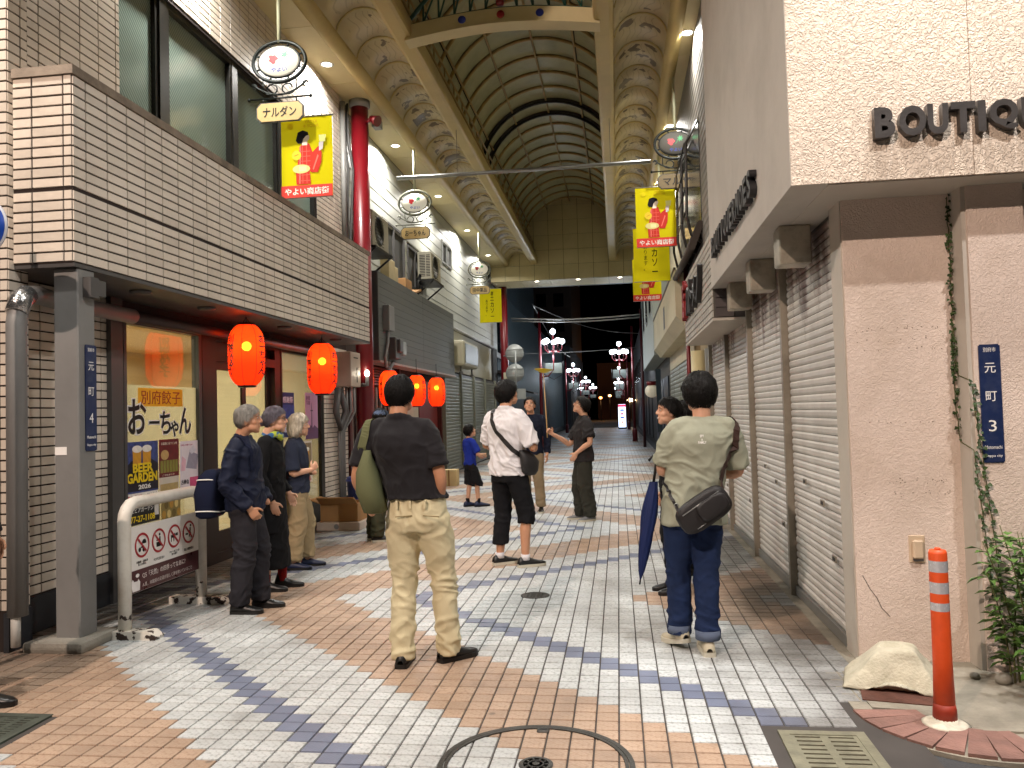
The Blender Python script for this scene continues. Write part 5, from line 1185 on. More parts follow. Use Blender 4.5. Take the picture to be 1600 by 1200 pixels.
m = MB(); m.bbox(0, .56, 62, 62.25, .14, 1.9, .03); part('light_box', m, emis('sign_light', '#cfe0ff', 2.2), t); m = MB(); m.box(-.04, .6, 61.98, 62.27, 0, .14); part('base', m, M_INK, t)
m = MB(); m.box(0, .56, 61.99, 62.0, 1.7, 1.88); part('red_stripe', m, emis('sign_red', '#d23a5a', 1.2), t)
for k, (z, wd, c) in enumerate(((1.2, .3, '#5a6fc0'), (.95, .22, '#c04a6a'), (.7, .3, '#5a6fc0'), (.4, .2, '#c08a4a'))): m = MB(); m.box(.28-wd/2, .28+wd/2, 61.985, 61.995, z*1.15, z*1.15+.14); part('print', m, emis('sp_'+c[1:], c, .7), t)
for k, (x, y, z, c) in enumerate(((-2.4, 112, 3.2, '#ff9a4a'), (-1.2, 120, 3.6, '#ffb070'), (1.0, 70, 2.3, '#ffd9a8'), (1.3, 70.4, 2.3, '#ffd9a8'))):
    t = thing('shop_lamp', ('far orange shop lamp low over the street end', 'far amber shop lamp just right of the orange one', 'small warm shop lamp beside the glowing sign pillar', 'small warm shop lamp at the edge of the far dark houses')[k], 'lamp', (x, y, z), 'far warm shop lamps'); m = MB(); m.ell((x, y, z), (.22, .22, .16), 10, 7); part('globe', m, emis('sl_'+c[1:], c, 9), t); m = MB(); m.tube([(x, y, 0), (x, y, z)], .04, 6); part('pole', m, M_INK, t)
    if k < 2: lamp('shop_lamp_light', 'POINT', (x, y-.6, z), 160, (1, .5, .2), t, size=.2)
# overhead cables
for k, (a, b_, s) in enumerate((((-3.9, 29.6, 5.05), (.9, 29.6, 5.0), .1), ((-3.9, 29.8, 4.98), (.9, 29.9, 4.93), .1), ((-3.2, 31, 5.7), (1.0, 36, 4.9), .3), ((-4.2, 33, 3.95), (1.0, 33, 4.05), .05), ((-3.1, 29.9, 5.6), (-3.0, 52, 5.0), .4))):
    m = MB(); m.tube([(a[0]+(b_[0]-a[0])*i/10, a[1]+(b_[1]-a[1])*i/10, a[2]+(b_[2]-a[2])*i/10-s*math.sin(math.pi*i/10)) for i in range(11)], (.03 if k < 2 else .014), 5)
    solo('overhead_cable', m, M_STEEL, ('upper of two pale cables strung straight across beyond the vault', 'lower of two pale cables strung straight across beyond the vault', 'thin cable slanting across the dark sky beyond the vault', 'single low cable across the street above the street lamps', 'cable running along the ribbed steel building beyond the vault')[k], 'cable', 'overhead cables')

# ------------------------------------------------------------------ street furniture in front
def rust_paint():
    m = mat('chipped_white_paint', '#d8d4ca', .45, var=.05, vs=8, dirt=.25, dirtcol='#8d7358', ds=14)
    t = m.node_tree; n = t.nodes; L = t.links.new; b = n['Principled BSDF']; g = n.new('ShaderNodeNewGeometry'); s = n.new('ShaderNodeSeparateXYZ'); L(g.outputs['Position'], s.inputs[0])
    nz = n.new('ShaderNodeTexNoise'); nz.inputs['Scale'].default_value = 16; nz.inputs['Detail'].default_value = 4; L(g.outputs['Position'], nz.inputs['Vector'])
    a = n.new('ShaderNodeMapRange'); a.inputs[1].default_value = .05; a.inputs[2].default_value = .30; a.inputs[3].default_value = .07; a.inputs[4].default_value = -.12; L(s.outputs['Z'], a.inputs[0])
    q = n.new('ShaderNodeMath'); q.operation = 'ADD'; L(a.outputs[0], q.inputs[0]); L(nz.outputs[0], q.inputs[1])
    r = n.new('ShaderNodeMapRange'); r.inputs[1].default_value = .60; r.inputs[2].default_value = .62; L(q.outputs[0], r.inputs[0])
    src = b.inputs['Base Color'].links[0].from_socket; mx = n.new('ShaderNodeMix'); mx.data_type = 'RGBA'; L(r.outputs[0], mx.inputs['Factor']); L(src, mx.inputs['A']); mx.inputs['B'].default_value = lin('#33241d'); L(mx.outputs['Result'], b.inputs['Base Color']); return m
M_CHIP = rust_paint()
t = thing('barrier', 'white chipped steel barrier with prohibition sign panel beside the shop window', 'barrier', (-3.5, 5.75, 0)); xb = -3.5
ya, yb = 5.26, 6.30; cr = .12; pts = [(xb, ya, .04), (xb, ya, .5), (xb, ya, .94-cr)]
pts += [(xb, ya+cr-cr*math.cos(R(a)), .94-cr+cr*math.sin(R(a))) for a in (22, 45, 68, 90)]+[(xb, yb-cr+cr*math.sin(R(a)), .94-cr+cr*math.cos(R(a))) for a in (0, 22, 45, 68, 90)]+[(xb, yb, .5), (xb, yb, .04)]
m = MB(); m.tube(pts, .045, 16); part('tube_frame', m, M_CHIP, t)
for y in (ya, yb):
    m = MB(); m.prism([(-.26, 0), (.26, 0), (.26, .02), (.21, .06), (-.26, .06)], (xb, y-.055, -.002), (1, 0, 0), (0, 0, 1), (0, .11, 0)); part('foot', m, M_CHIP, t)
m = MB(); m.box(xb-.008, xb+.006, ya+.05, yb-.05, .29, .765); pn = part('sign_panel', m, mat('panel_white', '#eeebe6', .35, var=.03), t)
m = MB(); m.box(xb+.0062, xb+.0075, ya+.052, yb-.052, .292, .45); part('brown_band', m, mat('panel_brown', '#4a2228', .3, var=.05), pn)
px = xb+.0078
def pnt(s, y, z, w, h, c='#161414', bold=0): text(s, (px, y, z), (0, 1, 0), (0, 0, 1), w, h, mat('pp_'+c[1:], c, .5, var=0), pn, depth=.001, bold=bold)
pnt('Q5「天然」の四季ってなあに?', ya+.2, .375, .58, .045, '#e8e0dc'); pnt('A.夏、本館前の足湯が涼しく泡を吹いていること', ya+.2, .315, .68, .03, '#cfc6c2')
flat([(0, 0), (.085, 0), (.09, .06), (.07, .085), (.06, .07), (.02, .07), (.0, .09), (-.02, .06)], (px, ya+.08, .30), (0, 1, 0), (0, 0, 1), mat('pp_white', '#f1ecea', .5), pn, 'white_mark', .001); flat(oval(0, 0, .022, .014, 12), (px, ya+.14, .41), (0, 1, 0), (0, 0, 1), mat('pp_white', '#f1ecea'), pn, 'white_mark', .001)
M_PRED = mat('prohibit_red', '#a8202c', .4, var=.03)
for k in range(4):
    yc, zc = ya+.2+.213*k, .62; o = (px, yc, zc); u, v = (0, 1, 0), (0, 0, 1)
    rg = MB(); P0 = oval(0, 0, .09, .09, 32); P1 = oval(0, 0, .074, .074, 32); vs = []; fs = []
    for q in range(32): vs += [(px+.002, yc+P0[q][0], zc+P0[q][1]), (px+.002, yc+P1[q][0], zc+P1[q][1]), (px, yc+P0[q][0], zc+P0[q][1])]
    for q in range(32): q2 = (q+1) % 32; fs += [(3*q, 3*q2, 3*q2+1, 3*q+1), (3*q+2, 3*q2+2, 3*q2, 3*q)]
    rg.add(vs, fs); part('red_ring', rg, M_PRED, pn)
    s = .0545; flat([(-s, s-.011), (-s+.011, s), (s, -s+.011), (s-.011, -s)], (px+.0012, yc, zc), u, v, M_PRED, pn, 'red_bar', .0014)
    icon = [[[(.0, .01), (.05, .01), (.05, .025), (.04, .04), (.015, .04), (.0, .025)], oval(-.03, -.03, .016, .016, 10), oval(.02, -.035, .016, .016, 10), [(-.03, -.02), (.02, -.02), (.0, -.005)]],
            [[(-.03, -.045), (.025, -.045), (.03, -.01), (-.03, -.01)], oval(.012, .045, .011, .011, 10), [(.0, -.01), (.025, -.01), (.022, .03), (.008, .03)], [(-.03, .0), (.0, .0), (.0, .008), (-.03, .008)]],
            [[(-.045, -.01), (.0, -.01), (.0, .01), (-.045, .012)], [(-.045, -.04), (-.038, -.04), (-.035, -.01), (-.045, -.01)], [(-.01, -.04), (-.003, -.04), (.0, -.01), (-.012, -.01)], [(.015, .0), (.05, .0), (.05, .022), (.02, .02)], [(.0, .0), (.015, .012), (.005, .025), (-.008, .012)]],
            [oval(.028, .05, .011, .011, 10), [(.005, -.005), (.03, .005), (.03, .036), (.012, .034)], [(-.0, -.04), (.01, -.042), (.03, .0), (.012, .0)], [(.03, -.045), (.04, -.042), (.03, .0), (.02, .0)], [(-.05, -.02), (-.015, -.02), (-.01, -.008), (-.045, -.005)]]][k]
    for pl in icon: flat(pl, o, u, v, M_INK, pn, 'pictogram', .001)
    pnt(('自動車・自転車\n乗入れ禁止', 'ベンチに立たない', 'ペットのフンは\n持ち帰り', '路上喫煙禁止')[k], yc-.07, .475, .14, .022 if k in (1, 3) else .036)
# orange bollard
t = thing('bollard', 'orange flexible bollard with three reflective white bands', 'bollard', (1.475, 4.02, 0)); bx, by = 1.475, 4.02
M_ORG = mat('orange_plastic', '#d9501c', .5, var=.08, vs=6, dirt=.25, dirtcol='#5b2c1a', ds=7)
m = MB(); m.lathe([(.047, .10), (.042, .3), (.0405, .80), (.036, .815), (.001, .818)], (bx, by, 0), 28); m.lathe([(.015, .817), (.012, .826), (.001, .827)], (bx, by, 0), 12); part('tube', m, M_ORG, t)
m = MB(); m.lathe([(.053, .03), (.051, .075), (.047, .101)], (bx, by, 0), 28); part('collar', m, mat('collar_rust', '#8d2c16', .6, var=.2), t); m = MB(); m.lathe([(.11, .002), (.085, .012), (.055, .02), (.053, .034), (.001, .034)], (bx, by, 0), 20)
part('base', m, mat('glue_white', '#c9c2b0', .8, var=.25, vs=20, bump=.4, bs=60), t)
for z in (.715, .615, .52): m = MB(); m.lathe([(.0413, z), (.0413, z+.052)], (bx, by, 0), 28); m.f = m.f[:28]; m.m = m.m[:28]; m.s = m.s[:28]; part('reflective_band', m, mat('reflector', '#c9cbd0', .25, .3, var=.08, vs=50), t)
# concrete block on rusty plate
def rockmesh():
    bm = bmesh.new(); bmesh.ops.create_cube(bm, size=1); bmesh.ops.subdivide_edges(bm, edges=bm.edges[:], cuts=18, use_grid_fill=True)
    for _ in range(5): bmesh.ops.smooth_vert(bm, verts=bm.verts[:], factor=.5, use_axis_x=True, use_axis_y=True, use_axis_z=True)
    for v in bm.verts:
        x, y, z = v.co*1.06; z = max(-.5, z); h = z+.5; tp = 1-.66*h; ty = 1-.5*h; X = x*.47*tp+.03*h; Y = y*.34*ty; Z = h*.19
        if z < -.45 and abs(x) < .3: Z += .045*math.cos(x/.3*math.pi/2)*(1 if y < 0 else .3)
        p = Vector((X, Y, Z)); p += Vector((noise.noise(p*9), noise.noise(p*9+Vector((5, 1, 2))), noise.noise(p*9+Vector((2, 7, 3)))))*.009+Vector((noise.noise(p*30), noise.noise(p*31), noise.noise(p*32)))*.003; v.co = p
        if h > .96 and (X*X*1.2+Y*Y*4) < .0036: v.co.z -= .012
    me = bpy.data.meshes.new('concrete_block'); bm.to_mesh(me); bm.free()
    for f in me.polygons: f.use_smooth = True
    return me
me = rockmesh(); me.materials.append(mat('lime_concrete', '#bab49f', .9, var=.15, vs=9, bump=.6, bs=70, dirt=.5, dirtcol='#6a6242', ds=5))
o = bpy.data.objects.new('concrete_block', me); COL.objects.link(o); o.location = (1.42, 4.58, .008); o.rotation_euler.z = R(-16); tag(o, 'pale lumpy concrete weight block lying on a rusty plate', 'concrete block')
m = MB(); a = R(-12); u = Vector((math.cos(a), math.sin(a), 0)); v = Vector((-u.y, u.x, 0)); m.obox((1.43, 4.53, .0045), u*.19, v*.26, (0, 0, .0028)); solo('rusty_plate', m, mat('rust_plate', '#5d3b30', .8, .3, var=.3, vs=18, bump=.4, bs=80), 'rusty checkered steel plate under the concrete block', 'steel plate')
for (x, y, r) in ((1.88, 4.68, .028), (1.99, 4.6, .045)):
    m = MB(); m.ell((x, y, r*.6), (r, r*.8, r*.7), 10, 7); solo('stone', m, M_CONC, 'small pale stone at the foot of the stucco pillar' if r < .03 else 'larger grey stone beside the leafy weeds', 'stone')
# weeds and ivy
M_LEAF = mat('leaf_green', '#4c6b2c', .5, var=.3, vs=12, tone=.3); M_LEAF.node_tree.nodes['Principled BSDF'].inputs['Subsurface Weight'].default_value = .0
M_STEM = mat('stem', '#5a5a34', .7)
def leaf(mb, p, d, n_, L_, w):
    d = Vector(d).normalized(); s = d.cross(Vector(n_)).normalized(); n_ = s.cross(d); p = Vector(p)
    mb.add([p, p+d*L_*.35+s*w+n_*.15*w, p+d*L_*.7+s*w*.6, p+d*L_-n_*.25*L_, p+d*L_*.7-s*w*.6, p+d*L_*.35-s*w+n_*.15*w, p+d*L_*.5-n_*.1*w], [(0, 1, 6), (1, 2, 6), (2, 3, 6), (3, 4, 6), (4, 5, 6), (5, 0, 6)], 0, True)
rng = random.Random(3)
t = thing('weed_plant', 'leafy green weeds growing at the foot of the stucco wall', 'plant', (2.08, 4.5, 0)); lf = MB(); st = MB(); tone = []
for k in range(20):
    bx_, by_ = 2.06+rng.uniform(-.03, .38), 4.5+rng.uniform(-.14, .14); H = rng.uniform(.45, .92); lean = (rng.uniform(-.16, .1), rng.uniform(-.12, .05)); pts = []
    for i in range(9): u = i/8; pts.append(Vector((bx_+lean[0]*u*u, by_+lean[1]*u*u, H*u)))
    st.tube(pts, [.006*(1-.6*i/8) for i in range(9)], 5)
    for i in range(62):
        u = rng.uniform(.12, 1); q = pts[min(7, int(u*8))]; a = rng.uniform(0, 6.28); d = Vector((math.cos(a), math.sin(a), rng.uniform(-.2, .5)))
        leaf(lf, q+Vector((0, 0, rng.uniform(0, .06)))+d*.015, d, (0, 0, 1), rng.uniform(.04, .115), rng.uniform(.012, .027)); tone += [rng.random()]*6
part('foliage', lf, M_LEAF, t, tone=tone); part('stem', st, M_STEM, t)
t = thing('ivy_vine', 'thin dark ivy climbing the corner between the two stucco pillars', 'ivy', (1.98, 4.88, 1.5)); lf = MB(); st = MB(); tone = []
for br in range(2):
    pts = []
    for i in range(60):
        u = i/59; z = 2.72-2.3*u
        if br == 0: x = 1.955+.005*math.sin(9*u)+max(0, u-.5)*.16
        else: x = 1.965+max(0, u-.42)*.22; z = min(z, 1.95)
        pts.append(Vector((x+rng.uniform(-.004, .004), (4.955 if x < 1.975 else 4.79), z)))
    st.tube(pts, .003, 4)
    for i, p in enumerate(pts):
        if br and p.z > 1.9: continue
        dens = 3 if (.4 < i/59 < .62 or i < 25) else 2
        for q in range(dens):
            a = rng.uniform(2.2, 4.4)+math.pi/2; d = Vector((math.cos(a)*.8, -.5, rng.uniform(-1, .2)))
            leaf(lf, p+Vector((rng.uniform(-.015, .015), -.006, rng.uniform(-.02, .02))), d, (0, -1, .3), rng.uniform(.015, .034), rng.uniform(.008, .016)); tone += [rng.random()]*6
part('foliage', lf, mat('ivy_green', '#33491f', .5, var=.3, vs=12, tone=.3), t, tone=tone); part('stem', st, M_STEM, t)
# round blue road sign, mostly outside the frame
t = thing('round_sign', 'round blue road sign with white rim cut by the picture edge at the tiled corner', 'road sign', (-3.93, 4.4, 2.6)); m = MB(); m.lathe([(.001, 0), (.185, 0), (.185, .01), (.001, .01)], (-3.862, 4.4, 2.75), 40, axis='y'); part('rim', m, mat('sign_rim', '#b9bcc4', .4), t)
m = MB(); m.lathe([(.001, .011), (.172, .011), (.172, .009)], (-3.862, 4.397, 2.75), 40, axis='y'); part('face', m, mat('sign_blue', '#123f9c', .35), t)
m = MB(); m.tube([(-4.0, 4.46, 0), (-4.0, 4.46, 3.0)], .025, 10); part('pole', m, M_GREYP, t)
# crates, boxes, bucket by the tiled pier
M_CARD = MATS['cardboard']
t = thing('cardboard_box', 'open brown cardboard box on a white tray by the tiled pier', 'box', (-3.75, 10.5, .1)); m = MB()
for q in ((-4.02, -3.5, 10.33, 10.345), (-4.02, -3.5, 10.75, 10.765)): m.box(*q, .115, .36)
for q in ((-4.02, -4.005, 10.345, 10.75), (-3.515, -3.5, 10.345, 10.75)): m.box(*q, .115, .36)
m.box(-4.005, -3.515, 10.345, 10.75, .115, .125); part('carton', m, M_CARD, t)
m = MB(); m.obox((-3.76, 10.26, .40), (.26, 0, 0), (0, .075, -.05), (0, .004, .006)); m.obox((-4.1, 10.55, .38), (.08, 0, -.03), (0, .2, 0), (.002, 0, .006)); part('flap', m, M_CARD, t)
t = thing('white_tray', 'flat white box lying on the paving under the cardboard box', 'box', (-3.75, 10.5, 0)); m = MB(); m.bbox(-4.06, -3.46, 10.28, 10.8, 0, .11, .006); part('tray', m, mat('white_carton', '#c9b8aa', .7), t); flat(oval(0, 0, .035, .035, 16), (-3.78, 10.279, .055), (1, 0, 0), (0, 0, 1), M_GREYP, t, 'stamp')
t = thing('blue_bin', 'blue plastic bin behind the cardboard box', 'bin', (-3.75, 11.1, 0)); m = MB(); m.lathe([(.16, 0), (.2, .58), (.215, .585), (.215, .62), (.19, .62), (.185, .1), (.001, .1)], (-3.72, 11.15, 0), 22); part('tub', m, mat('blue_plastic', '#4a5ab4', .45, var=.08), t); m = MB(); m.lathe([(.2, .62), (.2, .65), (.05, .68), (.001, .68)], (-3.72, 11.15, 0), 20); part('lid', m, MATS['blue_plastic'], t)
t = thing('small_carton', 'small pale carton standing by the olive shutters', 'box', (-3.6, 16.7, 0)); m = MB(); m.bbox(-3.75, -3.42, 16.5, 16.8, 0, .34, .006); part('carton', m, mat('pale_carton', '#c3ac7c', .7), t); m = MB(); m.box(-3.60, -3.57, 16.498, 16.4995, 0.0, .34); part('tape', m, mat('tan_tape', '#8d6a3c', .4), t)
# lamps of the crossing outside the frame (their light falls on the fascia, the pillars and the tiled balcony)
def outside_lamp(x, y, h, label, P, col, aim, ang, size=.12):
    t = thing('road_lamp', label, 'street lamp', (x, y, 0)); m = MB(); m.tube([(x, y, 0), (x, y, h)], [.09, .06], 10); m.tube([(x, y, h), (x+.3*(-1 if x > 0 else 1), y+.3, h+.1)], .04, 8); part('pole', m, M_GREYP, t)
    p = Vector((x+.4*(-1 if x > 0 else 1), y+.4, h+.05)); m = MB(); m.ell(p+Vector((0, 0, .06)), (.22, .22, .08), 12, 7); part('head', m, M_GREYP, t)
    lamp('road_lamp_light', 'SPOT', p-Vector((0, 0, .05)), P, col, t, size=size, aim=aim, angle=ang, blend=.4)
outside_lamp(-5.5, -6.5, 9.6, 'tall sodium road lamp at the crossing behind the camera', 5600, (1, .775, .64), (1.5, 5, 1.5), 70)
outside_lamp(3.4, .6, 7.6, 'white road lamp on the corner behind the camera', 1000, (1, .96, .93), (1.3, 5, 1.2), 90)
outside_lamp(2.8, 3.55, 8.4, 'white lamp high in front of the boutique fascia', 1150, (1, .95, .93), (2.0, 4.6, 3.2), 44, .05)
# ------------------------------------------------------------------ people
from mathutils.bvhtree import BVHTree
JOBS = []; BUILT = {}
def V(*a): return Vector(a)
def sec(mb, rings, n=26, e=2.3):
    """closed loft through horizontal super-ellipse rings (x, y, z, rx, ry)"""
    vs = []; fs = []
    for x, y, z, rx, ry in rings:
        for j in range(n):
            a = 2*math.pi*j/n; c, s = math.cos(a), math.sin(a)
            vs.append((x+rx*math.copysign(abs(c)**(2/e), c), y+ry*math.copysign(abs(s)**(2/e), s), z))
    for i in range(len(rings)-1):
        for j in range(n): j2 = (j+1) % n; fs.append((i*n+j, i*n+j2, (i+1)*n+j2, (i+1)*n+j))
    fs.append(tuple(reversed(range(n)))); fs.append(tuple((len(rings)-1)*n+j for j in range(n)))
    mb.add(vs, fs, 0, True)
def limb(mb, pts, rs, n=14, sub=4):
    P = [Vector(p) for p in pts]; Q = []; Rr = []
    for i in range(len(P)-1):     # Catmull-Rom
        p0, p1, p2, p3 = P[max(0, i-1)], P[i], P[i+1], P[min(len(P)-1, i+2)]
        for k in range(sub):
            u = k/sub; Q.append(.5*((2*p1)+(p2-p0)*u+(2*p0-5*p1+4*p2-p3)*u*u+(3*p1-p0-3*p2+p3)*u**3)); Rr.append(rs[i]+(rs[i+1]-rs[i])*u)
    Q.append(P[-1]); Rr.append(rs[-1]); mb.tube(Q, Rr, n)
    mb.ell(Q[0], (Rr[0],)*3, 10, 6); mb.ell(Q[-1], (Rr[-1],)*3, 10, 6)
def tubeopen(mb, pts, rs, n=18, sub=4):
    P = [Vector(p) for p in pts]; Q = []; Rr = []
    for i in range(len(P)-1):
        p0, p1, p2, p3 = P[max(0, i-1)], P[i], P[i+1], P[min(len(P)-1, i+2)]
        for k in range(sub):
            u = k/sub; Q.append(.5*((2*p1)+(p2-p0)*u+(2*p0-5*p1+4*p2-p3)*u*u+(3*p1-p0-3*p2+p3)*u**3)); Rr.append(rs[i]+(rs[i+1]-rs[i])*u)
    Q.append(P[-1]); Rr.append(rs[-1]); mb.tube(Q, Rr, n)
def hand(mb, w, d, pn, side, s, curl=18, spread=.0):
    """w wrist, d towards the fingers, pn out of the palm, side towards the thumb"""
    w, d = Vector(w), Vector(d).normalized(); pn = Vector(pn); pn = (pn-d*pn.dot(d)).normalized(); sd = Vector(side); sd = (sd-d*sd.dot(d)-pn*sd.dot(pn)).normalized()
    k = w+d*.082*s
    mb.tube([w-d*.02*s, w+d*.01*s, w+d*.05*s, k, k+d*.008*s], [(.026*s, .019*s), (.03*s, .018*s), (.041*s, .016*s), (.041*s, .014*s), (.034*s, .009*s)], 14, flat=pn)
    for i, (L_, o) in enumerate(((.066, .031), (.074, .0105), (.068, -.0105), (.052, -.031))):
        p = k+sd*o*s-d*abs(i-1.2)*.005*s; pts = [p-d*.015*s, p]; a = 0; dd = d+sd*spread*(1.2-i)
        for f in (.45, .31, .24):
            a += curl*(1.1 if f < .45 else .7); v = dd.normalized()*math.cos(R(a))+pn*math.sin(R(a)); p = p+v*L_*f*s; pts.append(p)
        mb.tube(pts, [.0098*s, .0095*s, .0088*s, .0082*s, .0066*s], 9); mb.ell(pts[-1], (.0066*s,)*3, 7, 5)
    p = w+d*.022*s+sd*.026*s; pts = [p-sd*.012*s]; v = (d*.55+sd*.8+pn*.25).normalized()
    pts += [p, p+v*.034*s]; v = (d*.85+sd*.35+pn*.35).normalized(); pts.append(pts[-1]+v*.028*s); v = (d*.9+sd*.1+pn*.45).normalized(); pts.append(pts[-1]+v*.022*s)
    mb.tube(pts, [.013*s, .014*s, .0115*s, .0105*s, .0075*s], 9); mb.ell(pts[-1], (.0075*s,)*3, 7, 5)
def job(mb, name, m, parent, vox, smooth=3, post=None, key=None, label=None):
    JOBS.append((mb, name, m, parent, vox, smooth, post, key, label))
def folds(A, f=(7, 7, 5), seed=0, zones=()):
    o = Vector((seed*3.1, seed*1.7, seed*.9))
    def fn(co, no):
        out = np.empty(len(co))
        for i in range(len(co)):
            x, y, z = co[i]; q = Vector((x*f[0]+.4*z*f[0], y*f[1], z*f[2]))+o
            w = noise.noise(q*.5+o)*1.5
            r = max(0, 1-2.6*abs(noise.noise(q+Vector((w, w, w)))))**1.2-.3; r2 = max(0, 1-2.6*abs(noise.noise(q*1.9+Vector((w, -w, w)))))**1.6-.3; r = r+.5*r2; a = A*.7
            for zc, hw, k in zones:
                u = abs(z-zc)/hw
                if u < 1: a += A*k*(1-u*u)
            t = noise.noise(Vector((x*4, y*4, z*3))+o)
            out[i] = a*(r*.75+.5*t)
        return out
    return fn
SKIN = {}
def skin(c, n):
    m = mat('skin_'+n, c, .5, var=.06, vs=14, bump=.05, bs=120, spec=.4); b = m.node_tree.nodes['Principled BSDF']
    b.inputs['Subsurface Weight'].default_value = .08; b.inputs['Subsurface Radius'].default_value = (.01, .004, .002); return m
S1 = skin('#c08d6e', 'tan'); S2 = skin('#cf9f83', 'light'); S3 = skin('#b98566', 'warm')
def hairmat(n, c, rough=.42): return mat('hair_'+n, c, rough, var=.5, vs=30, stretch=(1.5, 1.5, .25), bump=.7, bs=120, spec=.2)
H_BLACK = hairmat('black', '#0d0b0a', .55); H_GREY = hairmat('grey', '#8d8a84', .5); H_WHITE = hairmat('white', '#b5ab9a', .5); H_MAUVE = hairmat('mauve', '#5d5760', .45)
GLP = [(0, .62), (35, .50), (60, .30), (80, .06), (100, -.18), (125, -.55), (150, -.82), (180, -.92)]   # hairline: azimuth, elevation (rad)
def hairline(az, tab):
    az = abs(az)
    for (a0, e0), (a1, e1) in zip(tab, tab[1:]):
        if az <= a1: return e0+(e1-e0)*(az-a0)/(a1-a0)
    return tab[-1][1]
def hair(parent, M, s, m, style, seed):
    y_near = parent.location.y < 8.5
    rg = random.Random(seed); tab = list(GLP); th = .016; bob = 0
    if style == 'full': th = .026; tab = [(0, .45), (35, .38), (60, .18), (80, -.1), (100, -.32), (125, -.62), (150, -.85), (180, -.95)]
    if style == 'short': th = .013; tab = [(0, .66), (30, .56), (52, .34), (70, .12), (86, -.22), (98, -.1), (112, -.42), (140, -.75), (180, -.92)]
    if style == 'thin': th = .010; tab = [(0, .8), (35, .72), (60, .4), (80, .05), (100, -.2), (125, -.55), (150, -.8), (180, -.88)]
    if style in ('bob', 'long'): th = .024; bob = 1; tab = [(0, .5), (30, .42), (50, .1), (64, -.55), (85, -.95), (120, -1.15), (180, -1.2)]
    if style == 'tied': th = .016; tab = [(0, .6), (35, .5), (60, .22), (80, -.1), (100, -.3), (125, -.6), (180, -.9)]
    mb = MB(); na, ne = 72, 34; c0 = V(0, -.008, .02); vs = []
    def surf(az, el, add):
        d = V(math.sin(az)*math.cos(el), math.cos(az)*math.cos(el), math.sin(el)); a, b_, c_ = .078, .098, .099
        r = 1/math.sqrt((d.x/a)**2+(d.y/b_)**2+(d.z/c_)**2)
        if bob and el < 0: r = min(r*1.0+(.055 if style == 'bob' else .085)*min(1, -el/1.0)**1.2, .17)
        return c0+d*(r+add), d
    for j in range(ne+1):
        for i in range(na):
            az = 2*math.pi*i/na-math.pi; h = hairline(math.degrees(az), tab)-.10; u = j/ne; el = h+(math.pi/2-h)*u
            edge = min(1, max(0, (el-h-.02)/.22)); t = th*(edge**.6)*(1+.15*math.sin(el*2))
            n1 = noise.noise(V(az*5+seed, el*2.2, seed))*.009+noise.noise(V(az*17, el*5, seed+9))*.006
            p, d = surf(az, el, t+n1*edge-.012*(1-edge)); vs.append(p)
    fs = [(j*na+i, j*na+(i+1) % na, (j+1)*na+(i+1) % na, (j+1)*na+i) for j in range(ne) for i in range(na)]
    mb.add([M @ (p*s) for p in vs], fs, 0, True)
    for k in range(3400 if y_near else 1500):         # loose strands
        az = rg.uniform(-math.pi, math.pi); h = hairline(math.degrees(az), tab); el = h+(math.pi/2-h)*rg.random()**1.5
        p, d = surf(az, el, th*.75); down = V(0, -.25, -1) if not bob else V(0, 0, -1)
        if style in ('full', 'thin', 'short'): down = (V(d.x, d.y, 0)*1.0+V(0, .15, -.7))
        tt = (down-d*down.dot(d)).normalized(); tt = (tt+d.cross(tt)*rg.uniform(-.7, .7)).normalized(); L_ = rg.uniform(.02, .045); w = d.cross(tt).normalized()*rg.uniform(.0012, .0034)
        a = p; b_ = p+tt*L_*.55+d*.007; c_ = p+tt*L_+d*rg.uniform(-.006, .006)
        mb.add([M @ (q*s) for q in (a-w, a+w, b_+w*.7, b_-w*.7, c_)], [(0, 1, 2, 3), (3, 2, 4)], 0, True)
    if style == 'tied': mb.ell(M @ (V(0, -.125, -.0)*s), (.035*s, .045*s, .05*s), 12, 8)
    o = part('hair', mb, m, parent, local=True); return o
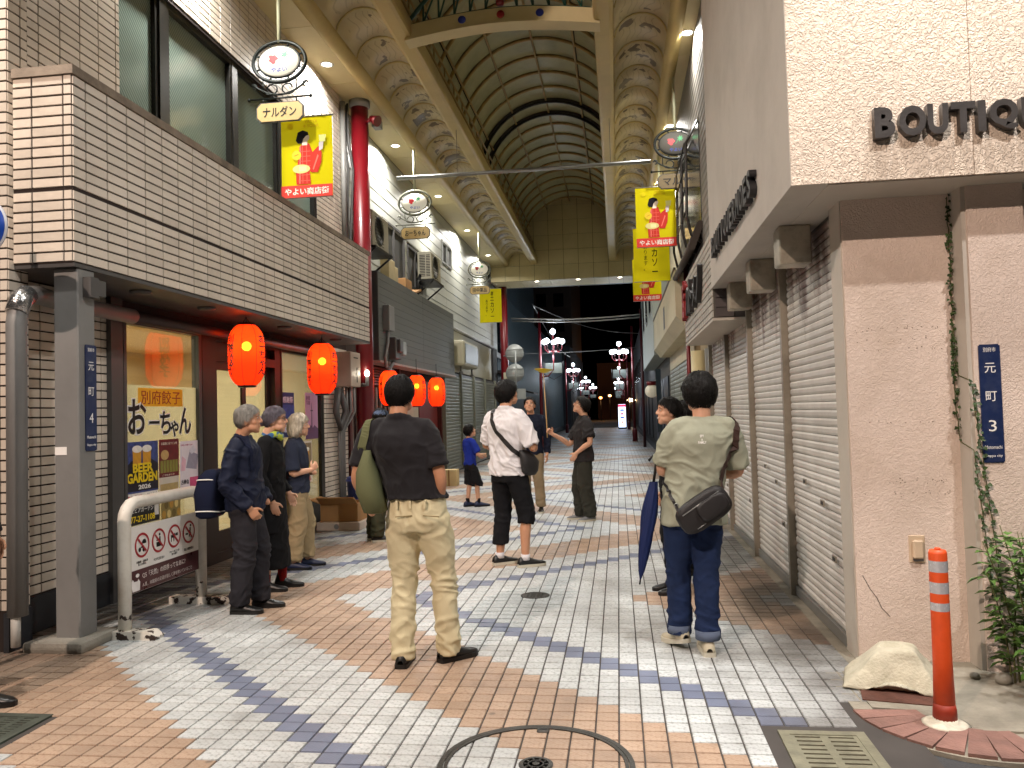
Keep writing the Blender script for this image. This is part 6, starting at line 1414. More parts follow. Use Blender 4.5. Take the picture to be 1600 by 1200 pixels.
def person(label, x, y, head, H, o):
    g = o.get; s = H/1.75; b = g('b', 1.0); hs = g('hs', 1.0)*s**.6; t = thing('person', label, 'person', (x, y, 0), o.get('group'), R(head))
    sd = o.get('seed', 1); sk = g('skin', S1)
    P = lambda p: V(*p)*s
    lean = V(*g('lean', (0, 0, 0)))*s
    feet = [V(f[0], f[1], 0)*s for f in g('feet', ((-.1, 0, 8), (.1, 0, -8)))]; fa = [f[2] for f in g('feet', ((-.1, 0, 8), (.1, 0, -8)))]
    hips = [V(-.088*b, 0, .9)*s+lean*.3, V(.088*b, 0, .9)*s+lean*.3]; ank = [f+V(0, -.0, .085*s) for f in feet]
    kn = []
    for i in range(2):
        q = (hips[i]+ank[i])/2+V(0, .035*s, .02*s); kk = g('knees')
        if kk and kk[i]: q = P(kk[i])
        kn.append(q)
    nb = V(0, -.02, 1.475)*s+lean; sh = [V(-.172*b, -.02, 1.415)*s+lean, V(.172*b, -.02, 1.415)*s+lean]
    el = [P(g('el', (-.245*b, -.045, 1.13)))+lean, P(g('er', (.245*b, -.045, 1.13)))+lean]
    wr = [P(g('wl', (-.25*b, .02, .885)))+lean, P(g('wr', (.25*b, .02, .885)))+lean]
    hc = V(0, .02, 1.625)*s+lean+P(g('hoff', (0, 0, 0))); pit, yaw = g('pitch', 0), g('yaw', 0)
    hc += V(0, -.02*math.sin(R(pit)), 0)*s
    MH = Matrix.Translation(hc) @ Matrix.Rotation(R(yaw), 4, 'Z') @ Matrix.Rotation(R(pit), 4, 'X'); R3 = MH.to_3x3()
    # --- body, one continuous skin
    B = MB(); hz = lambda *p: MH @ (V(*p)*hs)
    def he(c, r): B.ell(hz(*c), tuple(q*hs for q in r), 16, 10, rot=R3)
    he((0, -.008, .022), (.076, .095, .096)); he((0, .028, -.03), (.058, .062, .076)); he((0, .05, -.082), (.034, .036, .03)); he((0, .06, -.096), (.02, .026, .018))
    for q in (-1, 1):
        he((q*.04, .052, -.022), (.026, .028, .026)); he((q*.077, -.008, -.012), (.009, .02, .031)); he((q*.079, -.012, .004), (.011, .02, .018)); he((q*.034, .03, -.065), (.03, .05, .032)); he((q*.03, .078, .030), (.024, .014, .008)); he((q*.012, .096, -.024), (.009, .009, .008))
    B.tube([hz(0, .088, .018), hz(0, .100, -.004), hz(0, .108, -.022)], [.009*hs, .0105*hs, .0125*hs], 8); he((0, .106, -.024), (.011, .011, .009))
    he((0, .084, -.052), (.024, .012, .0065)); he((0, .083, -.064), (.021, .012, .0075)); he((0, .05, .045), (.06, .045, .04))
    limb(B, [nb-V(0, -.005, .04)*s, nb+V(0, .0, .03)*s, hz(0, -.02, -.06)], [.062*s, .056*s, .056*hs], 16)
    sec(B, [(lean.x*.3, lean.y*.3, .86*s, .12*s*b, .085*s), (lean.x*.5, lean.y*.5, 1.05*s, .115*s*b, .08*s), (lean.x*.8, lean.y*.8, 1.25*s, .135*s*b, .09*s), (lean.x, lean.y-.01*s, 1.40*s, .14*s*b, .085*s), (lean.x, lean.y-.015*s, 1.45*s, .09*s*b, .06*s)], 20)
    for i in range(2):
        k = s*(.92+.08*b)
        limb(B, [sh[i], (sh[i]+el[i])/2, el[i], (el[i]*.6+wr[i]*.4), wr[i]], [.043*k, .045*k, .039*k, .039*k, .026*k])
        hd = g('hands', (None, None))[i]
        if hd != 'hide':
            d, pn, side, curl = hd if hd else ((wr[i]-el[i]).normalized()*.7+V(0, .05, -.5), V(1 if i == 0 else -1, 0, 0), V(0, 1, 0), 16)
            hand(B, wr[i], d, pn, side, s, curl)
        bl = g('bare', (0, 0))[i]
        r = (.066, .052, .053, .034) if bl else (.05, .042, .042, .034)
        limb(B, [hips[i], kn[i], kn[i]*.62+ank[i]*.38+V(0, -.012*s, 0), ank[i]+V(0, -.01*s, -.0)], [r[0]*s, r[1]*s, r[2]*s, r[3]*s])
    job(B, 'body', sk, t, .0062 if H > 1 and y < 9 else .0075, 2)
    # --- top garment
    top = g('top'); T = MB(); hem = g('hem', .93)*s; lx, ly = lean.x, lean.y; ez = g('ease', 1.0)*b
    bel = g('belly', 0)
    rows = [(1.02, .165, .118), (1.12, .162, .117), (1.22, .174, .123), (1.32, .183, .124), (1.385, .178, .112), (1.43, .148, .094), (1.465, .098, .078), (1.49, .066, .066)]
    R_ = [(lx*.3, ly*.3, hem, (.174+.012*g('flare', 0))*s*ez, .128*s*ez)]+([(lx*.35, ly*.35, .95*s, .172*s*ez, .126*s*ez)] if hem < .93*s else [])
    for z, a, c in rows: R_.append((lx*(z-.8)/.65, ly*(z-.8)/.65+(bel*.5*s if z < 1.3 else 0)-(.012*s if z > 1.3 else 0), z*s, a*s*(ez if z < 1.4 else b), (c+bel*(z < 1.3)*.5)*s*(ez if z < 1.4 else 1)))
    sec(T, R_, 30)
    sl = g('sleeve', .62); sw = g('sw', 1.0)
    for i in range(2):
        q_ = 1 if i == 0 else -1; i0 = sh[i]+V(.09*q_*b, .004, .028)*s; i1 = sh[i]+V(.02*q_, 0, -.004)*s
        if sl <= 1: e = sh[i].lerp(el[i], sl); limb(T, [i0, i1], [.052*s, .070*s], 16); tubeopen(T, [i1, sh[i].lerp(el[i], sl*.3), sh[i].lerp(el[i], sl*.65), e], [.070*s, .068*s*sw**.5, .066*s*sw**.8, .066*s*sw])
        else: limb(T, [i0, i1], [.052*s, .070*s], 16); tubeopen(T, [i1, sh[i].lerp(el[i], .3), sh[i].lerp(el[i], .65), el[i], el[i].lerp(wr[i], .5), el[i].lerp(wr[i], sl-1)], [.070*s, .067*s*sw**.5, .06*s*sw, .055*s*sw, .05*s*sw, .044*s*sw])
    if g('collar'): T.tube([(nb.x+.068*s*math.cos(a), nb.y+.005*s+.066*s*math.sin(a), nb.z+.012*s+.012*s*math.sin(-a)) for a in [k*math.pi/12 for k in range(24)]], (.010*s, .022*s), 8, closed=True)
    job(T, g('topname', 'shirt'), top, t, .0085, 6, folds(g('tf', .007)*1.7, (7, 7, 6), sd, ((1.0*s, .2*s, .9), (1.25*s, .12*s, .3))), key=(label, 'top'))
    # --- trousers
    L_ = MB(); lw = g('lw', 1.0); le = g('legend', (.06, .06))
    sec(L_, [(lx*.3, ly*.3, .80*s, .165*s*b, .118*s*b), (lx*.3, ly*.3, .86*s, .176*s*b, .128*s*b), (lx*.3, ly*.3, .95*s, .168*s*b, .12*s*b), (lx*.3, ly*.3, 1.03*s, .156*s*b, .112*s*b)], 28)
    for i in range(2):
        a = ank[i]; tot = (kn[i].z-a.z); pts = [hips[i]+V(0, 0, -.02)*s, hips[i].lerp(kn[i], .45), kn[i], kn[i].lerp(a, .45)+V(0, -.012*s, 0), a+V(0, -.012, -.06)*s]; rs = [.102*s*b, .092*s*b*lw**.5, .074*s*lw, .07*s*lw, .062*s*lw]
        zc = le[i]*s; out = []; ro = []
        for q in range(len(pts)):
            if pts[q].z >= zc: out.append(pts[q]); ro.append(rs[q])
            else:
                u = (out[-1].z-zc)/max(1e-5, out[-1].z-pts[q].z); out.append(out[-1].lerp(pts[q], u)); ro.append(ro[-1]+(rs[q]-ro[-1])*u); break
        if g('dress') is None: tubeopen(L_, out, ro, 20)
    if g('dress'):
        dz = g('dress')*s; sec(L_, [(0, 0, dz, .2*s, .17*s), (0, 0, .6*s, .185*s, .15*s), (0, 0, .85*s, .172*s, .128*s)], 28)
    job(L_, g('legname', 'trousers'), g('legs'), t, .0085, 4, folds(g('lf', .008)*1.05, (6, 6, 8), sd+5, ((.5*s, .16*s, .9), (.16*s, .14*s, 1.2), (.82*s, .1*s, .5))), key=(label, 'legs'))
    if g('cuffs'):
        for i in range(2): c = MB(); p = ank[i]+V(0, -.012, .035)*s; c.tube([p-V(0, 0, .025*s), p+V(0, 0, .03*s)], .07*s*lw, 20); part('cuff', c, g('cuffs'), t, local=True)
    if g('belt'):
        c = MB(); c.tube([((.161*b)*s*math.cos(a)+lx*.3, (.117*b)*s*math.sin(a)+ly*.3, 1.03*s) for a in [k*math.pi/16 for k in range(32)]], (.004*s, .017*s), 6, closed=True); part('belt', c, g('belt'), t, local=True)
    if g('pockets'):
        for dx in (-.085, 0, .09):
            c = MB(); c.box(dx*s-.006+lx*.3, dx*s+.006+lx*.3, -.128*s*b-.004, -.115*s*b, .945*s, .992*s); part('belt_loop', c, M_PWHITE if 0 else g('legs'), t, local=True)
    for k, (dx, dz) in enumerate(g('pockets', ())):
        c = MB(); c.obox((dx*s, -.129*s*b-.003, dz*s), (.05*s, .004*(1 if dx < 0 else -1), .003*(1 if dx < 0 else -1)), (0, .004, 0), (0, 0, .0025*s)); part('pocket', c, g('pmat'), t, local=True)
    # --- shoes
    for i in range(2):
        sc = MB(); F = feet[i]; a = R(fa[i]); u = V(-math.sin(a), math.cos(a), 0); v = V(math.cos(a), math.sin(a), 0); up = V(0, 0, 1); vs = []; n = 12; k = s*g('fs', 1.0)
        prof = [(-.085, .018, .05), (-.078, .032, .08), (-.05, .037, .10 if not g('boots') else .16), (-.01, .037, .102 if not g('boots') else .165), (.035, .039, .085), (.08, .043, .068), (.125, .045, .055), (.165, .038, .047), (.19, .022, .038), (.198, .006, .03)]
        lift = g('lift', (0, 0))[i]
        def TR(d, w, h):
            z = h
            if lift: z = h+max(0, (.09-d))*lift
            return F+u*d*k+v*w*k+up*z*k
        for d, w, h in prof:
            for j in range(n):
                q = math.pi*j/(n-1); vs.append(TR(d, math.cos(q)*w, .022+(h-.022)*math.sin(q)**.75))
        fs = [(r*n+j, r*n+j+1, (r+1)*n+j+1, (r+1)*n+j) for r in range(len(prof)-1) for j in range(n-1)]; fs += [tuple(r_*n for r_ in range(len(prof)))+tuple(r_*n+n-1 for r_ in reversed(range(len(prof))))]
        sc.add(vs, fs, 0, True); so = part('shoe', sc, g('shoe'), t, local=True)
        sl_ = MB(); ol = [(d, w+.004) for d, w, h in prof]; lo = [TR(d, w, 0.0) for d, w in ol]+[TR(d, -w, 0.0) for d, w in reversed(ol)]; hi = [TR(d, w, .026) for d, w in ol]+[TR(d, -w, .026) for d, w in reversed(ol)]; q = len(lo)
        sl_.add(lo+hi, [tuple(range(q)), tuple(range(2*q-1, q-1, -1))]+[(j, j+q, (j+1) % q+q, (j+1) % q) for j in range(q)]); c = centre(sl_); sl_.v = [(p[0]-so.location.x, p[1]-so.location.y, p[2]-so.location.z) for p in sl_.v]
        ob = bpy.data.objects.new('sole', sl_.mesh('sole', g('sole', M_INK))); COL.objects.link(ob); ob.parent = so
        if g('socks'): c = MB(); c.tube([ank[i]+V(0, -.01, -.02)*s, ank[i]+V(0, -.01, g('sockh', .06))*s], [.041*s, .045*s], 14); part('sock', c, g('socks'), t, local=True)
    # --- hair, face
    if g('hair'): hair(t, MH, hs, g('hair'), g('style', 'short'), sd)
    if g('face', True):
        for q in (-1, 1):
            c = MB(); c.ell(hz(q*.031, .0835, .010), tuple(r*hs for r in (.0135, .006, .0052)), 10, 6, rot=R3); part('eye', c, mat('eye_white', '#cfc7bd', .3), t, local=True)
            c = MB(); c.ell(hz(q*.031, .0885, .0105), tuple(r*hs for r in (.0058, .0026, .0050)), 8, 6, rot=R3); part('iris', c, M_INK, t, local=True)
            c = MB(); c.tube([hz(q*.015, .0935, .030), hz(q*.03, .0945, .0345), hz(q*.05, .083, .028)], [.0028*hs, .0032*hs, .0018*hs], 5); part('eyebrow', c, g('hair') if g('hair') and g('hair') is not H_WHITE else H_GREY, t, local=True)
        if g('smile'): c = MB(); c.ell(hz(0, .0935, -.060), tuple(r*hs for r in (.021, .005, .006)), 12, 6, rot=R3); part('teeth', c, M_WHITE, t, local=True)
        else: c = MB(); c.ell(hz(0, .0945, -.058), tuple(r*hs for r in (.02, .004, .0028)), 12, 6, rot=R3); part('mouth', c, mat('lip', '#8a4f45', .5), t, local=True)
    if g('glasses'):
        c = MB()
        for q in (-1, 1):
            c.tube([hz(q*.033+.023*math.cos(a), .101-.006*abs(math.cos(a)), .008+.018*math.sin(a)) for a in [k*math.pi/7 for k in range(14)]], .0018*hs, 5, closed=True); c.tube([hz(q*.056, .093, .012), hz(q*.08, .0, .012)], .0017*hs, 5)
        c.tube([hz(-.01, .102, .012), hz(.01, .102, .012)], .0017*hs, 5); part('glasses', c, M_INK, t, local=True)
    BUILT[label] = dict(t=t, s=s, MH=MH, hs=hs, M=Matrix.Translation((x, y, 0)) @ Matrix.Rotation(R(head), 4, 'Z'), wr=wr, el=el, sh=sh, lean=lean)
    return t
C_BLK = cloth('black_knit', '#1f1d20', sheen=.1); C_KHA = cloth('khaki_cotton', '#cdc29f', var=.06, bs=300); C_SAGE = cloth('sage_jersey', '#9b9d8b', var=.05); C_JEAN = cloth('denim', '#1e2c4c', var=.22, vs=16, bs=420); C_WHT = cloth('white_cotton', '#d8d4d6', var=.03); C_BTR = cloth('black_twill', '#17171a'); C_CHAR = cloth('charcoal_jersey', '#2c2a2b'); C_CARGO = cloth('cargo_cotton', '#33332d')
C_NAVY = cloth('navy_knit', '#171c2c'); C_BEI = cloth('beige_chino', '#8e7f66'); C_BLUE = cloth('blue_jersey', '#1d2f8a'); C_JACK = cloth('navy_nylon', '#161c30', rough=.6); C_DKT = cloth('dark_wool', '#2b2a2f'); C_TEE = cloth('slate_jersey', '#2b3142'); C_KH2 = cloth('khaki_drill', '#9c8a6a'); C_OLV = cloth('olive_twill', '#3a3a2a'); C_COAT = cloth('black_wool', '#131315')
L_BLK = mat('black_leather', '#141414', .4, var=.15); L_CRM = mat('cream_leather', '#bdb49c', .6, var=.1); L_NVY = mat('navy_leather', '#1d2745', .5, var=.1); L_GRY = mat('grey_mesh', '#77777a', .7, var=.15); M_SOLEW = mat('sole_white', '#c4bfae', .7, var=.08)
IN = 'hide'
mA = 'man seen from behind in black polo shirt and khaki trousers with an olive tote bag'
person(mA, -1.21, 4.83, -3, 1.77, dict(b=1.07, seed=1, lean=(-.145, 0, 0), top=C_BLK, hem=1.0, sleeve=.78, sw=1.12, collar=True, ease=1.05, legs=C_KHA, lw=1.1, lf=.012, legend=(.045, .045), belt=C_KHA, pockets=((-.085, .9), (.085, .9)), pmat=mat('pocket_line', '#7d6c45', .9), shoe=L_BLK, feet=((-.13, -.07, 6), (.13, .05, -42)), el=(-.25, -.08, 1.13), er=(.265, -.05, 1.12), wl=(-.21, .05, .90), wr=(.215, .05, .87), hands=(IN, IN), hair=H_BLACK, style='thin', face=False, skin=S3))
mB = 'man seen from behind in sage green T-shirt and rolled jeans with a black sling bag'
person(mB, .42, 5.15, 6, 1.72, dict(b=1.03, seed=2, lean=(.10, 0, 0), top=C_SAGE, hem=.80, sleeve=.85, sw=1.2, ease=1.1, flare=1, tf=.007, legs=C_JEAN, lw=1.1, lf=.009, legend=(.09, .09), cuffs=cloth('denim_light', '#5a6478'), shoe=L_CRM, sole=M_SOLEW, fs=1.06, lift=(.25, 0), feet=((-.075, .07, 18), (.075, -.08, -4)), el=(-.25, .06, 1.14), er=(.235, .06, 1.12), wl=(.06, .23, 1.17), wr=(-.17, .17, 1.13), hands=(IN, ((-1, -.35, .1), (0, -1, 0), (0, 0, 1), 30)), hair=H_BLACK, style='full', face=False, hs=1.06, skin=S2))
mC = 'man in untucked white short-sleeved shirt and cropped black trousers with a black sling'
person(mC, -1.10, 7.84, -32, 1.83, dict(b=1.02, seed=3, top=C_WHT, hem=.86, sleeve=.92, sw=1.22, ease=1.1, flare=1.5, collar=True, tf=.010, legs=C_BTR, lw=1.12, legend=(.20, .40), bare=(1, 1), shoe=L_BLK, sole=M_SOLEW, socks=C_WHT, sockh=.035, feet=((-.14, .02, -22), (.14, .06, -30)), knees=(None, (.13, .09, .5)), el=(-.27, .0, 1.14), er=(.29, .02, 1.12), wl=(-.1, .27, 1.18), wr=(.1, .28, 1.18), hair=H_BLACK, style='full', face=True, pitch=14, yaw=-14, hands=(((.5, .6, .3), (1, -.3, 0), (0, 0, 1), 30), ((-.5, .6, .3), (-1, -.3, 0), (0, 0, 1), 30))))
mD = 'young man with glasses in dark T-shirt looking up and holding the plate stick'
person(mD, -.50, 11.12, 103, 1.70, dict(b=.97, seed=4, top=C_CHAR, hem=.84, sleeve=.8, sw=1.28, ease=1.14, flare=1, tf=.008, legs=C_CARGO, lw=1.45, lf=.011, legend=(.06, .06), shoe=L_GRY, sole=M_SOLEW, feet=((-.1, -.05, 25), (.12, .05, 5)), er=(.235, .15, 1.08), wr=(.14, .42, 1.235), el=(-.27, -.05, 1.12), wl=(-.175, .13, .965), hands=(((.15, .45, -.7), (1, -.2, .2), (0, 1, .3), 14), ((-.1, .55, .5), (-1, .2, .1), (0, .4, 1), 62)), hair=H_BLACK, style='full', pitch=24, yaw=-6, glasses=True, skin=S2))
mE = 'man facing the camera in dark navy sweater and beige chinos looking up'
person(mE, -1.33, 12.06, 172, 1.74, dict(b=1.0, seed=5, top=C_NAVY, hem=.88, sleeve=1.93, ease=1.04, legs=C_BEI, lw=1.1, legend=(.09, .09), shoe=L_BLK, sole=M_SOLEW, feet=((-.13, .0, 12), (.1, -.02, -10)), pitch=14, yaw=8, hair=H_BLACK, style='short', skin=S2))
mF = 'small boy in blue T-shirt and black shorts looking up beside the olive shutters'
person(mF, -2.42, 12.8, -52, 1.32, dict(b=.92, seed=6, hs=1.08, top=C_BLUE, hem=.9, sleeve=.8, sw=1.2, legs=C_BTR, lw=1.7, legend=(.46, .46), bare=(1, 1), shoe=L_NVY, sole=M_INK, fs=1.25, socks=C_BTR, sockh=.1, feet=((-.1, -.02, 5), (.1, .14, -10)), el=(-.25, .06, 1.12), er=(.25, .08, 1.12), wl=(-.12, .26, 1.1), wr=(.12, .28, 1.12), pitch=22, hair=H_BLACK, style='short', skin=S2))
mG = 'grey-haired man in navy jacket and dark trousers carrying a navy backpack'
person(mG, -2.98, 6.05, -82, 1.63, dict(b=1.02, seed=7, top=C_JACK, topname='jacket', hem=.86, sleeve=1.93, sw=1.15, ease=1.1, collar=True, tf=.011, legs=C_DKT, lw=1.25, lf=.011, legend=(.07, .07), shoe=L_BLK, feet=((-.1, .1, 4), (.1, -.02, -4)), el=(-.26, -.04, 1.1), wl=(-.17, .14, .9), er=(.245, -.08, 1.10), wr=(.19, .10, .885), hands=(IN, ((-.25, .5, -.75), (-1, 0, -.2), (0, .7, .6), 34)), hair=H_GREY, style='short', pitch=4, yaw=6, skin=S1, hoff=(0, .02, 0)))
mH = 'woman in long black coat and boots with mauve-grey hair, glasses and bright scarf'
person(mH, -3.10, 6.80, -80, 1.62, dict(b=.95, seed=8, top=C_COAT, topname='coat', hem=.56, sleeve=1.93, sw=1.1, ease=1.08, flare=2.5, legs=C_COAT, legname='skirt', dress=.22, lw=1.3, shoe=L_BLK, sole=L_BLK, boots=True, socks=cloth('red_wool', '#8a1c1c'), sockh=.12, feet=((-.09, .08, 4), (.09, -.03, -4)), er=(.24, -.04, 1.09), wr=(.2, .06, .86), el=(-.25, -.03, 1.08), wl=(-.2, .12, .9), hair=H_MAUVE, style='tied', glasses=True, pitch=2, skin=S2, hoff=(0, .03, 0)))
mI = 'white-haired woman in slate T-shirt and khaki trousers with clogs'
person(mI, -3.27, 7.77, -78, 1.55, dict(b=1.0, seed=9, top=C_TEE, hem=.86, sleeve=.92, sw=1.2, ease=1.08, legs=C_KH2, lw=1.35, lf=.01, legend=(.11, .11), shoe=L_NVY, sole=M_INK, feet=((-.11, .1, 4), (.1, -.02, -4)), er=(.235, -.0, 1.1), wr=(.1, .19, 1.12), el=(-.235, .0, 1.08), wl=(-.05, .2, 1.08), hands=(IN, ((-.5, .5, .6), (-.6, -.6, 0), (0, .6, 1), 40)), hair=H_WHITE, style='bob', pitch=3, skin=S2, hoff=(0, .02, 0)))
mJ = 'person in blue cap and dark jacket mostly hidden behind the man in khaki trousers'
person(mJ, -2.98, 9.45, -55, 1.62, dict(b=1.05, seed=10, top=cloth('black_nylon', '#232527', rough=.6), topname='jacket', hem=.84, sleeve=1.93, sw=1.2, ease=1.12, legs=C_OLV, lw=1.3, legend=(.07, .07), shoe=L_BLK, sole=M_SOLEW, hair=H_BLACK, style='short', hoff=(0, .05, -.02), lean=(0, .04, 0), skin=S1))
mK = 'smiling dark-haired woman in black looking up behind the man in the sage shirt'
person(mK, .43, 6.75, 104, 1.60, dict(b=.9, seed=11, top=C_COAT, topname='blouse', hem=.9, sleeve=1.9, legs=C_BTR, legend=(.08, .08), shoe=L_BLK, feet=((-.08, 0, 5), (.08, 0, -5)), hair=H_BLACK, style='tied', pitch=6, smile=True, skin=S2))
mL = 'second smiling woman glimpsed over the shoulder of the man in the sage shirt'
person(mL, .60, 7.5, 112, 1.57, dict(b=.9, seed=12, top=C_BLK, topname='blouse', hem=.9, sleeve=1.9, legs=C_BTR, legend=(.08, .08), shoe=L_BLK, feet=((-.08, 0, 5), (.08, 0, -5)), hair=H_BLACK, style='tied', pitch=4, smile=True, skin=S2))
mM = 'passer-by in dark trousers cut off by the edge of the picture at the tiled corner'
person(mM, -3.66, 4.02, -85, 1.72, dict(b=1.0, seed=13, top=C_BLK, sleeve=1.9, hem=.86, legs=C_DKT, lw=1.2, legend=(.07, .07), shoe=L_BLK, feet=((-.07, -.1, 0), (.07, .17, 0)), hair=H_BLACK))
# evaluate all the remeshes together
tmp = []
for (mb, name, m, parent, vox, sm, post, key, label) in JOBS:
    o = bpy.data.objects.new(name, mb.mesh(name, m)); COL.objects.link(o)
    q = o.modifiers.new('r', 'REMESH'); q.mode = 'VOXEL'; q.voxel_size = vox; q.use_smooth_shade = True
    q = o.modifiers.new('s', 'SMOOTH'); q.factor = .5; q.iterations = sm; tmp.append(o)
dg = bpy.context.evaluated_depsgraph_get()
MESHES = {}
for o, (mb, name, m, parent, vox, sm, post, key, label) in zip(tmp, JOBS):
    me = bpy.data.meshes.new_from_object(o.evaluated_get(dg)); bpy.data.objects.remove(o)
    n = len(me.vertices); co = np.empty(n*3); me.vertices.foreach_get('co', co); co = co.reshape(-1, 3)
    if post:
        no = np.empty(n*3); me.vertex_normals.foreach_get('vector', no); no = no.reshape(-1, 3); co = co+no*post(co, no)[:, None]
    if key: MESHES[key] = BVHTree.FromPolygons([tuple(c) for c in co], [tuple(p.vertices) for p in me.polygons])
    c = (co.min(0)+co.max(0))/2; me.vertices.foreach_set('co', (co-c).ravel()); me.materials.clear(); me.materials.append(m)
    me.polygons.foreach_set('use_smooth', [True]*len(me.polygons)); me.polygons.foreach_set('material_index', [0]*len(me.polygons)); me.update(); me.name = name
    ob = bpy.data.objects.new(name, me); COL.objects.link(ob); ob.parent = parent; ob.location = c

# ------------------------------------------------------------------ what they carry
def LN_(lb, p): p = Vector(p); l = BUILT[lb]['lean']; return p+V(l.x, l.y, 0)*max(0, (p.z-.8)/.65)
def wrap(lb, pts, off=.006, k='top', sub=5):
    P = [LN_(lb, Vector(p)*BUILT[lb]['s']) for p in pts]; Q = []
    for i in range(len(P)-1):
        p0, p1, p2, p3 = P[max(0, i-1)], P[i], P[i+1], P[min(len(P)-1, i+2)]
        for u in [j/sub for j in range(sub)]: Q.append(.5*((2*p1)+(p2-p0)*u+(2*p0-5*p1+4*p2-p3)*u*u+(3*p1-p0-3*p2+p3)*u**3))
    Q.append(P[-1]); out = []
    for q in Q:
        loc, no, _, _ = MESHES[(lb, k)].find_nearest(q); out.append(loc+no*off)
    return out
def strap(mb, pts, w, lb, k='top'):
    """flat band lying on the garment"""
    vs = []; fs = []
    for i, p in enumerate(pts):
        t = (pts[min(i+1, len(pts)-1)]-pts[max(0, i-1)]).normalized(); _, no, _, _ = MESHES[(lb, k)].find_nearest(p); sdv = t.cross(no).normalized()*w/2
        vs += [p-sdv, p+sdv, p+sdv+no*.003, p-sdv+no*.003]
    for i in range(len(pts)-1):
        a = 4*i; fs += [(a+j, a+(j+1) % 4, a+4+(j+1) % 4, a+4+j) for j in range(4)]
    mb.add(vs, fs)
def toworld(mb, lb):
    M = BUILT[lb]['M']; mb.v = [tuple(M @ Vector(v)) for v in mb.v]; return mb
def softbox(rings, n=20, e=3): mb = MB(); sec(mb, rings, n, e); return mb
M_OLVB = cloth('olive_canvas', '#5f6144', bs=260); M_BAGB = mat('black_nylon_bag', '#1c191a', .55, var=.15, vs=9, bump=.25, bs=200); M_BRST = mat('brown_strap', '#3a2620', .6)
t = thing('tote_bag', 'olive green canvas tote hanging from the shoulder of the man in black polo', 'bag', BUILT[mA]['M'] @ V(-.25, -.13, .95))
m = softbox([(-.262, -.10, .89, .04, .085), (-.268, -.105, .90, .062, .115), (-.27, -.11, 1.02, .072, .125), (-.262, -.11, 1.14, .058, .10), (-.25, -.10, 1.22, .035, .06), (-.24, -.09, 1.27, .02, .03)], 22, 2.4)
m.v = [tuple(Vector(v)+V(noise.noise(Vector(v)*9), noise.noise(Vector(v)*9+V(3, 1, 2)), 0)*.016) for v in m.v]; m.v = [tuple(LN_(mA, Vector(v)+V(.03, -.01, .04))) for v in m.v]; part('sack', toworld(m, mA), M_OLVB, t)
m = MB(); strap(m, [LN_(mA, p) for p in [(-.245, -.105, 1.26), (-.235, -.115, 1.33)]]+wrap(mA, [(-.2, -.12, 1.38), (-.175, -.06, 1.47), (-.17, .03, 1.46), (-.2, .1, 1.36)]), .05, mA); part('strap', toworld(m, mA), M_OLVB, t)
t = thing('sling_bag', 'black sling bag across the lower back of the man in the sage shirt', 'bag', BUILT[mB]['M'] @ V(.03, -.2, .9))
m = MB(); a = R(33); u = V(math.cos(a), 0, math.sin(a)); w_ = V(-math.sin(a), 0, math.cos(a)); bc = LN_(mB, V(.035, -.215, .90))
def bagshape(rx, rz, d, c, n=24):
    mb = MB(); vs = []; fs = []; prof = [(-.5, .75), (-.42, .95), (0, 1.0), (.42, .93), (.5, .7)]
    for y, k in prof:
        for j in range(n):
            q = 2*math.pi*j/n; cx, cz = math.cos(q), math.sin(q); vs.append(c+u*(rx*k*math.copysign(abs(cx)**.55, cx))+w_*(rz*k*math.copysign(abs(cz)**.55, cz))+V(0, d*y, 0))
    for i in range(len(prof)-1):
        for j in range(n): j2 = (j+1) % n; fs.append((i*n+j, i*n+j2, (i+1)*n+j2, (i+1)*n+j))
    fs += [tuple(reversed(range(n))), tuple((len(prof)-1)*n+j for j in range(n))]; mb.add(vs, fs, 0, True); return mb
part('pouch', toworld(bagshape(.175, .098, .085, bc), mB), M_BAGB, t); part('front_pocket', toworld(bagshape(.10, .06, .03, bc+u*.05-w_*.005+V(0, -.05, 0)), mB), M_BAGB, t)
m = MB(); m.tube([bc-u*.13+w_*.05+V(0, -.045, 0), bc+u*.13+w_*.05+V(0, -.045, 0)], .004, 6); m.tube([bc-u*.10-w_*.065+V(0, -.045, 0), bc-u*.04-w_*.065+V(0, -.046, 0)], .003, 5); part('zip', toworld(m, mB), M_STEEL, t)
m = MB(); strap(m, [bc+u*.15]+wrap(mB, [(.2, -.15, 1.08), (.225, -.12, 1.22), (.215, -.08, 1.36), (.19, .0, 1.46), (.15, .08, 1.42)]), .042, mB); part('strap', toworld(m, mB), M_BRST, t)
m = MB(); strap(m, [bc-u*.15]+wrap(mB, [(-.14, -.16, .95), (-.18, -.1, 1.02), (-.22, .0, 1.08)]), .02, mB); part('lower_strap', toworld(m, mB), M_BAGB, t); m = MB(); m.tube([Vector(wrap(mB, [(-.13, -.16, .94), (-.13, -.16, .93)])[0])+V(.012*math.cos(q), -.006, .012*math.sin(q)) for q in [k*math.pi/6 for k in range(12)]], .003, 5, closed=True); part('ring', toworld(m, mB), M_STEEL, t)
t = thing('umbrella', 'furled navy umbrella hanging at the side of the man in the sage shirt', 'umbrella', BUILT[mB]['M'] @ V(-.27, .0, .5))
m = MB(); tp, bt = V(-.205, .06, 1.05), V(-.315, .02, .44); ax = bt-tp
vs = []; fs = []; n = 24
for i in range(13):
    u_ = i/12; r = (.02+.032*math.sin(min(1, u_*2.2)*math.pi/2))*(1-u_)**.55+.004
    for j in range(n): q = 2*math.pi*j/n; rr = r*(1+.22*math.sin(8*q+5*u_)); vs.append(tp+ax*u_+V(rr*math.cos(q), rr*math.sin(q), 0))
for i in range(12):
    for j in range(n): j2 = (j+1) % n; fs.append((i*n+j, i*n+j2, (i+1)*n+j2, (i+1)*n+j))
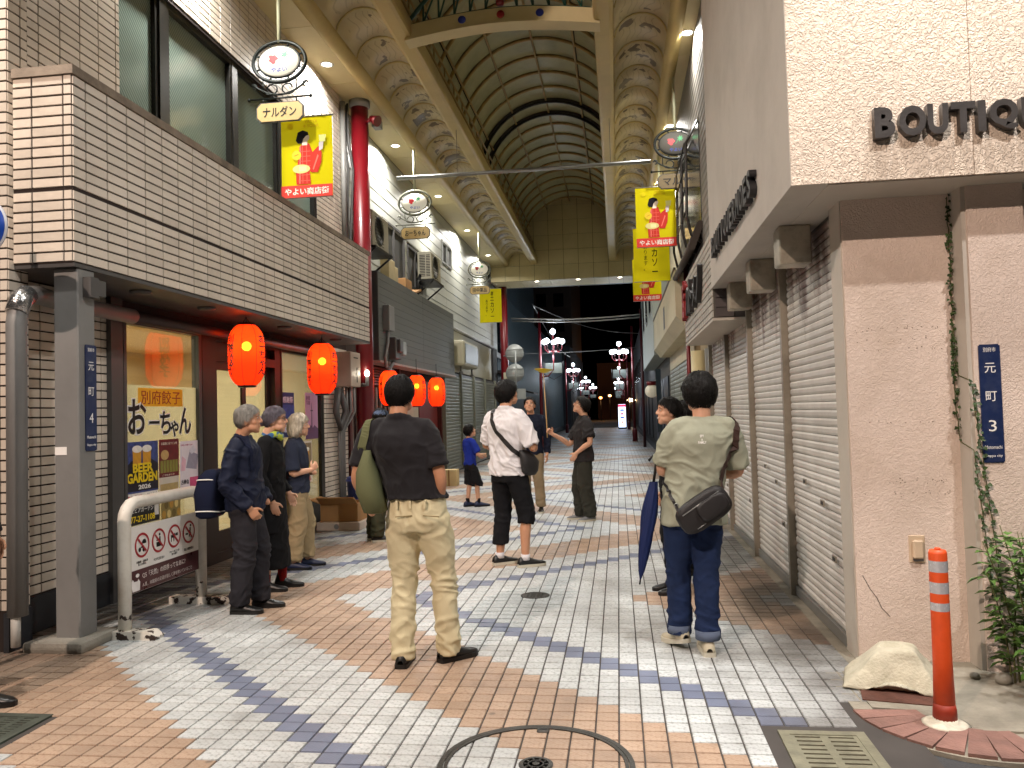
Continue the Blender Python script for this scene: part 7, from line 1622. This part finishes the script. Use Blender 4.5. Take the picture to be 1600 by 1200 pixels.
m.add(vs, fs, 0, True); part('canopy', toworld(m, mB), cloth('umbrella_navy', '#1a2650', rough=.6), t)
m = MB(); m.tube([tp+ax*.96, bt+ax*.05], .005, 6); part('ferrule', toworld(m, mB), M_INK, t); m = MB(); m.tube([tp, tp-ax*.12, tp-ax*.22, tp-ax*.27+V(-.03, 0, .0), tp-ax*.22+V(-.05, 0, 0)], .009, 8); part('handle', toworld(m, mB), M_INK, t)
# white print on the sage shirt
def backtext(lb, s, x0, z0, w, h, parent, m_):
    me = textmesh(s, .02, 0, .9); k = len(me.vertices); co = np.empty(k*3); me.vertices.foreach_get('co', co); co = co.reshape(-1, 3); lo, hi = co.min(0), co.max(0); M = BUILT[lb]['t'].matrix_basis
    for i in range(k):
        p = V(x0+w*(co[i, 0]-lo[0])/(hi[0]-lo[0]), -.5, z0+h*(co[i, 1]-lo[1])/(hi[1]-lo[1])); hit = MESHES[(lb, 'top')].ray_cast(p, V(0, 1, 0)); co[i] = (p.x, hit[0].y-.0035 if hit[0] else -.14, p.z)
    me.vertices.foreach_set('co', co.ravel()); me.materials.clear(); me.materials.append(m_); me.polygons.foreach_set('material_index', [0]*len(me.polygons)); me.update(); o = bpy.data.objects.new('shirt_print', me); COL.objects.link(o); o.parent = parent
backtext(mB, 'SPY\nx\nFAMILY', .045, 1.295, .05, .055, BUILT[mB]['t'], M_PWHITE)
t = thing('crossbody_bag', 'black crossbody sling worn over the white shirt', 'bag', BUILT[mC]['M'] @ V(.2, .05, 1.05))
m = MB(); strap(m, wrap(mC, [(-.12, .06, 1.45), (-.125, -.03, 1.5), (-.10, -.11, 1.42), (-.02, -.14, 1.30), (.07, -.14, 1.2), (.15, -.1, 1.1), (.2, -.02, 1.04)], .008), .045, mC); part('strap', toworld(m, mC), M_BAGB, t)
m = softbox([(.225, .06, .90, .04, .06), (.235, .05, .94, .055, .10), (.235, .05, 1.03, .055, .12), (.225, .02, 1.1, .045, .09), (.21, -.02, 1.15, .025, .05)], 20, 2.6); part('pouch', toworld(m, mC), M_BAGB, t)
t = thing('backpack', 'navy backpack with white piping on the back of the grey-haired man', 'bag', BUILT[mG]['M'] @ V(.05, -.26, 1))
m = softbox([(.06, -.245, .76, .15, .06), (.06, -.25, .78, .165, .085), (.06, -.25, .95, .165, .10), (.05, -.235, 1.08, .15, .085), (.05, -.22, 1.13, .11, .05)], 26, 3.5); part('pack', toworld(m, mG), cloth('navy_canvas', '#141a30', bs=260), t)
m = MB()
for z, k in ((1.12, .9), (.86, 1.02)): m.tube([(.06+.166*k*math.copysign(abs(math.cos(a))**.57, math.cos(a)), -.245-.09*k*math.copysign(abs(math.sin(a))**.57, math.sin(a)), z*.93+.02*math.cos(a)) for a in [i*math.pi/14 for i in range(28)]], .005, 5, closed=True)
part('piping', toworld(m, mG), M_PWHITE, t); m = MB(); m.tube([(.0, -.25, 1.05), (.0, -.26, 1.11), (.08, -.26, 1.11), (.08, -.25, 1.05)], .008, 6); strap(m, [V(.1, -.2, 1.05)*.93]+wrap(mG, [(.13, -.15, 1.3), (.12, -.04, 1.48), (.13, .08, 1.38), (.14, .12, 1.2)]), .035, mG); part('strap', toworld(m, mG), cloth('navy_canvas', '#1a2244'), t)
# scarf and mask of the woman in black, cap
b_ = BUILT[mH]; c = MB(); nbv = V(0, -.0, 1.475)*b_['s']
c.tube([(nbv.x+.072*math.cos(a), nbv.y+.02+.075*math.sin(a), nbv.z-.0+.016*math.sin(a*3)) for a in [k*math.pi/12 for k in range(24)]], (.024, .03), 10, closed=True); part('scarf', c, mat('scarf_print', '#a9b83a', .8, var=.2, vs=20, two=('#2e5a8a', 16, .5, .54)), b_['t'], local=True)
b_ = BUILT[mJ]; M_, hs = b_['MH'], b_['hs']; c = MB(); vs = []; fs = []; n = 28
for i in range(9):
    e = i/8*math.pi/2
    for j in range(n): q = 2*math.pi*j/n; vs.append(M_ @ (V(.092*math.cos(e)*math.cos(q), -.008+.108*math.cos(e)*math.sin(q), .045+.082*math.sin(e))*hs))
for i in range(8):
    for j in range(n): j2 = (j+1) % n; fs.append((i*n+j, i*n+j2, (i+1)*n+j2, (i+1)*n+j))
c.add(vs, fs, 0, True); c.prism([(.085*math.cos(q), .09+.075*math.sin(q)) for q in [k*math.pi/12 for k in range(13)]]+[(-.088, .04), (.088, .04)], M_ @ (V(0, 0, .045)*hs), M_.to_3x3() @ V(1, 0, 0), M_.to_3x3() @ V(0, 1, -.15), M_.to_3x3() @ V(0, 0, .006)); part('cap', c, cloth('denim_cap', '#5a6a86'), b_['t'], local=True)
# spinning plate on its stick
hw = BUILT[mD]['M'] @ (BUILT[mD]['wr'][1]+V(-.02, .075, .05))
t = thing('plate_stick', 'thin wooden stick held up by the young man with glasses', 'stick', hw); top_ = V(hw.x-.03, hw.y, 2.06); m = MB(); m.tube([hw-V(0, 0, .10), hw, top_], [.009, .009, .006], 8); part('shaft', m, mat('stick_wood', '#b3915f', .6), t)
m = MB(); m.lathe([(.001, .012), (.03, .012), (.05, .02), (.125, .055), (.13, .06), (.122, .062), (.05, .03), (.001, .022)], (0, 0, 0), 32); q = Matrix.Translation(top_-V(0, 0, .012)) @ Matrix.Rotation(R(4), 4, 'Y') @ Matrix.Rotation(R(-3), 4, 'X'); m.v = [tuple(q @ Vector(v)) for v in m.v]
solo('yellow_plate', m, mat('plate_yellow', '#e0c414', .35, var=.03), 'yellow plastic plate spinning on top of the raised wooden stick', 'plate')
